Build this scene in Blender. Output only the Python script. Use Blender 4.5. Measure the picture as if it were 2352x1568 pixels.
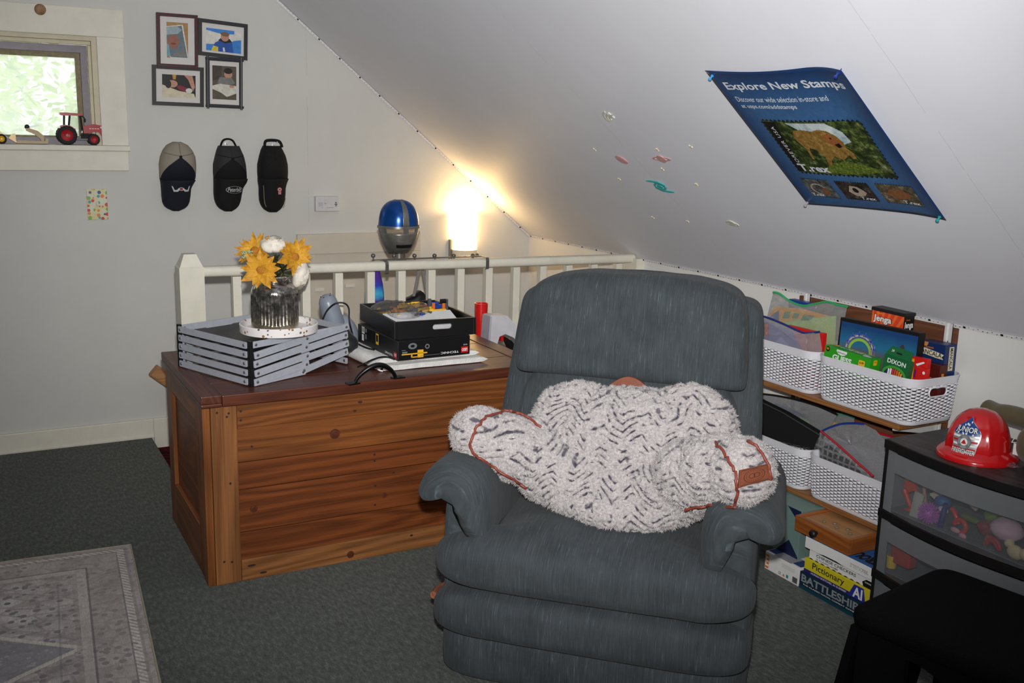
import bpy, bmesh, math, random
import numpy as np
from mathutils import Vector, Matrix, noise as mnoise
random.seed(7)
for o in list(bpy.data.objects):
    bpy.data.objects.remove(o, do_unlink=True)
scene = bpy.context.scene
COL = scene.collection
rad = math.radians

# ---------------------------------------------------------------- camera
IW, IH = 2352, 1568
FPX = 2317.0
YAW, PITCH, ROLL, EYE = rad(28.7), rad(11.85), rad(1.5), 1.5
_f = Vector((math.sin(YAW) * math.cos(PITCH), math.cos(YAW) * math.cos(PITCH), -math.sin(PITCH)))
_r = Vector((math.cos(YAW), -math.sin(YAW), 0))
_u = _r.cross(_f)
CR = _r * math.cos(ROLL) + _u * math.sin(ROLL)
CU = -_r * math.sin(ROLL) + _u * math.cos(ROLL)
CF = _f
CAM = Vector((0, 0, EYE))
cd = bpy.data.cameras.new('camera')
cam = bpy.data.objects.new('camera', cd)
COL.objects.link(cam)
cam.matrix_world = Matrix(((CR.x, CU.x, -CF.x, CAM.x), (CR.y, CU.y, -CF.y, CAM.y), (CR.z, CU.z, -CF.z, CAM.z), (0, 0, 0, 1)))
cd.sensor_fit = 'HORIZONTAL'
cd.sensor_width = 36
cd.lens = FPX / IW * 36
cd.clip_start = 0.02
scene.camera = cam

# ---------------------------------------------------------------- world, lights, exposure
vs = scene.view_settings
vs.view_transform = 'Standard'
vs.look = 'None'
vs.gamma = 1
vs.use_curve_mapping = False
vs.exposure = 0.0
world = bpy.data.worlds.new('world')
scene.world = world
world.use_nodes = True
wn = world.node_tree
bg = wn.nodes['Background']
bg.inputs[0].default_value = (0.93, 0.97, 1.0, 1)
bg.inputs[1].default_value = 1.7

fl = bpy.data.lights.new('camera_flash', 'SPOT')           # the camera's pop-up flash
fl.energy = 440
fl.color = (1.0, 0.985, 0.965)
fl.spot_size = rad(82)
fl.spot_blend = 1.0
fl.shadow_soft_size = 0.022
flo = bpy.data.objects.new('camera_flash', fl)
COL.objects.link(flo)
flo.location = CAM + CU * 0.13 + CF * 0.03
flo.rotation_euler = (cam.matrix_world @ Matrix.Rotation(rad(9), 4, 'X')).to_euler()   # the flash head points a little above the lens axis

# ---------------------------------------------------------------- pixels of the photograph -> rays
def ray(x, y):
    return CR * ((x - IW / 2) / FPX) + CU * (-(y - IH / 2) / FPX) + CF
def hit(x, y, n, p):
    d = ray(x, y); n = Vector(n)
    return CAM + d * ((Vector(p) - CAM).dot(n) / d.dot(n))
def pX(x, y, X): return hit(x, y, (1, 0, 0), (X, 0, 0))
def pY(x, y, Y): return hit(x, y, (0, 1, 0), (0, Y, 0))
def pZ(x, y, Z): return hit(x, y, (0, 0, 1), (0, 0, Z))

# ---------------------------------------------------------------- objects, things, parts
MATS = {}
WM = {}
def link(o):
    COL.objects.link(o); return o
def thing(name, label, cat, loc=(0, 0, 0), rz=0.0, group=None, M=None):
    o = bpy.data.objects.new(name, None); link(o)
    o.empty_display_size = 0.02
    if M is None:
        M = Matrix.Translation(Vector(loc)) @ Matrix.Rotation(rz, 4, 'Z')
    o.matrix_world = M
    WM[o.name] = M.copy()
    o['label'] = label; o['category'] = cat
    if group: o['group'] = group
    return o
def tag(o, label, cat, group=None):
    o['label'] = label; o['category'] = cat
    if group: o['group'] = group
    return o
class MB:
    """collects vertices and faces of ONE mesh"""
    def __init__(s): s.v = []; s.f = []; s.uv = None
    def add(s, vs_, fs):
        b = len(s.v); s.v += [Vector(p) for p in vs_]; s.f += [tuple(i + b for i in f) for f in fs]; return s
    def box(s, a, b, bev=0.0):
        x0, y0, z0 = [min(a[i], b[i]) for i in range(3)]; x1, y1, z1 = [max(a[i], b[i]) for i in range(3)]
        if bev <= 0:
            return s.add([(x0,y0,z0),(x1,y0,z0),(x1,y1,z0),(x0,y1,z0),(x0,y0,z1),(x1,y0,z1),(x1,y1,z1),(x0,y1,z1)],
                         [(0,3,2,1),(4,5,6,7),(0,1,5,4),(1,2,6,5),(2,3,7,6),(3,0,4,7)])
        bm = bmesh.new(); bmesh.ops.create_cube(bm, size=1)
        for v in bm.verts:
            v.co = ((x0+x1)/2 + v.co.x*(x1-x0), (y0+y1)/2 + v.co.y*(y1-y0), (z0+z1)/2 + v.co.z*(z1-z0))
        bmesh.ops.bevel(bm, geom=list(bm.edges), offset=min(bev, .45*min(x1-x0, y1-y0, z1-z0)), segments=2, profile=.6, affect='EDGES', clamp_overlap=True)
        return s.bm(bm)
    def bm(s, bm):
        bm.verts.index_update()
        s.add([v.co.copy() for v in bm.verts], [tuple(v.index for v in f.verts) for f in bm.faces]); bm.free(); return s
    def obox(s, M, a, b, bev=0.0):
        k = len(s.v); s.box(a, b, bev)
        for i in range(k, len(s.v)): s.v[i] = M @ s.v[i]
        return s
    def lathe(s, prof, seg=32, M=None, close=True):
        """prof = [(r,z)...] about z"""
        b = len(s.v); n = len(prof)
        for r, z in prof:
            for k in range(seg):
                a = 2*math.pi*k/seg; p = Vector((r*math.cos(a), r*math.sin(a), z)); s.v.append(M @ p if M else p)
        for i in range(n-1):
            for k in range(seg):
                k2 = (k+1) % seg
                s.f.append((b+i*seg+k, b+i*seg+k2, b+(i+1)*seg+k2, b+(i+1)*seg+k))
        if close:
            if prof[0][0] > 1e-6: s.f.append(tuple(b+k for k in reversed(range(seg))))
            if prof[-1][0] > 1e-6: s.f.append(tuple(b+(n-1)*seg+k for k in range(seg)))
        return s
    def cyl(s, p, q, r, seg=16, r2=None):
        p, q = Vector(p), Vector(q); d = q-p
        M = Matrix.Translation(p) @ d.to_track_quat('Z', 'Y').to_matrix().to_4x4()
        return s.lathe([(r, 0), (r if r2 is None else r2, d.length)], seg, M)
    def tube(s, pts, r, seg=8, closed=False, rs=None):
        pts = [Vector(p) for p in pts]; n = len(pts); b = len(s.v)
        up = Vector((0, 0, 1)); prev = None
        for i, p in enumerate(pts):
            if closed: t = pts[(i+1) % n] - pts[i-1]
            else: t = pts[min(i+1, n-1)] - pts[max(i-1, 0)]
            t.normalize()
            if prev is None:
                a = up if abs(t.z) < .9 else Vector((1, 0, 0)); e = t.cross(a).normalized()
            else:
                e = prev - t*prev.dot(t); e.normalize()
            prev = e; g = t.cross(e); rr = rs[i] if rs else r
            for k in range(seg):
                w = 2*math.pi*k/seg; s.v.append(p + e*(rr*math.cos(w)) + g*(rr*math.sin(w)))
        for i in range(n if closed else n-1):
            j = (i+1) % n
            for k in range(seg):
                k2 = (k+1) % seg; s.f.append((b+i*seg+k, b+i*seg+k2, b+j*seg+k2, b+j*seg+k))
        if not closed:
            s.f.append(tuple(b+k for k in reversed(range(seg)))); s.f.append(tuple(b+(n-1)*seg+k for k in range(seg)))
        return s
    def loft(s, rings, cap=True, closed=True):
        b = len(s.v); m = len(rings[0])
        for r in rings: s.v += [Vector(p) for p in r]
        for i in range(len(rings)-1):
            for k in range(m if closed else m-1):
                k2 = (k+1) % m; s.f.append((b+i*m+k, b+i*m+k2, b+(i+1)*m+k2, b+(i+1)*m+k))
        if cap:
            s.f.append(tuple(b+k for k in reversed(range(m)))); s.f.append(tuple(b+(len(rings)-1)*m+k for k in range(m)))
        return s
    def prism(s, poly, o, U, V, th, n=None):
        """2-D outline extruded by th along N; triangulated caps"""
        o, U, V = Vector(o), Vector(U), Vector(V); N = Vector(n) if n else U.cross(V).normalized()
        from mathutils.geometry import tessellate_polygon
        pts = [o + U*x + V*y for x, y in poly]; m = len(pts); b = len(s.v)
        s.v += [p + N*th for p in pts] + pts
        tris = tessellate_polygon([[Vector((x, y, 0)) for x, y in poly]])
        ar = sum(poly[i][0]*poly[(i+1) % m][1]-poly[(i+1) % m][0]*poly[i][1] for i in range(m))
        for t in tris:
            a_, b_, c_ = [poly[i] for i in t]
            ccw = (b_[0]-a_[0])*(c_[1]-a_[1])-(c_[0]-a_[0])*(b_[1]-a_[1]) > 0
            t = t if ccw else (t[0], t[2], t[1])
            s.f.append(tuple(b+i for i in t)); s.f.append(tuple(b+m+i for i in reversed(t)))
        for i in range(m):
            j = (i+1) % m
            q = (b+m+i, b+m+j, b+j, b+i)
            s.f.append(q if ar > 0 else tuple(reversed(q)))
        return s
    def grid(s, fn, nu, nv):
        b = len(s.v)
        for j in range(nv+1):
            for i in range(nu+1): s.v.append(Vector(fn(i/nu, j/nv)))
        for j in range(nv):
            for i in range(nu):
                a = b+j*(nu+1)+i; s.f.append((a, a+1, a+nu+2, a+nu+1))
        return s
    def blob(s, c, r, p=(2, 2), nu=40, nv=24, fn=None, M=None):
        """superellipsoid, exponents p=(in plan, in section); fn bends unit-box points"""
        rings = []
        def sp(x, e): return math.copysign(abs(x)**(2/e), x)
        for j in range(1, nv):
            ph = -math.pi/2 + math.pi*j/nv; ring = []
            for i in range(nu):
                th = 2*math.pi*i/nu
                q = Vector((sp(math.cos(ph), p[1])*sp(math.cos(th), p[0]), sp(math.cos(ph), p[1])*sp(math.sin(th), p[0]), sp(math.sin(ph), p[1])))
                q = Vector((c[0]+q.x*r[0], c[1]+q.y*r[1], c[2]+q.z*r[2]))
                if fn: q = Vector(fn(q))
                ring.append(M @ q if M else q)
            rings.append(ring)
        return s.loft(rings)
    def xf(s, M):
        s.v = [M @ p for p in s.v]; return s
    def mesh(s, name, mat, smooth=None):
        me = bpy.data.meshes.new(name)
        me.from_pydata([tuple(p) for p in s.v], [], s.f)
        me.validate(clean_customdata=False)
        if mat: me.materials.append(mat)
        if smooth is not None:
            me.polygons.foreach_set('use_smooth', [True]*len(me.polygons))
            if smooth < 179: me.set_sharp_from_angle(angle=rad(smooth))
        me.update()
        return me
    def obj(s, name, mat, parent=None, smooth=None, world=False, label=None, fix=False):
        if world and parent: s.xf(WM[parent.name].inverted())
        me = s.mesh(name, mat, smooth)
        if fix:
            bm = bmesh.new(); bm.from_mesh(me); bmesh.ops.recalc_face_normals(bm, faces=bm.faces); bm.to_mesh(me); bm.free()
        o = bpy.data.objects.new(name, me); link(o)
        if parent: o.parent = parent
        if label: o['label'] = label
        return o
def solo(mb, name, mat, label, cat, group=None, smooth=None, base=None):
    """a thing that is one mesh: origin at its base"""
    if base is None:
        xs = [p.x for p in mb.v]; ys = [p.y for p in mb.v]; base = ((min(xs)+max(xs))/2, (min(ys)+max(ys))/2, min(p.z for p in mb.v))
    mb.xf(Matrix.Translation(-Vector(base)))
    o = mb.obj(name, mat, None, smooth); o.location = base
    WM[o.name] = Matrix.Translation(Vector(base))
    return tag(o, label, cat, group)
def struct(mb, name, mat, parent=None, smooth=None):
    o = mb.obj(name, mat, parent, smooth, world=bool(parent))
    if not parent: o['kind'] = 'structure'; WM[o.name] = Matrix.Identity(4)
    return o
def copyobj(o, parent=None):
    c = o.copy(); link(c); c.parent = parent; return c

# ---------------------------------------------------------------- materials
class NT:
    def __init__(s, name):
        s.m = bpy.data.materials.new(name); s.m.use_nodes = True
        s.t = s.m.node_tree; s.b = s.t.nodes['Principled BSDF']; s.out = s.t.nodes['Material Output']
    def n(s, typ, **k):
        nd = s.t.nodes.new(typ)
        for a, v in k.items(): setattr(nd, a, v)
        return nd
    def set(s, sock, v):
        if isinstance(v, bpy.types.NodeSocket): s.t.links.new(v, sock)
        elif v is not None:
            if hasattr(sock.default_value, '__len__'):
                v = tuple(v); 
                if len(sock.default_value) == 4 and len(v) == 3: v = v + (1,)
            sock.default_value = v
    def math(s, op, a, b=None, c=None, clamp=False):
        nd = s.n('ShaderNodeMath', operation=op, use_clamp=clamp)
        for i, v in enumerate((a, b, c)):
            if v is not None: s.set(nd.inputs[i], v)
        return nd.outputs[0]
    def coord(s, kind='Object', scale=(1, 1, 1), loc=(0, 0, 0), rot=(0, 0, 0)):
        tc = s.n('ShaderNodeTexCoord'); mp = s.n('ShaderNodeMapping')
        s.t.links.new(tc.outputs[kind], mp.inputs[0])
        mp.inputs['Scale'].default_value = scale; mp.inputs['Location'].default_value = loc; mp.inputs['Rotation'].default_value = rot
        return mp.outputs[0]
    def noise(s, vec, scale=5, detail=3, rough=.5, dist=0):
        nd = s.n('ShaderNodeTexNoise'); s.t.links.new(vec, nd.inputs['Vector'])
        nd.inputs['Scale'].default_value = scale; nd.inputs['Detail'].default_value = detail
        nd.inputs['Roughness'].default_value = rough; nd.inputs['Distortion'].default_value = dist
        return nd.outputs['Fac']
    def vor(s, vec, scale=5, feature='F1', out='Distance', rnd=1):
        nd = s.n('ShaderNodeTexVoronoi', feature=feature); s.t.links.new(vec, nd.inputs['Vector'])
        nd.inputs['Scale'].default_value = scale; nd.inputs['Randomness'].default_value = rnd
        return nd.outputs[out]
    def ramp(s, fac, stops, interp='LINEAR'):
        nd = s.n('ShaderNodeValToRGB'); s.set(nd.inputs[0], fac); cr = nd.color_ramp; cr.interpolation = interp
        while len(cr.elements) < len(stops): cr.elements.new(.5)
        for e, (p, c) in zip(cr.elements, stops):
            e.position = p; e.color = tuple(c) + (1,) if len(c) == 3 else c
        return nd.outputs[0]
    def mix(s, fac, a, b, mode='MIX'):
        nd = s.n('ShaderNodeMix', data_type='RGBA', blend_type=mode)
        s.set(nd.inputs[0], fac); s.set(nd.inputs[6], a); s.set(nd.inputs[7], b)
        return nd.outputs[2]
    def sep(s, vec):
        nd = s.n('ShaderNodeSeparateXYZ'); s.t.links.new(vec, nd.inputs[0]); return nd.outputs
    def bump(s, h, strength=.3, dist=.01):
        nd = s.n('ShaderNodeBump'); s.set(nd.inputs['Height'], h); nd.inputs['Strength'].default_value = strength; nd.inputs['Distance'].default_value = dist
        s.t.links.new(nd.outputs[0], s.b.inputs['Normal'])
    def p(s, **k):
        names = dict(col='Base Color', rough='Roughness', metal='Metallic', spec='Specular IOR Level', coat='Coat Weight', sheen='Sheen Weight', alpha='Alpha', trans='Transmission Weight', emit='Emission Color', es='Emission Strength', sss='Subsurface Weight')
        for a, v in k.items(): s.set(s.b.inputs[names[a]], v)
        return s.m
def srgb(r, g=None, b=None):
    c = (r, g, b) if g is not None else r
    return tuple(((v/255)/12.92 if v/255 <= .04045 else ((v/255+.055)/1.055)**2.4) for v in c)
def mul(c, k): return tuple(min(1, v*k) for v in c)
def mat(name, c, rough=.55, metal=0.0, var=.07, scale=25, bump=0.0, bscale=150, spec=.4, coat=0.0, sheen=0.0):
    """plain surface with a little procedural unevenness"""
    if name in MATS: return MATS[name]
    t = NT(name); v = t.coord()
    f = t.noise(v, scale, 4, .6)
    t.p(col=t.ramp(f, [(.3, mul(c, 1-var)), (.7, mul(c, 1+var))]), rough=rough, metal=metal, spec=spec, coat=coat, sheen=sheen)
    if bump: t.bump(t.noise(v, bscale, 3, .6), bump, .003)
    MATS[name] = t.m
    return t.m
def wood(name, dark, light, axis=0, ring=9, rough=.5, knots=0, seed=0.0, fine=.5, spec=.35):
    if name in MATS: return MATS[name]
    t = NT(name); sc = [1.0, 1.0, 1.0]; sc[axis] = .07
    v = t.coord('Object', tuple(sc), loc=(seed, seed*1.7, seed*.6))
    warp = t.noise(v, 5, 3, .55)
    f1 = t.math('SINE', t.math('MULTIPLY', t.math('ADD', t.noise(v, ring, 2, .45), t.math('MULTIPLY', warp, .35)), 120))
    f1 = t.math('MULTIPLY_ADD', f1, .5, .5)
    sc2 = [1.0, 1.0, 1.0]; sc2[axis] = .02
    fb = t.noise(t.coord('Object', tuple(sc2)), 220, 3, .6)
    f = t.math('ADD', t.math('MULTIPLY', f1, .30), t.math('MULTIPLY', fb, fine+.25))
    big = t.noise(t.coord('Object', (1, 1, 1), loc=(seed, 0, seed)), 3, 2, .5)
    col = t.ramp(f, [(.15, dark), (.85, light)])
    col = t.mix(t.math('MULTIPLY', big, .5), col, mul(dark, .8))
    if knots:
        kd = t.vor(t.coord('Object', (1.2, 1.2, 2.6) if axis != 2 else (2.6, 2.6, 1.2), loc=(seed*3, seed, seed*2)), knots, rnd=1)
        k = t.math('SUBTRACT', 1, t.math('MULTIPLY', kd, 11), clamp=True)
        col = t.mix(t.math('MULTIPLY', k, .85), col, mul(dark, .22))
    t.p(col=col, rough=rough, spec=spec)
    t.bump(t.math('ADD', fb, t.math('MULTIPLY', f1, .4)), .12, .002)
    MATS[name] = t.m
    return t.m

# ---------------------------------------------------------------- flat lettering (real mesh, on the thing it is printed on)
_txt = {}
def textmesh(body, bold=0.0, shear=0.0, spacing=1.0):
    key = (body, bold, shear, spacing)
    if key in _txt: return _txt[key]
    cu = bpy.data.curves.new('lettering', 'FONT'); cu.body = body; cu.size = 1; cu.offset = bold; cu.shear = shear; cu.resolution_u = 3
    cu.space_character = spacing; cu.fill_mode = 'FRONT'
    ob = bpy.data.objects.new('lettering', cu)
    me = bpy.data.meshes.new_from_object(ob)
    V = [(v.co.x, v.co.y) for v in me.vertices]; F = [tuple(p.vertices) for p in me.polygons]
    bpy.data.objects.remove(ob); bpy.data.curves.remove(cu); bpy.data.meshes.remove(me)
    xs = [a for a, _ in V]; ys = [b for _, b in V]
    x0, x1, y0, y1 = min(xs), max(xs), min(ys), max(ys)
    out = ([((a-x0)/(x1-x0), (b-y0)/(y1-y0)) for a, b in V], F, (x1-x0)/(y1-y0))
    _txt[key] = out
    return out
def text(body, fn, m, parent, w=None, h=None, at=(0, 0), bold=0.01, shear=0.0, spacing=1.0, name='lettering', flip=False, world=True, angle=0.0):
    """fn(u,v) -> point on the printed face, units of u,v are metres (or poster units); at = lower left corner"""
    V, F, asp = textmesh(body, bold, shear, spacing)
    if w is None: w = h*asp
    if h is None: h = w/asp
    pts = []
    ca, sa = math.cos(angle), math.sin(angle)
    for a, b in V:
        if flip: a, b = 1-a, 1-b
        x, y = a*w, b*h
        pts.append(fn(at[0]+x*ca-y*sa, at[1]+x*sa+y*ca))
    mb = MB(); mb.add(pts, F)
    return mb.obj(name, m, parent, None, world=world)
def face(o, U, V, lift=.0006):
    """a flat printed face: returns fn(u,v) in metres from its lower-left corner o, lifted off the face"""
    o, U, V = Vector(o), Vector(U).normalized(), Vector(V).normalized(); N = U.cross(V).normalized()
    return lambda u, v: o + U*u + V*v + N*lift
def flat(fn, poly, m, parent, name='print', extra=0.0, world=True):
    """flat printed shape (outline in face units)"""
    from mathutils.geometry import tessellate_polygon
    tris = tessellate_polygon([[Vector((x, y, 0)) for x, y in poly]])
    mb = MB(); pts = [Vector(fn(x, y)) for x, y in poly]
    out = []
    for t in tris:
        a, b, c = [poly[i] for i in t]
        out.append(t if (b[0]-a[0])*(c[1]-a[1])-(c[0]-a[0])*(b[1]-a[1]) > 0 else (t[0], t[2], t[1]))
    if extra and out:
        i, j, k = out[0]; n = (pts[j]-pts[i]).cross(pts[k]-pts[i]).normalized(); pts = [p+n*extra for p in pts]
    mb.add(pts, out)
    return mb.obj(name, m, parent, None, world=world)
def rect(x0, y0, x1, y1): return [(x0, y0), (x1, y0), (x1, y1), (x0, y1)]
def rrect(x0, y0, x1, y1, r, n=5):
    out = []
    for cx, cy, a0 in ((x1-r, y0+r, -90), (x1-r, y1-r, 0), (x0+r, y1-r, 90), (x0+r, y0+r, 180)):
        for i in range(n+1):
            a = rad(a0+90*i/n); out.append((cx+r*math.cos(a), cy+r*math.sin(a)))
    return out
def oval(cx, cy, rx, ry, n=24, a0=0.0): return [(cx+rx*math.cos(a0+2*math.pi*i/n), cy+ry*math.sin(a0+2*math.pi*i/n)) for i in range(n)]
def star(cx, cy, r, k=.42, n=5, a0=math.pi/2): return [(cx+(r if i % 2 == 0 else r*k)*math.cos(a0+math.pi*i/n), cy+(r if i % 2 == 0 else r*k)*math.sin(a0+math.pi*i/n)) for i in range(2*n)]
# ================================================================= ROOM
YG, XK, ZK, SL = 4.942, 2.80, 0.922, 0.8195          # gable wall, knee wall, its height, slope of the ceiling
def zc(x): return ZK + SL*(XK-x)
CN = Vector((SL, 0, 1)).normalized()                  # ceiling plane normal (up)
def pC(x, y, off=0.0): return hit(x, y, CN, Vector((XK, 0, ZK)) - CN*off)

def paint(name, c, mottled=.05, crack=None, axis=1):
    t = NT(name); v = t.coord('Object')
    f = t.noise(v, 3.5, 5, .6); g = t.noise(v, 60, 3, .6)
    col = t.ramp(f, [(.25, mul(c, 1-mottled)), (.75, mul(c, 1+mottled*.5))])
    if crack:
        y = t.sep(v)[axis]; w = t.noise(v, 14, 3, .6)
        tot = None
        for yc in crack:
            d = t.math('ABSOLUTE', t.math('SUBTRACT', t.math('ADD', y, t.math('MULTIPLY', w, .012)), yc+.006))
            k = t.math('LESS_THAN', d, .0009)
            k = t.math('MULTIPLY', k, t.math('GREATER_THAN', t.noise(v, 9, 2, .5), .47))
            tot = k if tot is None else t.math('MAXIMUM', tot, k)
        col = t.mix(t.math('MULTIPLY', tot, .3), col, mul(c, .35))
    t.p(col=col, rough=.62, spec=.25)
    t.bump(g, .12, .002)
    return t.m
M_wall = paint('wall_paint', srgb(208, 207, 202))
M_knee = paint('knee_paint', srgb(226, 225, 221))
M_gable = paint('gable_paint', srgb(208, 207, 202), .05, (pY(708, 420, YG).x,), 0)
cy1 = pC(1289, 180).y; cy2 = pC(2120, 250).y
M_ceil = paint('ceiling_paint', srgb(230, 231, 238), .04, (cy1, cy2))
M_trim = mat('trim_paint', srgb(222, 218, 204), .45, var=.05, scale=12, bump=.08, bscale=40)
M_cream = mat('cream_paint', srgb(205, 196, 170), .5, var=.08, scale=20)

def carpet(name, c1, c2, c3):
    t = NT(name); v = t.coord('Object')
    a = t.noise(v, 260, 3, .7); b = t.vor(v, 130); g = t.noise(v, 1.7, 4, .6); wv = t.noise(t.coord('Object', (1, .35, 1)), 90, 2, .6)
    f = t.math('ADD', t.math('MULTIPLY', a, .55), t.math('MULTIPLY', wv, .45))
    col = t.ramp(f, [(.36, c1), (.52, c2), (.66, c3)])
    col = t.mix(t.math('MULTIPLY', t.math('SUBTRACT', g, .4, clamp=True), .8), col, mul(c1, .8))
    t.p(col=col, rough=.95, spec=.08, sheen=.15)
    t.bump(t.math('ADD', a, t.math('MULTIPLY', b, .8)), .8, .004)
    return t.m
M_carpet = carpet('carpet_green_grey', srgb(50, 55, 52), srgb(86, 92, 87), srgb(126, 132, 125))
t = NT('stair_red_rug'); v = t.coord('Object')
t.p(col=t.ramp(t.vor(v, 22, out='Distance'), [(.15, srgb(30, 8, 10)), (.35, srgb(95, 22, 26)), (.6, srgb(48, 14, 20))]), rough=.95, spec=.1)
M_redrug = t.m

# floor with the stairwell left open: X>0.73, Y>3.93
WX0, WY0 = 0.728, 3.945
mb = MB()
mb.box((-2.4, -1.3, -.12), (2.8, WY0, 0)); mb.box((-2.4, WY0, -.12), (WX0-.012, YG, 0))
mb.cyl((WX0-.012, WY0, -.014), (WX0-.012, YG, -.014), .014, 16)
struct(mb, 'floor', M_carpet, smooth=40)
mb = MB(); mb.box((WX0-.02, WY0-.02, -.26), (1.15, YG, -.055))
for i in range(5): mb.box((1.15+.25*i, WY0, -1.5), (1.40+.25*i, YG, -.245-.19*i))
mb.box((WX0, WY0-.02, -1.6), (2.8, YG, -1.4))
struct(mb, 'floor.001', M_redrug)
# gable wall with the window opening
OX0, OX1, OZ0, OZ1 = -.40, .578, 1.372, 1.856
mb = MB()
for a, b in (((-2.4, -1.5), (OX0, 3.4)), ((OX1, -1.5), (2.92, 3.4)), ((OX0, -1.5), (OX1, OZ0)), ((OX0, OZ1), (OX1, 3.4))):
    mb.box((a[0], YG, a[1]), (b[0], YG+.16, b[1]))
struct(mb, 'wall_back', M_gable)
struct(MB().box((XK, -1.3, -1.5), (XK+.12, YG+.16, ZK+.08)), 'wall_right', M_knee)
struct(MB().box((-2.5, -1.3, -.1), (-2.4, YG+.16, 2.75)), 'wall_left', M_wall)
mb = MB()                                               # wall behind the photographer, with its own window
BX0, BX1, BZ0, BZ1 = -1.5, .7, .95, 2.15
for a, b in (((-2.5, -.1), (BX0, 2.75)), ((BX1, -.1), (2.92, 2.75)), ((BX0, -.1), (BX1, BZ0)), ((BX0, BZ1), (BX1, 2.75))):
    mb.box((a[0], -1.42, a[1]), (b[0], -1.3, b[1]))
struct(mb, 'wall_front', M_wall)
# sloped ceiling slab and the flat part above the photographer
XT = .75; ZT = zc(XT)
mb = MB(); e = .1
mb.loft([[(XK+.1, y, zc(XK+.1)), (XT, y, ZT), (XT, y, ZT+e), (XK+.1, y, zc(XK+.1)+e)] for y in (-1.42, YG+.16)])
struct(mb, 'ceiling', M_ceil)
struct(MB().box((-2.5, -1.42, ZT), (XT, YG+.16, ZT+.1)), 'ceiling.001', M_ceil)
# wall between carpet edge and stairwell below the railing
struct(MB().box((WX0+.06, WY0-.05, -1.5), (2.8, WY0-.002, -.001)), 'wall_stair', M_wall)
# baseboard
mb = MB(); mb.box((-2.4, YG-.016, 0), (WX0+.01, YG, .092), .004); mb.box((-2.4, YG-.024, 0), (WX0+.01, YG-.016, .012), .003)
struct(mb, 'baseboard_back', M_trim)
struct(MB().box((WX0+.01, YG-.016, -.06), (1.16, YG, .092), .004), 'baseboard_stair', M_trim)

# ---------------- window
w = bpy.data.objects.new('window_1', None); link(w); w['kind'] = 'structure'; w.location = (.2, YG, OZ0); WM[w.name] = Matrix.Translation((.2, YG, OZ0))
def wp(mb, name, m, smooth=None): return mb.obj(name, m, w, smooth, world=True)
wp(MB().box((OX1-.001, YG-.02, OZ0+.012), (.69, YG+.001, OZ1-.002), .003), 'casing_side', M_trim)
wp(MB().box((-.52, YG-.024, OZ1-.004), (.692, YG+.001, 1.972), .003), 'casing_head', M_trim)
wp(MB().box((-.55, YG-.05, OZ0-.012), (.692, YG+.13, OZ0+.012), .004), 'window_sill', M_trim)
wp(MB().box((-.52, YG-.022, 1.272), (.686, YG+.001, OZ0-.012), .003), 'apron', M_trim)
mb = MB(); mb.box((OX1-.022, YG, OZ0), (OX1, YG+.14, OZ1-.022)); mb.box((OX0, YG, OZ1-.022), (OX1, YG+.14, OZ1)); mb.box((OX0, YG, OZ0), (OX0+.02, YG+.14, OZ1-.022))
wp(mb, 'jamb', M_cream)
mb = MB(); mb.box((OX1-.036, YG+.02, OZ0), (OX1-.0225, YG+.05, OZ1-.040), .002); mb.box((OX0, YG+.02, OZ1-.0395), (OX1-.0225, YG+.05, OZ1-.0225), .002)
wp(mb, 'stop_bead', M_cream)
M_alu = mat('window_aluminium', srgb(98, 94, 98), .45, .6, var=.1)
x1 = OX1-.036; z1 = OZ1-.04; z0 = OZ0+.012
mb = MB(); mb.box((x1-.028, YG+.05, z0+.03), (x1, YG+.085, z1-.032)); mb.box((OX0, YG+.05, z1-.032), (x1, YG+.085, z1)); mb.box((OX0, YG+.05, z0), (x1, YG+.085, z0+.03)); mb.box((OX0+.02, YG+.05, z0+.03), (OX0+.05, YG+.085, z1-.032))
wp(mb, 'sash_frame', M_alu)
x2, z2, z3 = x1-.028, z1-.032, z0+.03
mb = MB(); mb.box((x2-.02, YG+.0855, z3+.008), (x2, YG+.10, z2-.022)); mb.box((OX0, YG+.0855, z2-.022), (x2, YG+.10, z2)); mb.box((OX0, YG+.0855, z3), (x2, YG+.10, z3+.008))
wp(mb, 'gasket', mat('window_gasket', srgb(150, 140, 110), .8, var=.2, scale=60))
t = NT('washed_out_glass'); v = t.coord('Object')  # milky haze put into the pane to imitate an overexposed, washed-out view
tr = t.n('ShaderNodeBsdfTransparent'); tl = t.n('ShaderNodeBsdfTranslucent'); gl = t.n('ShaderNodeBsdfGlossy'); gl.inputs['Roughness'].default_value = .05
tl.inputs[0].default_value = (.95, .97, .95, 1); tr.inputs[0].default_value = (.97, .99, .97, 1)
mx = t.n('ShaderNodeMixShader'); t.set(mx.inputs[0], t.math('MULTIPLY_ADD', t.noise(v, 7, 5, .65), .35, .22)); t.t.links.new(tr.outputs[0], mx.inputs[1]); t.t.links.new(tl.outputs[0], mx.inputs[2])
m2 = t.n('ShaderNodeMixShader'); m2.inputs[0].default_value = .04; t.t.links.new(mx.outputs[0], m2.inputs[1]); t.t.links.new(gl.outputs[0], m2.inputs[2]); t.t.links.new(m2.outputs[0], t.out.inputs[0])
wp(MB().box((OX0, YG+.09, z3), (x2, YG+.094, z2)), 'pane', t.m)
lk = MB(); q = pY(222, 225, YG+.03); lk.box((q.x-.012, YG+.03, q.z-.012), (q.x+.012, YG+.06, q.z+.012), .003)
lk.tube([(q.x+.005, YG+.02, q.z), (q.x+.014, YG+.012, q.z-.03), (q.x+.018, YG+.012, q.z-.11), (q.x+.018, YG+.014, q.z-.16)], .006, 8)
wp(lk, 'latch', mat('latch_brown', srgb(72, 58, 54), .45, .4), 40)
q = pY(92, 22, YG-.024)
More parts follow.
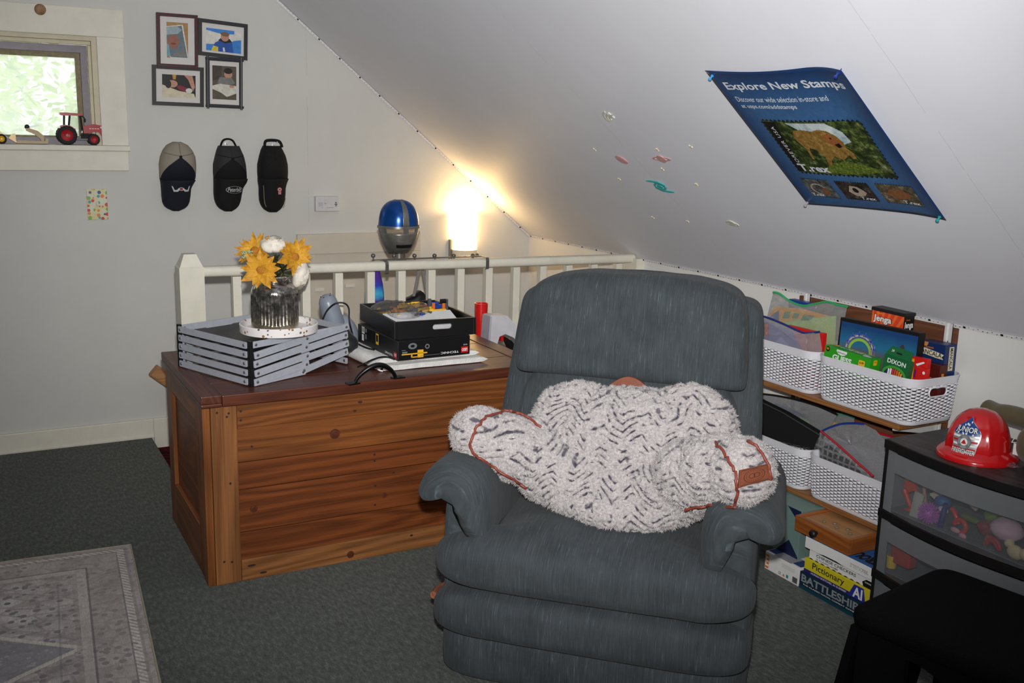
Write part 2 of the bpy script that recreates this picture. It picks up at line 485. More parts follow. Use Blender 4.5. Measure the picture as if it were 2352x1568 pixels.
mb = MB(); MM = Matrix.Translation((q.x, YG-.024, q.z)) @ Matrix.Rotation(rad(90), 4, 'X')
mb.lathe([(.0, .0), (.021, 0), (.023, .006), (.02, .013), (.014, .016), (.006, .014), (0, .013)], 24, MM)
wp(mb, 'wooden_knob', wood('knob_wood', srgb(105, 70, 45), srgb(190, 150, 110), 2), 40)
# the back window (out of view) gets a frame so that it is a real window
w2 = MB()
for a, b in (((BX0, BZ0), (BX0+.06, BZ1)), ((BX1-.06, BZ0), (BX1, BZ1)), ((BX0, BZ0), (BX1, BZ0+.06)), ((BX0, BZ1-.06), (BX1, BZ1))): w2.box((a[0], -1.4, a[1]), (b[0], -1.33, b[1]))
struct(w2, 'window_2', M_trim)

# ---------------- trees outside the window
t = NT('leaf_spring'); oi = t.n('ShaderNodeObjectInfo'); v = t.coord('Object')
t.p(col=t.ramp(t.noise(v, 1.3, 3, .6), [(.3, srgb(176, 206, 160)), (.5, srgb(220, 230, 170)), (.7, srgb(244, 247, 210))]), rough=.7)
M_leaf = t.m
def outdoor_tree(c, r, h, n, label, seed):
    rnd = random.Random(seed)
    th = thing('tree', label, 'tree', (c[0], c[1], -3.0))
    mb = MB(); pts = [(c[0], c[1], -3.0), (c[0]+.1, c[1], -1), (c[0]+.05, c[1]+.1, h-.4), (c[0], c[1], h+r*.5)]
    mb.tube(pts, .12, 8, rs=[.2, .16, .1, .04])
    for k in range(9):
        a = rnd.uniform(0, 6.28); z = h-r*.5+rnd.uniform(-.4, .9)*r; mb.tube([(c[0], c[1], z-.3), (c[0]+.5*r*math.cos(a), c[1]+.5*r*math.sin(a), z), (c[0]+.95*r*math.cos(a), c[1]+.95*r*math.sin(a), z+.2)], .03, 6, rs=[.05, .03, .008])
    mb.obj('trunk', mat('bark', srgb(150, 140, 125), .9, bump=.4), th, 60, world=True)
    lf = MB()
    for k in range(n):
        d = Vector((rnd.gauss(0, 1), rnd.gauss(0, 1), rnd.gauss(0, 1))).normalized()*r*rnd.uniform(.35, 1)**.6
        p = Vector(c)+Vector((0, 0, h))+Vector((d.x, d.y, d.z*.85))
        a = Vector((rnd.uniform(-1, 1), rnd.uniform(-1, 1), rnd.uniform(-.6, .6))).normalized(); b = a.cross(Vector((rnd.uniform(-1, 1), rnd.uniform(-1, 1), 1))).normalized()
        s = rnd.uniform(.05, .1)
        lf.add([p-a*s, p+b*s*.5, p+a*s, p-b*s*.5], [(0, 1, 2, 3)])
    o = lf.obj('foliage', M_leaf, th, None, world=True); o['kind'] = 'stuff'
outdoor_tree((-.9, 9.4, 0), 1.6, 1.7, 5200, 'pale green leafy tree right outside the window', 3)
outdoor_tree((2.4, 11.6, 0), 1.6, 1.4, 4200, 'yellow green tree standing further behind the window', 5)
outdoor_tree((-1.2, 14.2, 0), 2.6, 1.6, 4200, 'tall pale tree at the back beyond the window', 8)
g = MB().box((-14, 5.6, -3.2), (14, 24, -3.0)); struct(g, 'ground', mat('lawn', srgb(170, 190, 120), .95, var=.2, scale=3))

# ---------------- panelled hatch on the gable wall behind the railing
d1 = bpy.data.objects.new('door_1', None); link(d1); d1['kind'] = 'structure'; d1.location = (1.8, YG, -.055); WM[d1.name] = Matrix.Translation((1.8, YG, -.055))
M_hatch = mat('hatch_paint', srgb(205, 197, 182), .5, var=.04, scale=10)
a = pY(680, 538, YG); b = pY(963, 545, YG); i0 = pY(720, 583, YG)
def dp(mb, n, m=M_hatch): return mb.obj(n, m, d1, None, world=True)
dp(MB().box((a.x, YG-.022, i0.z), (b.x, YG, a.z), .003), 'top_board')
dp(MB().box((a.x, YG-.022, -.055), (i0.x, YG, i0.z), .003), 'side_board'); dp(MB().box((b.x-.09, YG-.022, -.055), (b.x, YG, i0.z), .003), 'side_board')
dp(MB().box((i0.x, YG-.008, -.055), (b.x-.09, YG, i0.z), .001), 'panel')
for x, y in ((731, 664), (802, 655)):
    q = pY(x, y, YG); dp(MB().box((q.x-.026, YG-.018, q.z-.009), (q.x+.026, YG-.008, q.z+.009), .003), 'latch_plate', M_trim)

# ================================================================= STAIR RAILING
RY = 3.9
rl = thing('stair_railing', 'white painted stair railing with square newel post and balusters behind the chest', 'railing', (1.7, RY, 0))
def rp(mb, n, m=M_trim, s=None): return mb.obj(n, m, rl, s, world=True)
M_rail = mat('rail_paint', srgb(220, 216, 200), .35, var=.06, scale=14, spec=.5)
pl, pr = pY(415, 700, RY-.045).x, pY(472, 700, RY-.045).x; pt = pY(440, 582, RY).z
mb = MB(); cx = (pl+pr)/2; hw = (pr-pl)/2
ring = lambda k, z: [(cx-k, RY-k, z), (cx+k, RY-k, z), (cx+k, RY+k, z), (cx-k, RY+k, z)]
mb.loft([ring(hw-.003, -.26), ring(hw, -.25), ring(hw, pt-.05), ring(hw-.004, pt-.045), ring(hw*.55, pt-.006), ring(hw*.5, pt)])
rp(mb, 'newel_post', M_rail)
zrf = lambda x: zA.z+(zB_.z-zA.z)*(x-zA.x)/(zB_.x-zA.x)
zA, zB_ = pY(500, 624, RY-.02), pY(1424, 595, RY-.02); zr = zrf(1.75); sec = []
for k in range(20):
    a = 2*math.pi*k/20; sec.append((.027*math.copysign(abs(math.cos(a))**.7, math.cos(a)), .0205*math.copysign(abs(math.sin(a))**.7, math.sin(a))))
mb = MB(); mb.loft([[(x, RY+p[0], zz+p[1]) for p in sec] for x, zz in ((pr-.005, zrf(pr)), (1.7, zrf(1.7)), (XK-.03, zrf(XK-.03)))]); rp(mb, 'handrail', M_rail, 50)
mb = MB().box((XK-.045, RY-.06, -.02), (XK+.001, RY+.06, zrf(XK)+.004), .003); rp(mb, 'wall_post', M_rail)
bal = None
xs = [pY(x, 680, RY).x for x in (542, 600, 698, 777, 850, 921, 990, 1054, 1118, 1182, 1243)]
stp = (xs[-1]-xs[3])/7
xs = [xs[3]+stp*k for k in range(-3, 13)]
for x in xs:
    if x > XK-.08 or x < pr+.03: continue
    if bal is None:
        bal = MB().box((x-.0165, RY-.0165, -.03), (x+.0165, RY+.0165, zr-.012), .003).obj('baluster', M_rail, rl, None, world=True); bx = x
    else:
        c = copyobj(bal, rl); c.location = (x-bx, 0, zrf(x)-zrf(bx))

# wooden handrail of the stairs below, its end showing left of the chest
a = pY(352, 850, 4.83); b = pY(412, 892, 4.83); d = (b-a).normalized()
hr = thing('stair_handrail', 'short end of a bare wooden stair handrail on the wall left of the chest', 'handrail', a)
mb = MB(); nrm = Vector((0, -1, 0)); up = d.cross(nrm).normalized()*-1
mb.loft([[p_+nrm*x+up*y for x, y in rrect(-.025, -.03, .025, .03, .012, 3)] for p_ in (a, a+d*1.1)])
mb.obj('rail', wood('handrail_pine', srgb(150, 100, 60), srgb(200, 150, 100), 0, seed=.4), hr, 40, world=True)
for k in (.3, .95):
    q = a+d*k; mb = MB(); mb.tube([q-up*.028, q-up*.05+Vector((0, .02, 0)), Vector((q.x, YG, q.z-.06))], .007, 8); mb.cyl((q.x, YG-.006, q.z-.06), (q.x, YG, q.z-.06), .03, 16); mb.obj('bracket', mat('brass_old', srgb(120, 95, 60), .4, .8), hr, 40, world=True)

# ================================================================= LED TAPE along the ceiling edges
M_tape = mat('led_tape', srgb(225, 222, 224), .4, var=.03); M_chip = mat('led_chip', srgb(22, 20, 24), .4)
def tape(p, q, nrm, label):
    p, q, nrm = Vector(p), Vector(q), Vector(nrm).normalized(); d = (q-p); L = d.length; d.normalize(); s = nrm.cross(d)
    th = thing('led_light_strip', label, 'light strip', p)
    mb = MB(); n = 60; k0 = .0045
    def wob(i): return mnoise.noise(Vector((i*.35, 1.3, 0)))*.0015
    mb.loft([[p+d*(L*i/n)+s*(sx+wob(i))+nrm*nz for sx, nz in ((-k0, .0), (k0, .0), (k0, .0022), (-k0, .0022))] for i in range(n+1)])
    mb.obj('tape', M_tape, th, None, world=True)
    ch = MB(); x = .02; j = 0; rnd = random.Random(4)
    while x < L-.03:
        big = j % 8 == 0; w_ = .0045 if big else rnd.choice((.0008, .0015, .002)); h_ = .0032 if big else .0009
        c = p+d*x+nrm*.0022+s*(0 if big else rnd.choice((-.0018, .0018)))
        ch.add([c-d*w_-s*h_, c+d*w_-s*h_, c+d*w_+s*h_, c-d*w_+s*h_, c-d*w_-s*h_+nrm*.0012, c+d*w_-s*h_+nrm*.0012, c+d*w_+s*h_+nrm*.0012, c-d*w_+s*h_+nrm*.0012], [(4, 5, 6, 7), (0, 1, 5, 4), (1, 2, 6, 5), (2, 3, 7, 6), (3, 0, 4, 7)])
        x += .0168; j += 1
    o = ch.obj('led_chips', M_chip, th, None, world=True); o['kind'] = 'stuff'
tape((XT+.2, YG-.006, zc(XT+.2)-.009), (XK-.004, YG-.006, ZK-.004), (0, -1, -.25), 'thin white LED tape with black chips along the slope of the gable wall')
tape((XK-.007, YG-.01, ZK-.002), (XK-.007, .9, ZK-.002), (-1, 0, -.35), 'thin white LED tape with black chips along the top of the knee wall')

# ================================================================= WALL SCONCE
a = pY(1040, 487, YG-.02); b = pY(1092, 590, YG-.02)
sc = thing('sconce_lamp', 'lit wall lamp with white shade and brushed metal plate on the gable wall', 'lamp', ((a.x+b.x)/2, YG, b.z))
M_nick = mat('brushed_nickel', srgb(150, 145, 138), .35, .9)
cx = (a.x+b.x)/2; hw = (b.x-a.x)/2
MB().box((cx-hw-.014, YG-.02, b.z-.01), (cx+hw-.01, YG, b.z+.10), .003).obj('wall_plate', M_nick, sc, None, world=True)
t = NT('lit_frosted_shade'); t.p(col=(1, .93, .8), rough=.5, emit=srgb(255, 205, 130), es=6.0); v = t.coord('Object')
zz = t.sep(v)[2]; t.set(t.b.inputs['Emission Strength'], t.math('MULTIPLY_ADD', t.noise(v, 8, 1), .5, 5.0))
M_shade = t.m
mb = MB(); arc = [(cx+hw*math.cos(q), YG-.016-.075*math.sin(q)) for q in [math.pi*i/18 for i in range(19)]]
arci = [(cx+(hw-.004)*math.cos(q), YG-.016-.071*math.sin(q)) for q in [math.pi*i/18 for i in range(19)]]
z0_, z1_ = b.z+.045, a.z
rings = [[(x, y, z0_) for x, y in arc], [(x, y, z1_) for x, y in arc], [(x, y, z1_) for x, y in arci], [(x, y, z0_) for x, y in arci], [(x, y, z0_) for x, y in arc]]
mb.loft(rings, cap=False, closed=False); mb.obj('shade', M_shade, sc, 50, world=True)
mb = MB(); mb.loft([[(x, y, z) for x, y in arc] for z in (b.z-.012, z0_)]); mb.obj('lower_band', mat('sconce_white', srgb(240, 225, 195), .4), sc, 50, world=True)
MB().cyl((b.x-.02, YG-.085, b.z+.02), (b.x-.02, YG-.045, b.z+.02), .008, 16).obj('knob', M_nick, sc, 40, world=True)
bl = bpy.data.lights.new('sconce_bulb', 'POINT'); bl.energy = 3.6; bl.color = (1.0, .66, .28); bl.shadow_soft_size = .02
bo = bpy.data.objects.new('sconce_bulb', bl); link(bo); bo.location = (cx, YG-.060, z1_+.006)

# ================================================================= CEILING STICKERS
S_U = Vector((1, 0, -SL)).normalized()       # down the slope
S_V = Vector((0, 1, 0))                      # along the room
def cplace(x, y): return pC(x, y, .0005)
def sticker(name, parts, px, label, cat, m, rot=0.0, group=None, sc_=1.0):
    if name != 'star_sticker': sc_ *= 1.35
    p = cplace(*px); ca, sa = math.cos(rot), math.sin(rot)
    E1 = (S_V*-1)*ca + S_U*sa; E2 = (S_V*-1)*(-sa)+S_U*ca; E2 = -E2
    mb = MB()
    for poly, th in parts:
        mb.prism([(x*sc_, y*sc_) for x, y in poly], p, E1, E2, th, n=-CN)
    return solo(mb, name, m, label, cat, group, base=p)
def ringpoly(cx, cy, rx, ry, k, a0=0, a1=2*math.pi, n=28):
    o = [(cx+rx*math.cos(a0+(a1-a0)*i/n), cy+ry*math.sin(a0+(a1-a0)*i/n)) for i in range(n+1)]
    i_ = [(cx+rx*k*math.cos(a1-(a1-a0)*i/n), cy+ry*k*math.sin(a1-(a1-a0)*i/n)) for i in range(n+1)]
    return o+i_
M_pink = mat('sticker_pink', srgb(205, 160, 158), .5); M_pale = mat('sticker_pale', srgb(205, 205, 192), .5); M_teal = mat('sticker_teal', srgb(64, 178, 178), .4)
sat = [(oval(0, 0, .017, .014), .004), (ringpoly(0, 0, .04, .0075, .72), .003)]
sticker('planet_sticker', sat, (1520, 364), 'pink ringed planet sticker with a wide flat ring on the ceiling', 'sticker', M_pink, rad(0), 'glow stickers on the ceiling')
sticker('planet_sticker', [(oval(0, 0, .02, .012), .004), (ringpoly(0, 0, .0225, .016, .74), .003)], (1428, 366), 'small pink planet sticker with short looped ring on the ceiling', 'sticker', M_pink, rad(25), 'glow stickers on the ceiling')
sticker('planet_sticker', [(oval(0, .002, .014, .010), .004), (ringpoly(0, -.002, .024, .010, .72), .003)], (1682, 512), 'off white ringed planet sticker on the ceiling below the poster', 'sticker', M_pale, rad(10), 'glow stickers on the ceiling')
gal = [(oval(0, 0, .012, .007), .005), (ringpoly(0, 0, .026, .015, .7), .004),
       ([(-.045, .022), (-.02, .024), (.01, .021), (.03, .008), (.026, .004), (.006, .015), (-.02, .018), (-.045, .019)], .004),
       ([(.045, -.022), (.02, -.024), (-.01, -.021), (-.03, -.008), (-.026, -.004), (-.006, -.015), (.02, -.018), (.045, -.019)], .004)]
sticker('galaxy_sticker', gal, (1517, 427), 'teal spiral galaxy sticker on the ceiling', 'sticker', M_teal, 0, 'glow stickers on the ceiling')
cmt = [(ringpoly(0, 0, .028, .026, .80, rad(95), rad(215)), .004), (ringpoly(.004, -.003, .024, .02, .74, rad(90), rad(205)), .004), (ringpoly(.008, -.005, .018, .014, .66, rad(80), rad(195)), .004), (star(.012, .010, .012), .005)]
sticker('comet_sticker', cmt, (1404, 270), 'off white shooting star sticker with three tails on the ceiling', 'sticker', M_pale, 0, 'glow stickers on the ceiling')
M_star = mat('sticker_star', srgb(214, 206, 170), .5)
for i, (q, wh_) in enumerate((((1366, 343), 'nearest the shooting star sticker'), ((1423, 411), 'just under the small looped pink planet'), ((1510, 343), 'right above the wide ringed pink planet'), ((1587, 336), 'nearest the left edge of the poster'), ((1600, 423), 'level with the teal galaxy on its poster side'), ((1500, 499), 'low on the slope under the teal galaxy'), ((1580, 508), 'between the teal galaxy and the off white planet'), ((1522, 388), 'between the ringed pink planet and the teal galaxy'))):
    sticker('star_sticker', [(star(0, 0, .0085), .003)], q, 'tiny cream star sticker '+wh_, 'sticker', M_star, i*.7, 'tiny star stickers on the ceiling')

# ================================================================= RUG
a = pZ(300, 1250, .006); b = pZ(0, 1291, .006); c = pZ(393, 1562, .006)
ex = (a-b); ex.z = 0; ex.normalize(); ey = Vector((-ex.y, ex.x, 0))
rug = thing('area_rug', 'faded grey and taupe oriental rug lying on the carpet', 'rug', (a.x, a.y, 0), math.atan2(ex.y, ex.x))
t = NT('faded_rug'); v = t.coord('Object'); s_ = t.sep(v)
RX, RYL = 1.5, 2.2      # local x from -1.5..0, y from -2.2..0
u_ = t.math('MULTIPLY', s_[0], -1); w_ = t.math('MULTIPLY', s_[1], -1)
edge = t.math('MINIMUM', u_, w_)
def band(x, lo, hi): return t.math('MULTIPLY', t.math('GREATER_THAN', x, lo), t.math('LESS_THAN', x, hi))
fade = t.noise(v, 7, 5, .7); fine = t.noise(t.coord('Object', (1, .25, 1)), 240, 3, .7)
base = t.ramp(fade, [(.3, srgb(118, 112, 110)), (.5, srgb(162, 156, 154)), (.7, srgb(190, 186, 184))])
# stepped lattice of small motifs
cell = t.vor(t.coord('Object', (1, 1, 1)), 30, 'F1', 'Distance', 1.0)
mot = t.math('LESS_THAN', cell, .30)
base = t.mix(t.math('MULTIPLY', mot, t.math('MULTIPLY', fade, 1.5)), base, srgb(92, 88, 94))
cell2 = t.vor(t.coord('Object', (1, 1.6, 1), loc=(3, 1, 0)), 11, 'DISTANCE_TO_EDGE', 'Distance', .7)
base = t.mix(t.math('MULTIPLY', t.math('LESS_THAN', cell2, .05), .45), base, srgb(120, 100, 98))
# central diamonds
def diamond(cu_, cv_, ru, rv):
    return t.math('ADD', t.math('DIVIDE', t.math('ABSOLUTE', t.math('SUBTRACT', u_, cu_)), ru), t.math('DIVIDE', t.math('ABSOLUTE', t.math('SUBTRACT', w_, cv_)), rv))
inner_all = None
for cv_ in (.72, 1.5):
    dm = diamond(.52, cv_, .33, .22)
    base = t.mix(t.math('MULTIPLY', band(dm, 0, 1.0), .75), base, srgb(120, 118, 126))
    base = t.mix(t.math('MULTIPLY', band(dm, .96, 1.06), .75), base, srgb(196, 190, 178))
    sm = t.math('MULTIPLY', band(dm, 0, .9), t.math('LESS_THAN', t.vor(v, 34, out='Distance'), .22))
    base = t.mix(t.math('MULTIPLY', sm, .5), base, srgb(172, 166, 164))
    base = t.mix(t.math('MULTIPLY', band(dm, 1.18, 1.32), .3), base, srgb(86, 82, 88))
# borders
base = t.mix(t.math('MULTIPLY', band(edge, .0, .20), .45), base, srgb(136, 126, 122))
zig = t.math('PINGPONG', t.math('ADD', u_, w_), .011); zg = t.math('GREATER_THAN', zig, .0055)
base = t.mix(t.math('MULTIPLY', t.math('MULTIPLY', band(edge, .028, .05), zg), .55), base, srgb(206, 202, 196))
for lo, hi, k, cc in ((.050, .055, .6, srgb(84, 80, 84)), (.018, .026, .4, srgb(100, 92, 92)), (.150, .156, .7, srgb(76, 72, 78)), (.157, .185, .35, srgb(196, 190, 186)), (.24, .246, .35, srgb(86, 82, 86))):
    base = t.mix(t.math('MULTIPLY', band(edge, lo, hi), k), base, cc)
base = t.mix(t.math('MULTIPLY', t.math('SUBTRACT', fine, .42, clamp=True), 1.6), base, srgb(104, 100, 100))
hs = t.n('ShaderNodeHueSaturation'); hs.inputs['Value'].default_value = 1.5; t.t.links.new(base, hs.inputs['Color'])
t.p(col=hs.outputs[0], rough=.8, spec=.3, sheen=.2); t.bump(fine, .6, .003)
mb = MB(); mb.box((-RX, -RYL, .0), (0, 0, .006), .002)
mb.obj('pile', t.m, rug)
mb = MB(); mb.tube([(0, -RYL, .004), (0, -1.1, .004), (0, 0, .004), (-.7, .0, .004), (-RX, 0, .004)], .0045, 6); mb.obj('bound_edge', mat('rug_edge', srgb(160, 155, 135), .9), rug, 60)
# ================================================================= BLANKET CHEST
CX0, CX1, CY0, CY1, CH = .626, 1.845, 3.17, 3.83, .617
ch = thing('blanket_chest', 'large reddish pine blanket chest with plank front and overhanging lid', 'chest', ((CX0+CX1)/2, (CY0+CY1)/2, 0))
def cp(mb, n, m, s=None, label=None): return mb.obj(n, m, ch, s, world=True, label=label)
def wr(k, axis=0, tone=0, knots=0):
    D = [srgb(66, 32, 14), srgb(78, 42, 18), srgb(92, 56, 30)][tone]; L = [srgb(150, 82, 40), srgb(160, 96, 48), srgb(172, 114, 66)][tone]
    return wood('pine_%d' % k, D, L, axis, 4.0, .42, knots, seed=k*.73)
def zz(y, x=560): return pY(x, y, CY0).z
zrail, zp1, zp2, zp3, zp4 = zz(984), zz(1065), zz(1128), zz(1226), zz(1286)
SX = .731
cp(MB().box((CX0+.022, CY0, .0), (SX, CY0+.03, CH), .003), 'stile', wr(1, 2, 2, 1.3))
cp(MB().box((CX0-.004, CY0+.004, .0), (CX0+.021, CY0+.06, CH), .003), 'corner_strip', wr(2, 2, 1))
cp(MB().box((CX1-.105, CY0, .0), (CX1, CY0+.03, CH), .003), 'stile', wr(3, 2, 2))
cp(MB().box((SX+.001, CY0+.002, zrail), (CX1-.106, CY0+.03, CH-.004), .002), 'top_rail', wr(4, 0, 1, 1.2))
def plank(z0, z1, k, tone, kn): cp(MB().box((SX-.01, CY0+.016, z0+.0012), (CX1-.09, CY0+.034, z1-.0012), .0015), 'plank', wr(k, 0, tone, kn))
plank(zp1, zrail+.01, 5, 1, .8); plank(zp2, zp1, 6, 0, 0); plank(zp3, zp2, 7, 0, 1.6); plank(zp4-.012, zp3, 8, 0, 1.0)
cp(MB().box((SX+.001, CY0+.001, .0), (CX1-.106, CY0+.03, zp4), .002), 'bottom_rail', wr(9, 0, 2, 1.0))
# plugged nail holes
nh = mat('nail_plug', srgb(48, 34, 26), .6)
def nail(x, y, Yp, r=.004):
    q = pY(x, y, Yp); M_ = Matrix.Translation((q.x, Yp-.0006, q.z)) @ Matrix.Rotation(rad(90), 4, 'X')
    MB().lathe([(0, 0), (r, 0), (r, .0006), (0, .0006)], 10, M_).obj('nail', nh, ch, None, world=True)
for x, y in ((498, 948), (521, 957), (525, 949), (529, 1110), (515, 1290), (533, 1290), (553, 944), (553, 965)): nail(x, y, CY0)
for x, y in ((860, 1043), (860, 1058), (904, 1085), (862, 1115), (861, 1159), (578, 1025)): nail(x, y, CY0+.016)
for x, y, rx in ((578, 1298, .014), (605, 1314, .012), (827, 923, .008), (815, 943, .006), (945, 1229, .006)):
    q = pY(x, y, CY0); M_ = Matrix.Translation((q.x, CY0-.0005, q.z)) @ Matrix.Diagonal((rx/.004, 1, 1, 1)) @ Matrix.Rotation(rad(90), 4, 'X')
    MB().lathe([(0, 0), (.004, 0), (.004, .0005), (0, .0005)], 14, M_).obj('knot', nh, ch, None, world=True)
for x, y, r in ((769, 996, .018), (805, 1273, .013), (583, 1168, .013), (883, 1137, .010)):
    pl_ = CY0+.016 if y < 1200 else CY0+.001
    q = pY(x, y, pl_); M_ = Matrix.Translation((q.x, pl_-.0007, q.z)) @ Matrix.Rotation(rad(90), 4, 'X')
    MB().lathe([(0, 0.0007), (r*.55, .0007), (r*.6, .0004), (r, .0004), (r, 0)], 18, M_).obj('knot', mat('knot_brown', srgb(84, 40, 18), .5, var=.35, scale=90), ch, None, world=True)
# left side: frame and recessed panel
cp(MB().box((CX0, CY0+.06, .0), (CX0+.022, CY0+.13, CH), .002), 'side_stile', wr(10, 2, 1))
cp(MB().box((CX0, CY1-.09, .0), (CX0+.022, CY1, CH), .002), 'side_stile', wr(11, 2, 1))
cp(MB().box((CX0, CY0+.13, CH-.085), (CX0+.022, CY1-.09, CH), .002), 'side_rail', wr(12, 1, 1))
cp(MB().box((CX0, CY0+.13, .0), (CX0+.022, CY1-.09, .17), .002), 'side_rail', wr(13, 1, 1))
cp(MB().box((CX0+.014, CY0+.12, .16), (CX0+.024, CY1-.08, CH-.075)), 'side_panel', wr(14, 1, 0))
cp(MB().box((CX1-.022, CY0+.03, .0), (CX1, CY1, CH), .002), 'side_panel', wr(15, 1, 0))
cp(MB().box((CX0+.02, CY1-.02, .0), (CX1-.02, CY1, CH), .002), 'back_panel', wr(16, 0, 0))
cp(MB().box((CX0+.02, CY0+.03, .02), (CX1-.02, CY1-.02, .04)), 'bottom_board', wr(16, 0, 0))
# lid
LD = lambda k, axis: wood('lid_%d' % k, srgb(58, 26, 15), srgb(116, 60, 38), axis, 6, .38, 0, seed=k*.51, spec=.5)
LX0, LX1, LY0, LY1, LZ0, LZ1 = .614, 1.858, 3.138, 3.845, .6175, .655
lid = cp(MB().box((LX0+.066, LY0+.0, LZ0), (LX1-.066, LY0+.17, LZ1-.001), .003), 'lid', LD(1, 0))
def lp(mb, n, m): 
    o = mb.obj(n, m, ch, None, world=True); o.parent = lid; return o
lp(MB().box((LX0+.066, LY0+.171, LZ0), (LX1-.066, LY0+.42, LZ1-.001), .003), 'lid_board', LD(2, 0))
lp(MB().box((LX0+.066, LY0+.421, LZ0), (LX1-.066, LY1-.02, LZ1-.001), .003), 'lid_board', LD(3, 0))
lp(MB().box((LX0, LY0, LZ0+.012), (LX0+.065, LY1, LZ1+.001), .003), 'lid_end', LD(4, 1))
lp(MB().box((LX0, LY0, LZ0), (LX0+.065, LY1, LZ0+.0115), .003), 'lid_end', LD(5, 0))
lp(MB().box((LX1-.065, LY0, LZ0), (LX1, LY1, LZ1+.001), .003), 'lid_end', LD(6, 1))
# black bow handle on the lid
M_iron = mat('black_iron', srgb(14, 14, 15), .35, .3, spec=.6)
a = pZ(816, 880, LZ1); b = pZ(908, 868, LZ1); dd = (b-a); mid = (a+b)/2
hd = MB(); n = 24
pts = [];  rs = []
for i in range(n+1):
    s_ = i/n; pts.append(a+dd*s_+Vector((0, -.018*math.sin(math.pi*s_), .006+.052*math.sin(math.pi*s_)**.75))); rs.append(.0065+.0025*math.sin(math.pi*s_))
hd.tube(pts, .007, 12, rs=rs)
ho = hd.obj('handle', M_iron, ch, 60, world=True, label='black iron bow handle'); ho.parent = lid
for q, sg in ((a, -1), (b, 1)):
    d_ = dd.normalized()*sg; s2 = Vector((-d_.y, d_.x, 0))
    mb = MB(); mb.prism([(-.012, -.014), (.03, -.017), (.03, .017), (-.012, .014)], q, d_, s2, .004, n=(0, 0, 1))
    for k in (.006, .02): mb.lathe([(0, .0065), (.003, .006), (.004, .004)], 8, Matrix.Translation(q+d_*k+s2*(.006 if k < .01 else -.006)))
    mb.obj('handle_plate', M_iron, ch, None, world=True).parent = lid

# ================================================================= FOLDED ALUMINIUM RACK (collapsed storage crate)
def zl(x, y, z=LZ1): return pZ(x, y, z)
M_al = mat('aluminium_slat', srgb(178, 182, 192), .4, .15, var=.06, scale=60, spec=.5); M_blk = mat('black_plastic', srgb(16, 16, 18), .45, spec=.5)
fl_ = zl(577, 886, LZ1+.002); bl_ = zl(495, 828, LZ1+.002); fr_ = zl(800, 838, LZ1+.002)
ex = (fr_-fl_); ex.z = 0; RW = ex.length; ex.normalize(); ey = (bl_-fl_); ey.z = 0; 
ey = Vector((-ex.y, ex.x, 0)); RD = .40
top = pY(577, 783, fl_.y).z; RH = top-LZ1
rk = thing('folded_rack', 'collapsed aluminium slat rack with black corner bars lying on the chest lid', 'rack', M=Matrix(((ex.x, ey.x, 0, fl_.x), (ex.y, ey.y, 0, fl_.y), (0, 0, 1, LZ1), (0, 0, 0, 1))))
def kp(mb, n, m, s=None): return mb.obj(n, m, rk, s)
NL = 5; pitch = RH/NL
# black corner uprights
for x, y in ((0, 0), (0, RD), (RW, RD)):
    kp(MB().box((x-.006, y-.008, 0), (x+.006, y+.008, RH), .002), 'corner_bar', M_blk)
rv = mat('rivet_steel', srgb(190, 190, 195), .25, .9)
def slat(p, q, h, nrm, name='slat', th=.004):
    p, q, nrm = Vector(p), Vector(q), Vector(nrm); d = (q-p).normalized(); up_ = nrm.cross(d); 
    if up_.z < 0: up_ = -up_
    mb = MB(); L = (q-p).length
    mb.prism(rrect(-.004, -h/2, L+.004, h/2, .003, 2), p, d, up_, th, n=nrm)
    o = kp(mb, name, M_al)
    for e_ in (.008, L-.008):
        c = p+d*e_+nrm*th
        M_ = Matrix.Translation(c) @ nrm.to_track_quat('Z', 'Y').to_matrix().to_4x4()
        MB().lathe([(.0055, 0), (.005, .0022), (.0025, .0034), (0, .0036)], 12, M_).obj('rivet', rv, o, 50)
    return o
# left side: flat bars, five levels
for k in range(NL):
    z = pitch*(k+.5); slat((-.006, .012, z), (-.006, RD-.012, z), pitch*.72, (-1, 0, 0))
# front: scissor slats rising to the right
hs = pitch*.78
fx = RW*.52
for k in range(4):
    zl_ = pitch*(k+.42)
    slat((.01, -.006-.0045*(k % 2), zl_), (fx+.012, -.006-.0045*(k % 2), zl_+pitch*.9), hs, (0, -1, 0))
for k in range(4):
    zl_ = pitch*(k+.55)
    slat((fx-.012, -.002-.0045*(k % 2), zl_+(0 if k == 0 else pitch*.45)), (RW-.01, -.002-.0045*(k % 2), zl_+pitch*1.25), hs, (0, -1, 0))
slat((.01, -.002, RH-pitch*.45), (RW-.01, -.002, RH-pitch*.30), hs*.9, (0, -1, 0), 'slat')
slat((.01, -.001, pitch*.35), (fx, -.001, pitch*.45), hs*.9, (0, -1, 0), 'slat')
# back and right inner slats
for k in range(NL):
    z = pitch*(k+.5); slat((.012, RD+.004, z), (RW-.012, RD+.004, z), pitch*.72, (0, -1, 0)); slat((RW+.004, .012, z), (RW+.004, RD-.012, z), pitch*.72, (-1, 0, 0))
kp(MB().box((.004, .004, RH-.035), (RW-.004, RD-.004, RH-.028)), 'shelf_mesh', M_blk)
